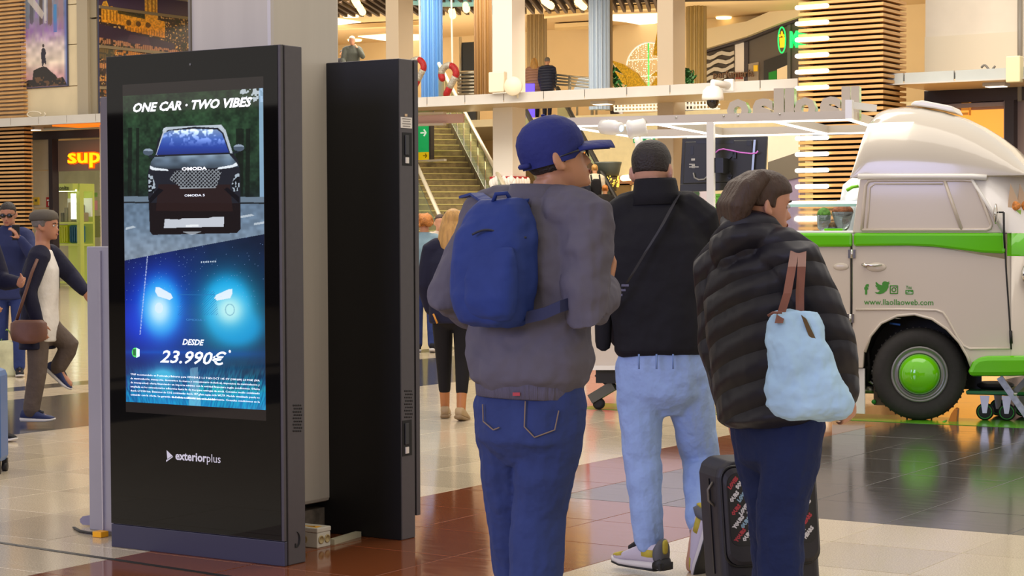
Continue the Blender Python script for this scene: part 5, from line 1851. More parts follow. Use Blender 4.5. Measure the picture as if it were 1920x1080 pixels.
# underside, wood block, chassis
MB().obox(vl(vx(1108), .12, vz(735)), VE * (vx(1600) - vx(1108)), VN * 1.1, Z1 * (vz(692) - vz(735))).build('chassis', DARKM, van)
MB().obox(vl(vx(1634), .10, vz(764)), VE * .10, VN * .12, Z1 * (vz(726) - vz(764))).build('axle_stand', mat('rusty_brown', '5a4630', .7, noise=.3, nscale=20), van)
MB().lathe([(.017, 0), (.017, .02)], vp(1639, 753, .1), -VN, 10).build('green_bolt', mat('bolt_green', '2f8a2a', .5), van)
MB().tube([vl(vx(1600), .3, .2), vl(vx(1634), .3, .2)], .03, 8).build('axle_bar', STEEL, van)
# support leg with a castor under the counter end
a, b = vp(1152, 722, .2), vp(1109, 748, .2)
MB().beam(a, b, .09, .075).build('support_arm', mat('olive_grey_metal', '57564a', .45), van)
MB().beam(vp(1120, 700, .2), vp(1150, 726, .2), .05, .05).build('support_strut', DARKM, van)
cw_ = vp(1123, 748, .2)
MB().lathe([(.02, -.02), (.045, -.02), (.045, .02), (.02, .02)], V((cw_.x, cw_.y, .047)), VN, 18).build('castor_wheel', DARKM, van)
MB().beam(V((cw_.x, cw_.y, .05)), V((cw_.x, cw_.y, .15)), .03, .05).build('castor_fork', DARKM, van)
# rear wall of the counter space and floor of the van
MB().obox(vl(vx(1104), 1.5, vz(690)), VE * (vx(1900) - vx(1104)), VN * .04, Z1 * (vz(440) - vz(690))).build('far_side_panel', PEARL, van)

# logos and web address
LG = mat('logo_green', '3d8a14', .4)


def vtext(body, px0, px1, pyb, hpx, m, bold=0.0, d=-.0015, **k):
    a, b = vp(px0, pyb, d), vp(px1, pyb, d)
    size = hpx / (3650 / depth(a)) / .70
    t = text_part(body, size, a, VE, Z1, m, van, 'lettering', .0006, bold * size, 0, 'LEFT', **k)
    L = [(v.co + WL[van.name] - a).dot(VE) for v in t.data.vertices]
    kx = (b - a).dot(VE) / (max(L) - min(L))
    for v, l in zip(t.data.vertices, L):
        v.co += VE * ((l - min(L)) * kx - l)
    return t


vtext('www.llaollaoweb.com', 1620, 1750, 571, 10.5, LG, .006)
vtext('f', 1620.5, 1629, 551, 17.5, LG, .05)
bird = [(1640, 548), (1646, 548.5), (1650, 545.5), (1645, 543), (1643.5, 541), (1646, 541), (1642, 538), (1641, 535), (1644, 536), (1641.5, 532), (1642, 528.5), (1648, 533.5), (1654, 535.5), (1654, 531), (1657, 528), (1661, 528), (1664, 529.5), (1668, 528), (1666, 531.5), (1669, 531), (1666, 534), (1666, 539), (1662, 546), (1656, 550.5), (1649, 552), (1643, 551)]
MB().prism([vp(a, b - .5, -.002) for a, b in bird], VN * .0015).build('bird_logo', LG, van)
sq = [(1669 + 7 * cos(t) * (1 / max(abs(cos(t)), abs(sin(t)))) * .98 + 7, 543 + 7.4 * sin(t) * (1 / max(abs(cos(t)), abs(sin(t)))) * .98) for t in np.linspace(0, 2 * pi, 33)]
bead(sq, .0035, LG, 'camera_logo_frame', d=-.002)
bead([(1676 + 3.6 * cos(t), 543 + 3.8 * sin(t)) for t in np.linspace(0, 2 * pi, 25)], .0035, LG, 'camera_logo_lens', d=-.002)
MB().lathe([(.004, 0), (.004, .002)], vp(1680.5, 538.5, -.0), -VN, 10).build('camera_logo_dot', LG, van)
vtext('You', 1698.5, 1709, 541.5, 6.2, LG, .02)
yb_ = vprism('video_logo_box', [(1698, 543.5), (1711.5, 543.5), (1712.5, 545), (1712.5, 550.5), (1711.5, 552), (1698.5, 552), (1697.5, 550.5), (1697.5, 545)], .002, LG, d=-.002)
vtext('Tube', 1699.2, 1711, 550.4, 4.8, WPAINT, .01, d=-.004)

# ------------------------------------------------------------------ canopy frame over the counter
fr = thing('canopy_frame', vl(vx(1333), .15, vz(440)), 'white metal canopy frame with light strips above the serving counter', 'frame')
WFR = mat('frame_white', 'cfc4b4', .4)
LED = glow('led_strip', 'fffaf0', 3.2)
df, db_ = .12, 2.15
zf = vz(217, df, 1500)
za_ = (vp(1590, 213, df).z + vp(1100, 230, df).z) / 2
xL, xR = vx(1050, 225, df), vx(1592, 213, df)
hb = .062
def fbeam(x0, d0, x1, d1, nm='beam', z=None, led=True):
    z = za_ if z is None else z
    a, b = vl(x0, d0, z), vl(x1, d1, z)
    o = MB().beam(a, b, .05, hb).build(nm, WFR, fr)
    if led:
        MB().beam(a - Z1 * (hb / 2 + .006), b - Z1 * (hb / 2 + .006), .022, .012).build('light_strip', LED, o)
    return o
fbeam(xL, df, xR, df)
fbeam(xL, db_, xR + .55, db_)
for px in (1060, 1232, 1452):
    x = vx(px, 222, df)
    fbeam(x, df, x, db_, 'crossbeam')
fbeam(xR, df, xR, db_, 'crossbeam')
for px, d in ((1333, df), (1198, db_)):
    x = vx(px, 330, d)
    MB().beam(vl(x, d, vz(437, d) - .02), vl(x, d, za_ - .03), .055, .055, up=VN).build('post', mat('post_white', 'ebe6dc', .4), fr)
MB().obox(vl(xR - .02, df - .05, za_ - .03), VE * .05, VN * .08, Z1 * .14).build('end_plate', WPAINT, fr)
MB().beam(vp(1592, 197, df), vp(1640, 203, .3), .05, .05).build('roof_tie', WPAINT, fr)
# bolts on the front beam
for px in (1140, 1204, 1268, 1357, 1384, 1462):
    MB().lathe([(.008, 0), (.008, .006)], vp(px, 228 - (px - 1100) * .033 - 2, df - .025), -VN, 8).build('bolt', STEEL, fr)
# letters seen from behind
lt = thing('rooftop_letters', vl(vx(1490, 222, .35), .35, za_), 'llaollao letters seen from behind, grey backs with lime green edges', 'sign')
LB = mat('letter_back', 'c4b8a8', .5)
x0, x1 = vx(1612, 222, .35), vx(1364, 222, .35)
zb_l, zt_l = vz(223, .35, 1500), vz(161, .35, 1600)
xs = x0
sizeL = (zt_l - zb_l) / .73
for body, px0, px1 in (('l', 1611, 1596), ('l', 1594, 1578), ('a', 1577, 1532), ('o', 1530, 1489), ('l', 1489, 1472), ('l', 1470, 1451), ('a', 1450, 1406), ('o', 1404, 1363)):
    a, b = vx(px0, 200, .35), vx(px1, 200, .35)
    pr_ = None
    for m, ex, dd, nm, bo in ((GRN, .045, .40, 'letter_edge', .012), (LB, .004, .347, 'letter_back', .014)):
        t = text_part(body, sizeL, vl(a, dd, zb_l), -VE, Z1, m, lt if pr_ is None else pr_, nm, ex, bo, align='LEFT')
        L = [(v.co + WL[t.name] - vl(a, dd, zb_l)).dot(-VE) for v in t.data.vertices]
        kx = (a - b) / (max(L) - min(L))
        for v, l in zip(t.data.vertices, L):
            v.co += -VE * ((l - min(L)) * kx - l)
        pr_ = t
# round spot lamps on the beam
for k, (px, py, r0, lab) in enumerate(((1146, 239, .058, 'white round security camera under the front beam, lens to the right'), (1192, 241, .066, 'white cylinder lamp under the beam beside the security camera'))):
    c = vp(px, py, df - .04)
    sp_ = thing('spot_lamp', c, lab, 'lamp')
    ax = (VE * (1 if k == 0 else -.75) + VN * (-.45 if k == 0 else -.2) - Z1 * .12).normalized()
    if k == 0:
        MB().lathe([(.02, -.10), (r0 * .98, -.09), (r0, -.03), (r0, .04), (.046, .06), (.046, .10), (.03, .105)], c, ax, 24).build('body', WPAINT, sp_)
        MB().lathe([(.026, .1055), (.001, .106)], c, ax, 16).build('lens', glow('lens_blue', 'b9dcff', 1.4), sp_)
    else:
        MB().lathe([(.05, -.085), (r0 * 1.05, -.07), (r0, .02), (r0 * 1.15, .05), (.05, .07), (.01, .072)], c, ax, 24).build('body', WPAINT, sp_)
    MB().tube([c, V((c.x, c.y, za_ - .02))], .018, 8).build('bracket', WPAINT, sp_)

# television seen from behind on the post
dv = .34
tv = thing('television', vp(1357, 308, dv), 'black television seen from the back on the white counter post', 'television')
TVM = mat('tv_black', '23221f', .45)
MB().prism([vp(a, b, dv) for a, b in ((1279, 259), (1439, 255), (1433, 353), (1274, 361))], VN * .035).build('cabinet', TVM, tv, bevel=.006)
MB().prism([vp(a, b, dv - .03) for a, b in ((1284, 266), (1412, 262), (1409, 340), (1280, 345))], VN * .03).build('rear_cover', TVM, tv, bevel=.008)
MB().prism([vp(a, b, dv - .032) for a, b in ((1275, 345), (1434, 339), (1433, 353), (1274, 361))], VN * .035).build('lower_cover', TVM, tv, bevel=.006)
vm = mat('tv_mount', '111110', .4)
for a, b in (((1352, 308), (1377, 285)), ((1352, 308), (1371, 332)), ((1377, 285), (1377, 297)), ((1371, 332), (1365, 332))):
    MB().beam(vp(*a, dv - .045), vp(*b, dv - .045), .028, .012, up=VN).build('mount_arm', vm, tv)
MB().prism([vp(a, b, df) for a, b in ((1338, 296), (1356, 296), (1356, 324), (1338, 324))], VN * (dv - df - .03)).build('mount_plate', vm, tv)
for x0, y0, x1, y1 in ((1305, 263, 1376, 269), (1400, 263, 1409, 273), (1295, 274, 1300, 290)):
    MB().prism([vp(a, b, dv - .033) for a, b in ((x0, y0), (x1, y0), (x1, y1), (x0, y1))], VN * .003).build('vent', vm, tv)
for x0, y0, x1, y1 in ((1296, 297, 1303, 301), (1292, 307, 1303, 309), (1292, 312, 1310, 314), (1297, 307, 1303, 315)):
    MB().prism([vp(a, b, dv - .034) for a, b in ((x0, y0), (x1, y0), (x1, y1), (x0, y1))], VN * .003).build('rating_label', mat('label_grey', 'b9b6ae', .5), tv)
MB().tube([vp(a, b, dv - .05) for a, b in ((1342, 286), (1348, 281), (1356, 279.5), (1370, 282), (1388, 286), (1408, 288), (1418, 287), (1421, 283))], .006, 6).build('pink_cable', mat('cable_pink', 'd06fd0', .5), tv)
MB().tube([vp(a, b, dv - .05) for a, b in ((1300, 324), (1302, 333), (1310, 337), (1320, 336), (1326, 331))], .006, 6).build('power_cable', mat('cable_grey2', '8d8a84', .5), tv)
MB().prism([vp(a, b, dv - .034) for a, b in ((1413, 262), (1417, 262), (1412, 330), (1408, 330))], VN * .004).build('silver_strip', mat('strip_silver', '9aa3a8', .3, metal=.5), tv)

# things on the counter
gp_ = thing('counter_glass_case', vl(vx(1545, 430, .4), .4, vz(433)), 'glass topping case with a lit top edge on the serving counter', 'case')
zc1 = vz(378, .4)
zc0 = vz(433)
xa_, xb_ = vx(1468, 400, .4), vx(1606, 400, .4)
MB().beam(vl(xa_, .4, zc1), vl(xb_, .4, zc1), .03, .02).build('light_strip', LED, gp_)
MB().beam(vl(xa_, .40, zc1 - .022), vl(xb_, .40, zc1 - .022), .04, .022).build('top_rail', mat('aqua_glass_edge', '9fc7bb', .2), gp_)
cg = mat('case_glass', 'f4fbff', .03, transm=1.0)
MB().obox(vl(xa_, .40, zc0 + .004), VE * (xb_ - xa_), VN * .008, Z1 * (zc1 - zc0 - .04)).build('front_pane', cg, gp_)
MB().obox(vl(xa_, .40, zc1 + .008), VE * (xb_ - xa_), VN * .35, Z1 * .008).build('top_pane', cg, gp_)
MB().obox(vl(xa_ - .01, .40, zc0), VE * .02, VN * .02, Z1 * (zc1 - zc0)).build('corner_post', STEEL, gp_)
for px, py, rx, rz, col, lab in ((1545, 402, .055, .055, '5d8f2a', 'green leafy topping heap in the glass counter case'), (1580, 396, .085, .05, 'a0582c', 'orange brown fruit heap at the back of the glass case'), (1562, 424, .045, .032, '7c5a30', 'brown nut heap on the counter under the glass')):
    c = vp(px, py, .6)
    tp = thing('topping_bowl', V((c.x, c.y, zc0 + .004)), lab, 'food')
    MB().lathe([(.03, 0), (.05, .02), (rx, c.z - zc0 - .01), (rx * .9, c.z - zc0 - .01)], V((c.x, c.y, zc0 + .004)), n=16).build('bowl', mat('bowl_glass', '9fa6a4', .1, transm=.7), tp)
    MB().ell(c, (rx, rx * .8, rz)).build('heap', mat('heap_' + col, col, .6, noise=.5, nscale=40, bump=.6, bscale=50), tp)
MB().obox(vl(vx(1545, 433, .2), .2, zc0 + .001), VE * .14, VN * .1, Z1 * .02).build('napkin_tray', GRN, label='flat lime green tray on the white counter ledge', cat='tray', bevel=.004)
# stack of lime cups by the post, second stack
for px, lab in ((1353, 'stack of lime green paper cups behind the white post'), (1346, 'shorter stack of lime cups left behind the white post')):
    c = vp(px, 420, .55 if px > 1350 else .75)
    cs_ = thing('cup_stack', V((c.x, c.y, zc0)), lab, 'cups', 'cup stacks on the counter')
    for k in range(9 if px > 1350 else 6):
        MB().lathe([(.038, .0), (.05, .085), (.052, .088), (.047, .088)], V((c.x, c.y, zc0 + .001 + .026 * k)), n=16).build('cup', mat('cup_green', '5fae22', .5), cs_)
# defibrillator sign behind the counter
q = at(1297, 370, 20)
s = 20 / FPX
ae = thing('rescue_sign', V((q.x, q.y, 0)), 'white standing panel with a green heart and lightning bolt behind the counter', 'sign')
MB().box((q.x, q.y, q.z / 2 + .0), (60 * s, .06, q.z + 22 * s), YAW).build('panel', mat('pinkish_white', 'e6d6d6', .5), ae)
fn_ = V((sin(YAW), -cos(YAW), 0))
MB().prism([q + fn_ * .04 + _r0 * a * s + Z1 * b * s for a, b in ((-14, 8), (-12, 12), (-6, 13), (0, 10), (6, 13), (12, 12), (14, 8), (13, 0), (6, -8), (0, -13), (-6, -8), (-13, 0))], fn_ * .01).build('green_heart', mat('heart_green', '3f5a36', .5), ae)
MB().prism([q + fn_ * .055 + _r0 * a * s + Z1 * b * s for a, b in ((1, 9), (-5, -1), (-1, -1), (-3, -9), (5, 2), (1, 2), (4, 9))], fn_ * .008).build('bolt', mat('bolt_white', 'f4f4ee', .5), ae)

# ------------------------------------------------------------------ under the van: trolley, jack, chocks
dy = thing('green_trolley', oz(1870, 785), 'green platform trolley with castors under the van bumper', 'trolley')
dm = mat('trolley_green', '0f4a22', .4)
zd = .19
MB().obox(vl(vx(1814, 745, .25), .18, zd), VE * .75, VN * .5, Z1 * .03).build('deck', dm, dy, bevel=.006)
MB().obox(vl(vx(1814, 745, .25), .16, zd + .01), VE * .75, VN * .02, Z1 * .02).build('rubber_edge', mat('trolley_edge', '1f7a36', .4), dy)
for px, d in ((1847, .22), (1888, .22), (1872, .60), (1918, .60)):
    c = vp(px, 770, d)
    c = V((c.x, c.y, .065))
    w_ = MB().lathe([(.02, -.018), (.05, -.018), (.0640, -.014), (.0640, .014), (.05, .018), (.02, .018)], c, VN, 24).build('castor_wheel', DARKM, dy)
    MB().tube([c + VN * -.019 + V((cos(a) * VE.x, cos(a) * VE.y, sin(a))) * .05 for a in np.linspace(0, 2 * pi, 25)], .004, 6).build('green_ring', mat('ring_green', '2f8f34', .4), w_)
    MB().prism([c + VE * -.035 + Z1 * .12 - VN * .03, c + VE * .035 + Z1 * .12 - VN * .03, c + VE * .015 - Z1 * .01 - VN * .03, c - VE * .015 - Z1 * .01 - VN * .03], VN * .006).build('castor_fork', STEEL, dy)
MB().lathe([(.11, 0), (.14, .02), (.14, .035), (.11, .05)], vl(vx(1865, 730, .4), .42, zd + .03), n=24).build('hose_coil', DARKM, label='black hose coiled on the green trolley under the van', cat='hose')
jk = thing('scissor_jack', oz(1905, 790), 'galvanised scissor prop leg under the front bumper', 'jack')
GALV = mat('galvanised', 'a7a9a6', .35, metal=.7, noise=.2, nscale=30)
MB().beam(vp(1874, 707, -.02), vp(1934, 792, -.02), .045, .03, up=VN).build('leg', GALV, jk)
MB().beam(vp(1930, 706, .03), vp(1902, 736, .03), .04, .03, up=VN).build('brace', mat('galv_dark', '6f6f66', .4, metal=.5), jk)
MB().lathe([(.012, 0), (.012, .05)], vp(1903, 739, -.05), VN, 10).build('pivot_bolt', STEEL, jk)
c = vp(1783, 783, .0)
MB().prism([vp(a, b, .02) for a, b in ((1776, 795), (1783, 776), (1790, 766), (1795, 768), (1793, 795))], VN * .12).build('wheel_chock', mat('chock_orange', 'c8741c', .5), label='orange wheel chock behind the van tyre', cat='chock', bevel=.004)
MB().prism([vp(a, b, -.02) for a, b in ((1752, 799), (1760, 793), (1772, 789), (1774, 798))], VN * .10).build('wheel_chock_green', mat('chock_green', '58b81a', .4), label='small lime green chock against the van tyre', cat='chock', bevel=.004)
area('counter_light', vl(-1.2, 1.0, za_ - .06), vl(-1.2, 1.0, 0), (2.6, 1.6), 22, (1.0, .95, .86))
# ------------------------------------------------------------------ people: builders
def cam_dir(deg, z=0.0):
    """horizontal direction, degrees to the right of straight away from the camera"""
    a = radians(deg)
    return (_f0 * cos(a) + _r0 * sin(a) + Z1 * z).normalized()


def blob(name, mb, voxel, m, parent, smooth=4, disp=0.0, dscale=.2, label=None):
    """overlapping closed shapes fused into one continuous surface"""
    o = mb.build(name, m, parent, label=label)
    r = o.modifiers.new('fuse', 'REMESH')
    r.mode = 'VOXEL'
    r.voxel_size = voxel
    r.use_smooth_shade = True
    if smooth:
        s = o.modifiers.new('relax', 'SMOOTH')
        s.factor = .5
        s.iterations = smooth
    if disp:
        t = bpy.data.textures.new('folds', 'CLOUDS')
        t.noise_scale = dscale
        t.noise_depth = 2
        d = o.modifiers.new('folds', 'DISPLACE')
        d.texture = t
        d.strength = disp
        d.mid_level = .5
        d.texture_coords = 'GLOBAL'
    dg = bpy.context.evaluated_depsgraph_get()
    me = bpy.data.meshes.new_from_object(o.evaluated_get(dg))
    old = o.data
    o.modifiers.clear()
    o.data = me
    bpy.data.meshes.remove(old)
    me.name = name
    me.polygons.foreach_set('use_smooth', [True] * len(me.polygons))
    return o


def ring(c, r, f, w, df, db, n=20, p=2.3):
    out = []
    for k in range(n):
        a = 2 * pi * k / n
        ca, sa = cos(a), sin(a)
        x = abs(ca) ** (2 / p) * (1 if ca >= 0 else -1)
        y = abs(sa) ** (2 / p) * (1 if sa >= 0 else -1)
        out.append(c + r * (w * x) + f * ((df if y > 0 else db) * y))
    return out


HEADR = [(0.004, .020, .080, -.030), (0.012, .034, .088, -.005), (.03, .046, .091, .02), (.05, .054, .091, .045), (.075, .061, .088, .070), (.10, .068, .087, .085), (.118, .071, .086, .091), (.14, .074, .091, .096), (.165, .074, .091, .097), (.19, .068, .080, .090), (.212, .053, .060, .072), (.226, .034, .038, .048), (.234, .012, .014, .018)]


class Head:
    def __init__(s, c, f, u, k):
        s.u = V(u).normalized()
        f = V(f)
        s.f = (f - s.u * f.dot(s.u)).normalized()
        s.r = s.f.cross(s.u)
        s.k = k
        s.o = V(c) - s.u * .11 * k          # under the chin, at the ear line

    def P(s, x, y, z):
        return s.o + (s.r * x + s.f * y + s.u * z) * s.k

    def add(s, mb, detail=True):
        k = s.k
        mb.loft([ring(s.P(0, 0, z), s.r, s.f, w * k, a * k, b * k) for z, w, a, b in HEADR])
        if detail:
            nr = []
            for z, w, y0, y1 in ((.122, .006, .075, .089), (.105, .008, .075, .098), (.088, .011, .075, .108), (.076, .016, .075, .114), (.068, .016, .075, .108), (.063, .010, .075, .094)):
                nr.append([s.P(-w, y0, z), s.P(-w * .55, y1 - .004, z), s.P(0, y1, z), s.P(w * .55, y1 - .004, z), s.P(w, y0, z)])
            mb.loft(nr)
            mb.ell(s.P(0, .089, .049), (.024 * k, .009 * k, .006 * k), (s.r, s.f, s.u))
            mb.ell(s.P(0, .087, .039), (.021 * k, .010 * k, .007 * k), (s.r, s.f, s.u))
            mb.ell(s.P(0, .078, .014), (.022 * k, .016 * k, .013 * k), (s.r, s.f, s.u))
            mb.ell(s.P(0, .082, .132), (.05 * k, .014 * k, .008 * k), (s.r, s.f, s.u))
        for sg in (-1, 1):
            ex = (s.r * sg * .55 - s.f * .83).normalized()
            ey = (s.u - ex * s.u.dot(ex)).normalized()
            ez = ex.cross(ey)
            c = s.P(sg * .078, -.010, .103)
            mb.ell(c, (.022 * k, .034 * k, .008 * k), (ex, ey, ez))
            mb.ell(s.P(sg * .076, .002, .080), (.010 * k, .012 * k, .008 * k), (s.f, s.u, s.r))

    def face(s, parent, brows='2a1d16', eyes=True):
        k = s.k
        for sg in (-1, 1):
            c = s.P(sg * .032, .081, .113)
            e = MB().ell(c, (.013 * k, .008 * k, .008 * k), (s.r, s.f, s.u)).build('eye', mat('eye_white', 'd9d2c8', .2), parent)
            MB().ell(s.P(sg * .032, .0885, .113), (.005 * k, .0025 * k, .006 * k), (s.r, s.f, s.u), 10, 6).build('iris', mat('iris_dark', '1d1410', .2), e)
            MB().tube([s.P(sg * .014, .091, .129), s.P(sg * .032, .092, .134), s.P(sg * .052, .080, .130)], [.0035 * k, .0045 * k, .002 * k], 6).build('eyebrow', mat('brow_' + brows, brows, .8), parent)
        MB().ell(s.P(0, .0955, .045), (.021 * k, .004 * k, .008 * k), (s.r, s.f, s.u)).build('lips', mat('lips', '8e4a3e', .45), parent)

    def hair(s, parent, m, style='short', voxel=.008, name='hair', grow=1.0):
        mb = MB()
        k = s.k
        g = 1.05 * grow
        zs = {'short': .088, 'bun': .05, 'long': .05, 'curly': .02, 'rim': .062}[style]
        R = []
        for z, w, a, b in HEADR:
            if z < zs - .001:
                continue
            if style == 'rim' and z > .2:
                continue
            front = a * .80 if z < .165 else a * (1.0 if z > .185 else .93)
            side = w * (1.0 if (style == 'short' and z < .09) else g)
            if z < .10:
                front = -.012
            elif z < .165:
                front = min(front, .045 if style != 'short' else .03)
            R.append(ring(s.P(0, 0, z + (.006 if z > .2 else 0)), s.r, s.f, side * k * 1.03, front * k * g if front > 0 else front * k, b * k * g * 1.02))
        if len(R) > 1:
            mb.loft(R)
        if style == 'long':
            for t in np.linspace(-1, 1, 7):
                x = t * .075
                y = -.075 + .05 * t * t
                mb.tube([s.P(x * .8, y + .02, .17), s.P(x, y - .01, .07), s.P(x * 1.15, y - .03, -.06), s.P(x * 1.1 + .01 * sin(t * 5), y - .035, -.19), s.P(x * .85, y - .03, -.29 - .03 * cos(t * 4))], [.03 * k, .04 * k, .042 * k, .036 * k, .012 * k], 8)
        if style == 'bun':
            mb.ell(s.P(0, -.105, .15), (.05 * k, .045 * k, .05 * k), (s.r, s.f, s.u))
        if style == 'curly':
            for q in range(70):
                a, b = random.uniform(0, 2 * pi), random.uniform(-.35, 1.2)
                d = V((cos(a) * cos(b), sin(a) * cos(b), sin(b)))
                if d.y > .45 and d.z < .5:
                    continue
                mb.ell(s.P(d.x * .105, d.y * .115 - .01, .115 + d.z * .115), (.028 * k,) * 3, n=8, m=6)
        return blob(name, mb, voxel, m, parent, 2)


def hand(mb, wr, d, nrm, side, k=1.0, curl=.5):
    """palm, four unequal curled fingers and a thumb; d along the hand, nrm out of the palm, side towards the thumb"""
    wr, d, nrm, side = V(wr), V(d).normalized(), V(nrm).normalized(), V(side).normalized()
    R = []
    for t, w, h in ((-.02, .027, .021), (.01, .030, .018), (.04, .039, .016), (.075, .042, .014), (.092, .040, .011)):
        R.append(ring(wr + d * t * k, side, nrm, w * k, h * k, h * k, 14))
    mb.loft(R)
    for i, (off, L) in enumerate(((.030, .070), (.010, .078), (-.011, .072), (-.031, .056))):
        p = wr + (d * .088 + side * off) * k
        pts = [p - d * .015 * k, p]
        ang = curl * .5
        for sgm in (.45, .30, .25):
            dd = d * cos(ang) + nrm * sin(ang)
            p = p + dd * L * sgm * k
            pts.append(p)
            ang += curl * .8
        mb.tube(pts, [.0095 * k, .0095 * k, .0085 * k, .0080 * k, .0065 * k], 8, rounded=True)
    p = wr + (d * .025 + side * .026) * k
    d1 = (d * .55 + side * .7 + nrm * .35).normalized()
    d2 = (d * .9 + side * .15 + nrm * .4 * (1 + curl)).normalized()
    mb.tube([p - d1 * .01 * k, p + d1 * .035 * k, p + d1 * .035 * k + d2 * .028 * k, p + d1 * .035 * k + d2 * .052 * k], [.013 * k, .011 * k, .0095 * k, .0075 * k], 8, rounded=True)


def torso(mb, J, secs, k):
    P_ = (J['hipL'] + J['hipR']) / 2
    N_ = J['neck']
    up = (N_ - P_).normalized()
    h = (J['hipR'] - J['hipL']).normalized()
    s_ = (J['shR'] - J['shL']).normalized()
    R = []
    for t, w, df, db in secs:
        r = h.lerp(s_, max(0, min(1, t)))
        r = (r - up * r.dot(up)).normalized()
        f = up.cross(r)
        bow = sin(pi * max(0, min(1, t))) * .015
        R.append(ring(P_.lerp(N_, t) - f * bow * k if t <= 1 else P_.lerp(N_, t), r, f, w * k, df * k, db * k, 24, 2.4))
    mb.loft(R)


def limb(mb, pts, rad, n=12):
    """smooth tapering limb through its joints"""
    P_, R_ = [], []
    for i in range(len(pts) - 1):
        for t in (0, .5):
            P_.append(V(pts[i]).lerp(V(pts[i + 1]), t))
            R_.append(rad[i] * (1 - t) + rad[i + 1] * t)
    P_.append(V(pts[-1]))
    R_.append(rad[-1])
    mb.tube(P_, R_, n, rounded=True)


SEC_BODY = [(-.22, .10, .06, .06), (-.12, .150, .09, .10), (0, .155, .095, .105), (.25, .135, .09, .085), (.5, .15, .105, .09), (.72, .16, .105, .095), (.88, .13, .08, .08), (.97, .07, .06, .06), (1.08, .055, .055, .055)]
SEC_JACKET = [(-.24, .172, .125, .135), (-.20, .182, .132, .142), (0, .186, .13, .142), (.25, .178, .13, .128), (.5, .185, .138, .128), (.72, .195, .135, .13), (.86, .17, .11, .115), (.95, .115, .09, .095), (1.05, .078, .078, .082), (1.10, .074, .074, .076)]


def person(name, label, J, k=1.0, skin='b98263', voxel=.010, top=None, legs=None, shoes=None, hair=None, group=None, face=True, gap=1.0, handR=True, handL=True):
    """top: (material, sections scale, sleeve radii scale, displacement) ; legs: (material, radii, cut)"""
    base = (J['anL'] + J['anR']) / 2
    z0 = min(J['anL'].z, J['anR'].z) - .08 * k
    root = thing(name, (base.x, base.y, z0), label, 'person', group)
    sm = mat('skin_' + skin, skin, .5, noise=.06, nscale=12)
    H = Head(J['head'], J['hf'], J.get('hu', Z1), k)
    mb = MB()
    H.add(mb, voxel < .012)
    mb.tube([J['neck'] - Z1 * .03 * k, H.P(0, -.03, -.01), H.P(0, -.028, .06)], [.062 * k, .056 * k, .058 * k], 14)
    torso(mb, J, SEC_BODY, k)
    for s in 'LR':
        sh, el, wr = J['sh' + s], J['el' + s], J['wr' + s]
        limb(mb, [sh.lerp(J['neck'], .3), sh, el, wr], [.05 * k, .052 * k, .042 * k, .027 * k])
        hp, kn, an = J['hip' + s], J['kn' + s], J['an' + s]
        limb(mb, [hp + Z1 * .04, hp.lerp(kn, .3), kn, kn.lerp(an, .35), an], [.07 * k, .072 * k, .052 * k, .05 * k, .038 * k])
        fd = J['ft' + s]
        mb.tube([an, an + fd * .06 * k - Z1 * .035 * k, an + fd * .12 * k - Z1 * .05 * k], [.036 * k, .034 * k, .03 * k], 10, rounded=True)
        d = J.get('hd' + s, (wr - el).normalized())
        nr = J.get('hn' + s)
        if nr is None:
            inward = (J['neck'] - sh)
            nr = inward - d * inward.dot(d)
        nr = (nr - d * nr.dot(d)).normalized()
        side = J.get('ht' + s)
        if side is None:
            f_ = Z1.cross(J['shR'] - J['shL'])
            side = f_ - d * f_.dot(d) - nr * f_.dot(nr)
        hand(mb, wr, d, nr, side, k, J.get('curl' + s, .6))
    body = blob('body', mb, voxel, sm, root, 2)
    if face and voxel < .012:
        H.face(root)
    if hair:
        H.hair(root, hair[0], hair[1], voxel * 1.1, grow=hair[2] if len(hair) > 2 else 1.0)
    if legs:
        m, rr, cut = legs[:3]
        mb = MB()
        torso(mb, J, [(-.28, .08, .05, .05), (-.16, .155, .10, .125), (0, .165, .11, .125), (.14, .155, .11, .115)], k * rr[3] if len(rr) > 3 else k)
        for s in 'LR':
            hp, kn, an = J['hip' + s], J['kn' + s], J['an' + s]
            end = kn.lerp(an, cut)
            limb(mb, [hp + Z1 * .02, hp.lerp(kn, .35), kn, kn.lerp(end, .45), end], [rr[0] * k, rr[0] * k * .98, rr[1] * k, (rr[1] * .55 + rr[2] * .45) * k, rr[2] * k], 14)
        blob(legs[3] if len(legs) > 3 else 'trousers', mb, voxel, m, root, 3, (.018 if voxel < .009 else 0), .09)
    if top:
        m, sc, sl, dis = top[:4]
        secs = top[5] if len(top) > 5 else SEC_JACKET
        mb = MB()
        torso(mb, J, [(t, w * sc, a * sc, b * sc) for t, w, a, b in secs], k)
        for s in 'LR':
            sh, el, wr = J['sh' + s], J['el' + s], J['wr' + s]
            cut = top[6] if len(top) > 6 else 1.0
            if cut < 1:
                el2 = sh.lerp(el, cut)
                limb(mb, [sh.lerp(J['neck'], .35), sh, el2], [.08 * k * sl, .075 * k * sl, .065 * k * sl])
            else:
                limb(mb, [sh.lerp(J['neck'], .35), sh, sh.lerp(el, .5), el, el.lerp(wr, .5), wr - (wr - el).normalized() * .015], [.085 * k * sl, .082 * k * sl, .074 * k * sl, .064 * k * sl, .056 * k * sl, .044 * k * sl], 14)
        for e in J.get('extra', []):
            mb.ell(*e)
        blob(top[4] if len(top) > 4 else 'jacket', mb, voxel, m, root, 5, dis, .13)
    if shoes:
        for s in 'LR':
            shoe(root, J['an' + s], J['ft' + s], k, shoes)
    return root, H


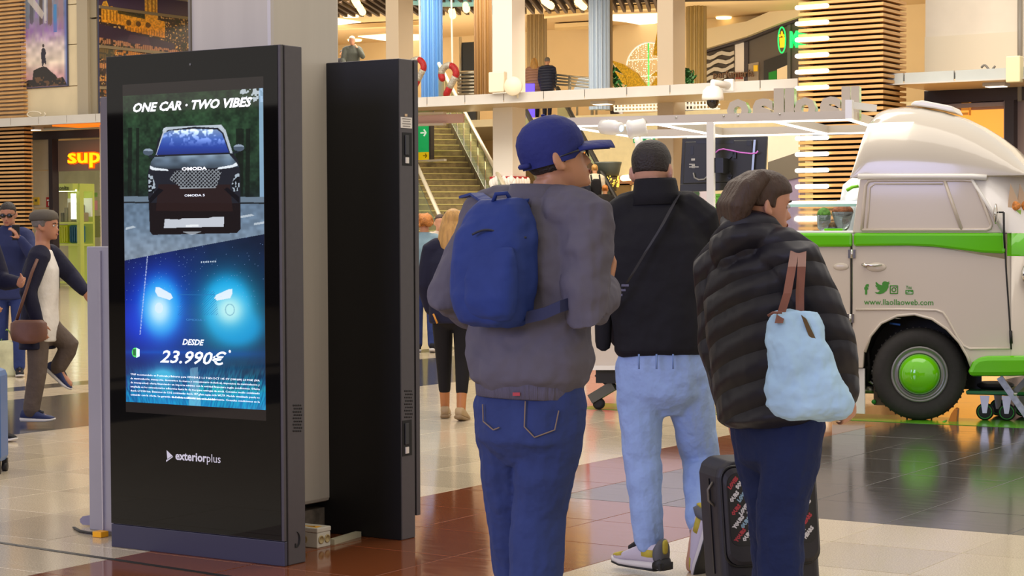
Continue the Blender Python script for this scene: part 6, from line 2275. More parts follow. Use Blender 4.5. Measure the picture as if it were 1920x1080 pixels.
def shoe(root, an, fd, k, style):
    sole_m, up_m, hi = style[:3]
    fd = V(fd).normalized()
    r = fd.cross(Z1).normalized()
    u = r.cross(fd).normalized()
    o = an - u * .08 * k
    def sec(y, w, z0, z1):
        return ring(o + fd * y * k + u * (z0 + z1) / 2 * k, r, u, w * k, (z1 - z0) / 2 * k, (z1 - z0) / 2 * k, 14, 3.2)
    so = MB().loft([sec(-.085, .024, .012, .034), sec(-.075, .036, .002, .036), sec(-.02, .038, .0, .034), (sec(.06, .042, .0, .03)), sec(.13, .047, .002, .028), sec(.175, .038, .010, .03), sec(.195, .02, .018, .032)]).build('shoe', sole_m, root)
    up = MB()
    up.loft([sec(-.08, .026, .03, .075), sec(-.065, .034, .028, .10), sec(-.02, .037, .026, .105), sec(.03, .037, .024, .098), sec(.07, .039, .024, .080), sec(.12, .042, .022, .058), sec(.165, .036, .022, .046), sec(.188, .018, .024, .038)])
    if hi:
        up.tube([an + u * .0, an + u * .06 * k], [.045 * k, .046 * k], 14)
    up.build('shoe_upper', up_m, so)
    if len(style) > 3:
        style[3](so, o, fd, r, u, k)
    else:
        MB().tube([o + fd * .03 * k + u * .1 * k, o + fd * .075 * k + u * .083 * k, o + fd * .10 * k + u * .071 * k], .012 * k, 6).build('laces', mat('laces_dark', '22222c', .7), so)
    return so


def stance(px, py, D, h, face_deg, z0=0.0, thigh=(6, -6), knee=(3, 8), arms=((5, 8, 15), (5, 8, 15)), head=None, foot=None, on=None, nod=0.0):
    """joints of a standing or walking figure; (px, py) is a picture point under the feet at depth D, or on = world point"""
    k = h / 1.75
    f = cam_dir(face_deg)
    r = f.cross(Z1)
    g = V(on) if on is not None else at(px, py, D)
    J = {}
    P_ = V((0, 0, 0))
    low = []
    for s, sg, th, kn in (('L', -1, thigh[0], knee[0]), ('R', 1, thigh[1], knee[1])):
        hp = r * sg * .09 * k
        a = radians(th)
        kp = hp + (f * sin(a) - Z1 * cos(a)) * .43 * k
        b = a - radians(kn)
        ap = kp + (f * sin(b) - Z1 * cos(b)) * .41 * k
        J['hip' + s], J['kn' + s], J['an' + s] = hp, kp, ap
        lift = max(0, -b) * .9
        J['ft' + s] = (f * cos(lift) - Z1 * sin(lift) * .8 + r * sg * .12).normalized()
        low.append(ap.z)
    zoff = -min(low) + .08 * k
    off = V((g.x, g.y, (z0 if on is None else g.z) + zoff))
    for q in list(J):
        if q[:2] != 'ft':
            J[q] = J[q] + off
    J['neck'] = off + Z1 * .555 * k + f * .02 * k
    for s, sg, (a, ab, eb) in (('L', -1, arms[0]), ('R', 1, arms[1])):
        sh = J['neck'] + r * sg * .175 * k - Z1 * .055 * k
        a_, b_ = radians(a), radians(ab)
        d1 = (f * sin(a_) - Z1 * cos(a_)) * cos(b_) + r * sg * sin(b_)
        el = sh + d1 * .29 * k
        c_ = radians(a + eb)
        d2 = ((f * sin(c_) - Z1 * cos(c_)) * cos(b_ * .3) - r * sg * sin(radians(eb) * .3)).normalized()
        J['sh' + s], J['el' + s], J['wr' + s] = sh, el, el + d2 * .25 * k
    hf = cam_dir(head if head is not None else face_deg)
    J['hf'] = hf - Z1 * nod
    J['hu'] = (Z1 + hf * nod).normalized()
    J['head'] = J['neck'] + Z1 * .165 * k + f * .025 * k + hf * nod * .06
    return J


def cloth(name, col, rough=.8, bump=.35, bscale=9, noise=.10, fine=True, stretch=None):
    return mat('cloth_' + name, col, rough, spec=.25, noise=noise, nscale=7, bump=bump, bscale=bscale, bdist=.03, stretch=stretch)


def quilt(name, col, per=.075, tilt=.25):
    """puffer fabric: rows of quilting"""
    m = mat('cloth_' + name, col, .5, spec=.35)
    nt = m.node_tree
    tc = nt.nodes.new('ShaderNodeTexCoord')
    mp = nt.nodes.new('ShaderNodeMapping')
    mp.inputs['Rotation'].default_value = (tilt, tilt, 0)
    w = nt.nodes.new('ShaderNodeTexWave')
    w.bands_direction = 'Z'
    w.wave_profile = 'SIN'
    w.inputs['Scale'].default_value = .314 / per
    w.inputs['Distortion'].default_value = 1.2
    w.inputs['Detail'].default_value = 1
    pw = nt.nodes.new('ShaderNodeMath')
    pw.operation = 'POWER'
    pw.inputs[1].default_value = .45
    b = nt.nodes.new('ShaderNodeBump')
    b.inputs['Strength'].default_value = .8
    b.inputs['Distance'].default_value = .03
    nt.links.new(tc.outputs['Object'], mp.inputs[0])
    nt.links.new(mp.outputs[0], w.inputs['Vector'])
    nt.links.new(w.outputs['Fac'], pw.inputs[0])
    nt.links.new(pw.outputs[0], b.inputs['Height'])
    nt.links.new(b.outputs[0], nt.nodes['Principled BSDF'].inputs['Normal'])
    return m


NAVY = cloth('navy', '1c1c30')
BLACK = cloth('black', '17161b', bump=.3)
DENIM = cloth('denim', '2b3868', bump=.8, bscale=9)
LDENIM = cloth('light_denim', '8fa6d0', bump=.8, bscale=11)
SOLEW = mat('sole_white', 'cfc9c4', .5)
SOLEK = mat('sole_black', '1c1b1b', .6)
HBLK = mat('hair_black', '231a17', .6, noise=.2, nscale=40, bump=.4, bscale=120)
HBRN = mat('hair_brown', '3d281c', .6, noise=.2, nscale=40, bump=.4, bscale=90, stretch=(1, 1, .2))
HGRY = mat('hair_grey', '6d655e', .7, noise=.2, nscale=40)
HBLD = mat('hair_blond', 'b98b4a', .55, noise=.3, nscale=30, bump=.5, bscale=60, stretch=(1, 1, .15))
HGIN = mat('hair_ginger', 'b5702c', .6, noise=.3, nscale=30, bump=.6, bscale=60)
HWHT = mat('hair_white', 'd9d4cc', .6)


def KK(D):
    return lambda px, py, dd=0.0: at(px, py, D + dd)


# ------------------------------------------------------------------ man with the cap
D1 = 6.03
K = KK(D1)
J = dict(head=K(1040, 298), hf=cam_dir(78) + Z1 * .27, hu=(Z1 - cam_dir(78) * .27).normalized(), neck=K(1008, 380, 0),
         shL=K(908, 412, .10), shR=K(1098, 408, -.12), elL=K(842, 558, .06), wrL=K(915, 590, .27), elR=K(1104, 592, -.20), wrR=K(1137, 538, .02),
         hipL=K(950, 765, .05), hipR=K(1040, 765, -.05), knL=K(962, 958, .16), knR=K(1010, 965, .02), anL=K(985, 1165, .30), anR=K(998, 1205, -.04),
         ftL=cam_dir(35), ftR=cam_dir(35), curlR=1.1, hdR=(Z1 * .9 + cam_dir(40) * .4).normalized(), hnR=-_f0 * .2 - _r0, htR=_f0)
SLATE = cloth('slate_jacket', '56525d', bump=.9, bscale=6)
SECM1 = [(.07, .150, .115, .13), (.10, .166, .125, .145), (.14, .195, .145, .16), (.25, .205, .155, .155), (.5, .205, .15, .145), (.72, .205, .14, .14), (.86, .175, .115, .12), (.95, .12, .095, .10), (1.02, .085, .082, .086), (1.05, .080, .078, .080)]
m1, H1 = person('person', 'man in a navy cap and slate jacket carrying a blue backpack', J, 1.0, 'b07c5c', .0065, (SLATE, 1.0, 1.10, .050, 'jacket', SECM1), (DENIM, (.105, .088, .082, 1.05), 1.02, 'jeans'), (SOLEW, NAVY, False), (HBLK, 'rim'))
# ribbed hem and collar of the jacket
Pm, Nm = (J['hipL'] + J['hipR']) / 2, J['neck']
mb = MB()
torso(mb, J, [(.05, .160, .120, .138), (.055, .168, .127, .145), (.135, .172, .130, .148), (.145, .16, .12, .14)], 1.0)
mb.build('ribbed_hem', cloth('hem_slate', '545060', bump=.6, bscale=60, stretch=(1, 1, .05)), m1)
mb = MB()
torso(mb, J, [(.97, .108, .095, .10), (1.02, .092, .084, .09), (1.085, .084, .076, .084), (1.08, .074, .066, .072)], 1.0)
mb.build('collar', SLATE, m1)
# cap
CAPM = cloth('cap_navy', '232a68', .7, .2, 30)
mb = MB()
R = []
for z, w, a, b in ((.098, .0795, .070, .105), (.125, .083, .100, .108), (.15, .085, .104, .110), (.18, .083, .100, .108), (.205, .073, .088, .097), (.228, .055, .064, .074), (.243, .030, .034, .042), (.247, .006, .006, .008)):
    R.append(ring(H1.P(0, 0, z), H1.r, H1.f, w, a, b, 24, 2.1))
mb.loft(R, cap=False)
cap = mb.build('cap', CAPM, m1)
rows = []
for y in np.linspace(.075, .188, 8):
    t = (y - .075) / .113
    hw = .078 * sqrt(max(.02, 1 - (t * .93) ** 2.6))
    rows.append([H1.P(x * hw, y - (x * x) * .012 * (1 - t), .142 - .008 * t - .022 * x * x - .012 * t * t) for x in np.linspace(-1, 1, 9)])
mb = MB()
top_ = [r + [p - H1.u * .006 for p in r[::-1]] for r in rows]
mb.loft(top_)
mb.build('cap_brim', CAPM, cap)
MB().ell(H1.P(0, 0, .249), (.007, .007, .004)).build('cap_button', CAPM, cap)
MB().tube([H1.P(x, y, .112) for x, y in ((-.05, -.095), (-.02, -.107), (.02, -.107), (.05, -.095))], .009, 6).build('cap_strap', CAPM, cap)
# glasses
GF = mat('glasses_black', '16161a', .3)
gls = MB().tube([H1.P(.080, -.012, .114), H1.P(.079, .05, .118), H1.P(.068, .092, .116)], .0028, 6).build('glasses', GF, m1)
MB().tube([H1.P(-.080, -.012, .114), H1.P(-.079, .05, .118), H1.P(-.068, .092, .116)], .0028, 6).build('temple', GF, gls)
for sg in (-1, 1):
    MB().tube([H1.P(sg * (.035 + .030 * cos(a)), .104 - .012 * abs(cos(a) + 1) * .5 * (1 if sg > 0 else 1), .110 + .019 * sin(a)) for a in np.linspace(0, 2 * pi, 20)], .002, 6).build('lens_frame', GF, gls)
MB().tube([H1.P(-.006, .104, .113), H1.P(.006, .104, .113)], .002, 6).build('bridge', GF, gls)
# back pocket details on the jeans
c = K(985, 742, -.22)
MB().box(K(968, 739, -.155), (.022, .004, .010), YAW).build('red_tab', mat('tab_red', 'a83a48', .6), m1)

# backpack
BPM = cloth('backpack_blue', '1f3270', .65, .8, 6)
bpk = thing('backpack', K(938, 600, -.2), 'blue nylon backpack on the back of the man in the cap', 'backpack')
bf = cam_dir(35)
br = bf.cross(Z1)
cB = K(940, 490, -.14)
mb = MB()
s = D1 / FPX
up_ = (Nm - Pm).normalized()
rows = [(372, 945, 40, .05), (385, 945, 52, .075), (410, 943, 62, .10), (450, 938, 70, .12), (500, 935, 73, .13), (550, 934, 72, .135), (580, 936, 66, .13), (600, 938, 56, .115), (611, 940, 40, .08)]
R = []
for py, px, hw, dp in rows:
    c = K(px, py, -.115 - (.02 if py > 420 else 0))
    R.append(ring(c, br, bf, hw * s * 1.12, dp * .3, dp, 24, 3.0))
mb.loft(R)
blob('main_bag', mb, .008, BPM, bpk, 3, .022, .1)
mb = MB()
R = []
for py, px, hw, dp in ((462, 925, 44, .02), (480, 924, 54, .035), (520, 922, 57, .05), (560, 922, 56, .055), (590, 925, 48, .045), (602, 928, 36, .02)):
    c = K(px, py, -.235)
    R.append(ring(c, br, bf, hw * s, dp * .4, dp, 20, 3.0))
mb.loft(R)
blob('front_pocket', mb, .008, BPM, bpk, 3, .012, .08)
for sx, dx in ((1, 40), (-1, -40)):
    pts = [K(945 + dx * .6, 385, -.10), K(945 + dx * 1.3, 366, .0 - .04 * sx), K(960 + dx * 2.2, 372, .10 - .10 * sx)]
    mb = MB()
    mb.loft([[p - br * .025, p + br * .025, p + br * .025 + Z1 * .008, p - br * .025 + Z1 * .008] for p in pts], smooth=False)
    mb.build('shoulder_strap', BPM, bpk)
MB().tube([K(925, 378, -.16), K(930, 364, -.17), K(950, 362, -.17), K(958, 376, -.16)], .007, 8).build('carry_loop', BPM, bpk)
MB().tube([K(885 + 6 * i, 440 - 9 * sin(i * .34), -.235 - .0) for i in range(0, 18)], .004, 6).build('zip', mat('zip_dark', '11162e', .5), bpk)
mb = MB()
mb.loft([[p - Z1 * .018, p + Z1 * .018, p + Z1 * .018 + _f0 * .01, p - Z1 * .018 + _f0 * .01] for p in (K(985, 596, -.22), K(1020, 588, -.24), K(1050, 575, -.25), K(1078, 566, -.21))], smooth=False)
mb.build('side_strap', mat('strap_navy', '1a2046', .7), bpk)

# ------------------------------------------------------------------ man in black with light jeans
D2 = 8.1
K = KK(D2)
J = dict(head=K(1222, 322), hf=cam_dir(16), hu=(Z1 + cam_dir(0) * .12).normalized(), neck=K(1230, 372, .0),
         shL=K(1158, 412, .02), shR=K(1310, 410, -.03), elL=K(1138, 540, .12), wrL=K(1168, 640, .30), elR=K(1338, 540, .08), wrR=K(1325, 640, .30),
         hipL=K(1198, 690, .02), hipR=K(1284, 690, -.02), knL=K(1204, 862, -.02), knR=K(1314, 860, .14), anL=K(1218, 1028, -.10), anR=K(1312, 988, -.10),
         ftL=(-_r0 * .68 + _f0 * .73).normalized(), ftR=(_f0 * .30 - Z1 * .95 - _r0 * .22).normalized())
SECM2 = [(.08, .17, .12, .13), (.11, .190, .125, .145), (.25, .195, .135, .14), (.5, .205, .14, .14), (.72, .215, .14, .14), (.86, .19, .12, .125), (.95, .125, .095, .10), (1.02, .085, .08, .085), (1.05, .076, .072, .078)]


def trainer(so, o, fd, r, u, k):
    g = mat('trainer_mustard', 'b3a034', .7, noise=.1, nscale=30)
    gy = mat('trainer_grey', '56565a', .7)
    wh = mat('trainer_lilac', 'c4bccb', .6)
    def sec(y, w, z0, z1):
        return ring(o + fd * y * k + u * (z0 + z1) / 2 * k, r, u, w * k, (z1 - z0) / 2 * k, (z1 - z0) / 2 * k, 14, 3.0)
    MB().loft([sec(-.05, .039, .045, .088), sec(-.02, .0395, .04, .09), (sec(.012, .039, .042, .086))]).build('ankle_panel', g, so)
    MB().loft([sec(.118, .0435, .034, .059), sec(.15, .040, .032, .052), sec(.172, .033, .030, .046)]).build('toe_panel', g, so)
    MB().loft([sec(-.084, .028, .03, .112), sec(-.07, .037, .028, .126), sec(-.052, .040, .03, .10)]).build('heel_counter', gy, so)
    MB().loft([sec(-.09, .010, .07, .118), sec(-.084, .017, .065, .124)]).build('heel_tab', g, so)
    MB().loft([sec(-.05, .040, -.005, .010), sec(.06, .043, -.005, .008), sec(.13, .0475, -.003, .009), sec(.178, .038, .004, .013), sec(.196, .018, .012, .018)]).build('outsole', SOLEK, so)
    for k_ in range(5):
        c = o - fd * (.086 + .004 * (k_ % 2)) * k + r * (-.028 + .014 * k_) * k + u * .018 * k
        MB().box(c, (.012, .02, .03), atan2(fd.y, fd.x)).build('lug', SOLEK, so)
    MB().loft([sec(-.098, .026, .004, .03), sec(-.08, .038, .0, .055), sec(-.05, .041, .0, .04)]).build('heel_sole', SOLEK, so)
    MB().tube([o + fd * .03 * k + u * .112 * k, o + fd * .07 * k + u * .09 * k, o + fd * .105 * k + u * .068 * k], .014 * k, 6).build('laces', mat('laces_black', '1a191c', .7), so)


m2, H2 = person('person', 'man in a black top and light blue jeans seen from behind', J, 1.03, 'c29178', .0075, (BLACK, 1.0, 1.06, .022, 'pullover', SECM2), (LDENIM, (.098, .078, .060, 1.0), .90, 'jeans'), (SOLEW, mat('trainer_base', 'bdb4bf', .6), False, trainer), (HBLK, 'short'), face=True)
mb = MB()
torso(mb, J, [(.96, .115, .10, .11), (1.03, .094, .082, .098), (1.10, .086, .072, .092), (1.115, .082, .068, .088), (1.10, .074, .06, .078)], 1.03)
mb.build('collar', BLACK, m2)
# crossbody bag
xb_ = thing('crossbody_bag', K(1130, 655, .0), 'black crossbody bag with diagonal strap on the man in black', 'bag')
pts = [(1272, 366, -.07), (1262, 384, -.150), (1240, 425, -.185), (1212, 470, -.19), (1185, 515, -.185), (1160, 555, -.165), (1140, 585, -.11)]
mb = MB()
mb.loft([[K(a, b, d) + _r0 * .014 + Z1 * .014, K(a, b, d) - _r0 * .014 - Z1 * .014, K(a, b, d - .008) - _r0 * .014 - Z1 * .014, K(a, b, d - .008) + _r0 * .014 + Z1 * .014] for a, b, d in pts], smooth=False)
mb.build('strap', mat('strap_black', '232126', .6), xb_)
for t in range(3):
    MB().box(K(1172 - 6 * t, 535 + 9 * t, -.185), (.030, .010, .009), YAW).build('strap_slider', mat('slider_grey', '5b5a72', .4), xb_)
mb = MB()
mb.loft([ring(K(1131, y, .04), _r0, _f0, w, .045, .045, 16, 3.5) for y, w in ((560, .012), (568, .03), (600, .036), (640, .034), (652, .028), (657, .01))])
mb.build('pouch', BLACK, xb_)
for px, py in ((1198, 668), (1231, 668), (1262, 668)):
    MB().tube([K(px, 664, -.155), K(px, 692, -.16)], .004, 6).build('seam', mat('seam_blue', '6f88b8', .7), m2)

# ------------------------------------------------------------------ woman in the dark puffer coat
D3 = 6.8
K = KK(D3)
PUFF = quilt('puffer', '1d1b26', .085, .30)
J = dict(head=K(1432, 384), hf=cam_dir(78) - Z1 * .12, hu=(Z1 + cam_dir(78) * .12).normalized(), neck=K(1416, 456),
         shL=K(1352, 505, .14), shR=K(1488, 492, -.14), elL=K(1350, 650, .22), wrL=K(1372, 770, .34), elR=K(1562, 640, -.14), wrR=K(1584, 742, -.02),
         hipL=K(1424, 800, .08), hipR=K(1492, 800, -.08), knL=K(1450, 970, .12), knR=K(1462, 975, -.06), anL=K(1450, 1138, .32), anR=K(1464, 1148, -.08),
         ftL=cam_dir(45), ftR=cam_dir(45), curlR=.8,
         extra=[(K(1408, 446, -.04), (.122, .115, .095), (_r0, _f0, Z1)), (K(1375, 465, -.02), (.085, .09, .085), (_r0, _f0, Z1)), (K(1448, 458, -.02), (.08, .09, .07), (_r0, _f0, Z1)), (K(1390, 415, .0), (.075, .08, .055), (_r0, _f0, Z1))])
SECW = [(.02, .19, .14, .16), (.06, .225, .165, .19), (.25, .225, .18, .18), (.5, .225, .185, .175), (.72, .225, .175, .165), (.86, .20, .14, .145), (.95, .14, .11, .115), (1.05, .095, .09, .095), (1.12, .085, .085, .085)]
m3, H3 = person('person', 'woman in a dark hooded puffer coat and blue jeans beside the suitcase', J, .95, 'c08a70', .007, (PUFF, 1.0, 1.3, .018, 'puffer_coat', SECW), (cloth('dark_denim', '1d2850', bump=.5, bscale=14), (.112, .092, .080, 1.06), 1.02, 'jeans'), (SOLEW, BLACK, False), (HBRN, 'short', 1.12))
mb = MB()
for t in np.linspace(-1, 1, 5):
    mb.tube([H3.P(t * .06, -.03, .215), H3.P(t * .078, -.085, .16), H3.P(t * .072, -.115, .09), H3.P(t * .06, -.105, .01)], [.03, .042, .045, .03], 8)
blob('gathered_hair', mb, .008, HBRN, m3, 3)
# tote bag hung from the shoulder
tote = thing('tote_bag', K(1515, 790, -.3), 'pale blue fabric tote bag with brown straps on the arm of the woman', 'bag')
TM = cloth('tote_blue', 'a9cbe8', .6, .5, 8, noise=.12)
rows = [(585, 1492, 40, .03), (600, 1492, 47, .045), (640, 1492, 53, .07), (690, 1503, 62, .085), (730, 1512, 74, .09), (760, 1517, 80, .08), (778, 1522, 66, .06), (788, 1526, 40, .03)]
R = [ring(K(px, py, -.315), _r0, _f0, hw * D3 / FPX, dp * .8, dp, 24, 2.6) for py, px, hw, dp in rows]
mb = MB().loft(R)
mb.ell(K(1560, 770, -.31), (.07, .06, .035), ((_r0 - Z1 * .0), _f0, Z1))
blob('bag_body', mb, .007, TM, tote, 3, .03, .07)
BRN = mat('strap_leather', '7a4a3c', .5, noise=.15, nscale=12)
for dx, dd in ((-9, -.34), (9, -.30)):
    pts = [(1497 + dx * .8, 470, -.22), (1494 + dx, 500, -.30), (1488 + dx * 1.3, 550, dd), (1482 + dx * 2.0, 590, dd), (1480 + dx * 2.2, 606, dd - .03)]
    mb = MB()
    mb.loft([[K(a, b, d) - _r0 * .014, K(a, b, d) + _r0 * .014, K(a, b, d - .006) + _r0 * .014, K(a, b, d - .006) - _r0 * .014] for a, b, d in pts], smooth=False)
    mb.build('strap', BRN, tote)
mb = MB()
mb.prism([K(a, b, -.37) for a, b in ((1502, 590), (1512, 598), (1532, 640), (1546, 668), (1538, 668), (1520, 640))], _f0 * .006)
mb.build('scarf_end', mat('scarf_brown', '5a4424', .7), tote)
MB().tube([K(1440, 592, -.36), K(1450, 586, -.37), K(1466, 586, -.37)], .005, 6).build('key_cord', BRN, tote)

# suitcase
DS = 7.35
K = KK(DS)
case = thing('suitcase', oz(1372, 1140), 'black cabin suitcase with a patterned letter print beside the woman', 'suitcase')
CF = (-_f0 * .96 + _r0 * .26).normalized()       # patterned face
CR = V((-CF.y, CF.x, 0))
if CR.dot(_r0) < 0:
    CR = -CR
CBL = mat('case_black', '26232a', .55, noise=.1, nscale=20)
top_z, bot_z = K(1350, 866).z, .05
lean = _r0 * -.03 + _f0 * 0
c0 = K(1351, 1000)
cw, cd = .40, .22
org = V((c0.x, c0.y, 0)) - lean * .5
R = []
for z, ins in ((bot_z, .02), (bot_z + .02, .0), (top_z - .06, .0), (top_z - .025, .012), (top_z, .05)):
    t = (z - bot_z) / (top_z - bot_z)
    o = org + lean * t + Z1 * z
    a, b = o + CR * ins - CF * 0, o + CR * (cw - ins)
    R.append([o + CR * (.0 + ins) - CF * .02, o + CR * (.02 + ins), o + CR * (cw - .02 - ins), o + CR * (cw - ins) - CF * .02, o + CR * (cw - ins) - CF * (cd - .02), o + CR * (cw - .02 - ins) - CF * cd, o + CR * (.02 + ins) - CF * cd, o + CR * ins - CF * (cd - .02)][::-1])
MB().loft(R, smooth=False).build('shell', CBL, case, bevel=.008)


def cpt(x, z, off=0.0):
    t = (z - bot_z) / (top_z - bot_z)
    return org + lean * t + Z1 * z + CR * x + CF * off


# raised front pocket with a rounded outline
def rrect(x0, x1, z0, z1, r, off):
    pts = []
    for cx, cz, a0 in ((x1 - r, z1 - r, 0), (x0 + r, z1 - r, pi / 2), (x0 + r, z0 + r, pi), (x1 - r, z0 + r, 1.5 * pi)):
        for q in range(6):
            a = a0 + pi / 2 * q / 5
            pts.append(cpt(cx + r * cos(a), cz + r * sin(a), off))
    return pts


zP0, zP1 = at(1350, 1050, DS).z - .02, at(1350, 872, DS).z - .01
MB().loft([rrect(.012, cw - .012, zP0, zP1, .05, 0), rrect(.012, cw - .012, zP0, zP1, .05, .025), rrect(.02, cw - .02, zP0 + .015, zP1 - .015, .05, .035)], smooth=False).build('front_pocket', CBL, case)
MB().tube(rrect(.01, cw - .01, zP0 - .005, zP1 + .005, .05, .012) + [rrect(.01, cw - .01, zP0 - .005, zP1 + .005, .05, .012)[0]], .006, 6).build('piping', mat('piping_black', '151418', .4), case)
pp = MB().loft([rrect(.026, cw - .026, zP0 + .075, zP1 - .02, .035, .034), rrect(.026, cw - .026, zP0 + .075, zP1 - .02, .035, .0365)], smooth=False).build('print_panel', mat('print_black', '17151a', .5), case)
# rows of slanted letters printed on the panel
LWm = [mat('glyph_white', 'd8d4d6', .6), mat('glyph_white', 'd8d4d6', .6), mat('glyph_white', 'd8d4d6', .6), mat('glyph_red', 'b03a44', .6), mat('glyph_orange', 'c98a3c', .6), mat('glyph_blue', '8fb0c8', .6)]
ux = (CR * .62 + Z1 * .78).normalized()
uy = (Z1 * .62 - CR * .78).normalized()
words = ['OURS', 'LOVES', 'SOUR', 'HEARS', 'YOURS']
row = 0
for kx in np.arange(.03, .66, .031):
    for kz in np.arange(0, .46, .05):
        x = kx + kz * .55 - .26
        z = zP0 + .09 + kz
        w = words[(row + int(kz * 30)) % 5]
        xe, ze = x + ux.dot(CR) * .04, z + ux.z * .04
        if x < .032 or xe > cw - .03 or z < zP0 + .085 or ze > zP1 - .03:
            continue
        text_part(w, .021, cpt(x, z, .0367), ux, uy, LWm[(row * 5 + int(kz * 41)) % 6], pp, 'printed_letters', .0004, .0016, align='LEFT', sx=.85, res=1)
    row += 1
MB().tube([cpt(.0, zP1 - .06, -.05), cpt(-.018, zP1 - .09, -.06), cpt(-.018, zP1 - .13, -.06), cpt(.0, zP1 - .15, -.05)], .006, 8).build('side_handle', mat('handle_steel', '6d665c', .35, metal=.5), case)
MB().beam(cpt(-.002, zP1 - .05, -.09), cpt(-.002, .1, -.09), .012, .006, up=CR).build('side_zip', mat('piping_black', '151418', .4), case)
for x in (.17, cw - .09):
    MB().tube([cpt(x, top_z - .02, -cd + .05), cpt(x, top_z + .26, -cd + .05)], .008, 8).build('pull_tube', STEEL, case)
MB().tube([cpt(.17, top_z + .26, -cd + .05), cpt(cw - .09, top_z + .26, -cd + .05)], .012, 8).build('pull_handle', CBL, case)
for x in (.05, cw - .05):
    for y in (-.04, -cd + .04):
        c = cpt(x, .026, y)
        MB().lathe([(.008, -.012), (.025, -.012), (.025, .012), (.008, .012)], c, CR, 16).build('wheel', DARKM, case)
        MB().box(V((c.x, c.y, .045)), (.03, .03, .03), YAW).build('wheel_fork', CBL, case)
MB().lathe([(.018, 0), (.02, .01), (.016, .05), (.01, .052)], cpt(.085, .085, .002), CF, 14).build('corner_foot', mat('foot_grey', '3f3e44', .4), case)

# ------------------------------------------------------------------ people on the left
D4 = 14.3
K = KK(D4)
J = dict(head=K(86, 424), hf=cam_dir(100), hu=Z1, neck=K(80, 468),
         shR=K(72, 484, -.13), shL=K(98, 481, .13), elR=K(52, 548, -.20), wrR=K(72, 606, -.16), elL=K(136, 520, .14), wrL=K(160, 548, .04),
         hipR=K(72, 612, -.07), hipL=K(88, 612, .07), knR=K(70, 698, -.07), anR=K(58, 772, -.06), knL=K(132, 648, .06), anL=K(108, 690, .10),
         ftR=cam_dir(95), ftL=(cam_dir(95) * .7 - Z1 * .6).normalized())
SECC = [(-.30, .20, .06, .17), (-.1, .20, .06, .165), (.25, .185, .05, .14), (.5, .19, .06, .135), (.72, .19, .07, .13), (.86, .165, .06, .11), (.95, .11, .04, .09), (1.03, .075, .03, .075)]
m4, H4 = person('person', 'walking woman with grey hair in a navy cardigan and white blouse', J, .93, 'b0785a', .010, (NAVY, 1.0, 1.05, 0, 'cardigan', SECC), (cloth('taupe', '5d5048', bump=.5, bscale=12), (.09, .075, .066), .96), (SOLEW, mat('trainer_navy', '27305a', .7), False), (HGRY, 'short', 1.12))
mb = MB()
torso(mb, J, [(-.2, .15, .11, .10), (0, .155, .115, .11), (.25, .15, .12, .10), (.5, .16, .13, .10), (.75, .165, .125, .10), (.9, .12, .09, .08), (1.0, .07, .07, .06)], .93)
blob('blouse', mb, .010, cloth('blouse_white', 'd9d3cd', .8, .4, 12), m4, 3)
MB().loft([ring(H4.P(0, -.005, z), H4.r, H4.f, w, a, b, 20) for z, w, a, b in ((.150, .080, .078, .108), (.168, .096, .096, .120), (.21, .09, .088, .11), (.235, .06, .06, .075), (.243, .012, .012, .015))]).build('beret', cloth('beret_grey', '5c554c', .9), m4)
hb = thing('handbag', K(50, 640, -.2), 'brown handbag at the hip of the walking woman', 'bag')
mb = MB().loft([ring(K(54, y, -.24), cam_dir(95), _f0, w, .05, .05, 16, 3) for y, w in ((600, .10), (606, .135), (625, .14), (638, .125), (644, .05))])
mb.build('body', mat('leather_brown', '6a4436', .5, noise=.15, nscale=10), hb)
MB().tube([K(30, 604, -.24), K(44, 560, -.28), K(60, 510, -.26), K(70, 486, -.22)], .012, 6).build('strap', MATS['leather_brown'], hb)

# man with sunglasses
J = stance(0, 0, 19.2, 1.72, 165, on=oz(22, 700), head=170, arms=((35, 12, 120), (20, 10, 40)), nod=.12)
g_ = at(20, 700, 19.2)
J = stance(0, 0, 0, 1.70, 170, on=(g_.x, g_.y, 0), head=178, arms=((40, 15, 115), (25, 10, 60)), nod=.18)
m5, H5 = person('person', 'man with sunglasses in a navy jumper holding a phone to his ear', J, .97, 'a9745a', .010, (cloth('jumper_blue', '2a3158'), 1.0, 1.0, 0, 'jumper'), (DENIM, (.09, .07, .06), .97), (SOLEW, BLACK, False), (HBLK, 'short'))
sg_ = MB().ell(H5.P(-.034, .093, .113), (.030, .008, .020), (H5.r, H5.f, H5.u)).build('sunglasses', mat('sunglass_black', '0b0b0d', .1), m5)
MB().ell(H5.P(.034, .093, .113), (.030, .008, .020), (H5.r, H5.f, H5.u)).build('lens', MATS['sunglass_black'], sg_)
MB().tube([H5.P(-.076, 0, .118), H5.P(-.06, .09, .118), H5.P(.06, .09, .118), H5.P(.076, 0, .118)], .004, 6).build('frame', MATS['sunglass_black'], sg_)
ph = J['wrL'] + (J['wrL'] - J['elL']).normalized() * .07
MB().box(ph, (.075, .012, .15), YAW + .3).build('phone', mat('phone_black', '1b1c22', .2), label='dark phone at the ear of the man with sunglasses', cat='phone', bevel=.004)
# person cut by the left edge
g_ = at(-58, 700, 13.2)
J = stance(0, 0, 0, 1.66, 120, on=(g_.x, g_.y, 0), thigh=(12, -10), knee=(4, 12), arms=((20, 8, 70), (14, 8, 45)))
person('person', 'person in a navy coat cut off by the left picture edge', J, .95, 'b07a5c', .012, (NAVY, 1.05, 1.05, 0, 'coat'), (BLACK, (.09, .07, .06), .97), (SOLEW, BLACK, False), (mat('hair_dark_red', '3a1c18', .6), 'long'))
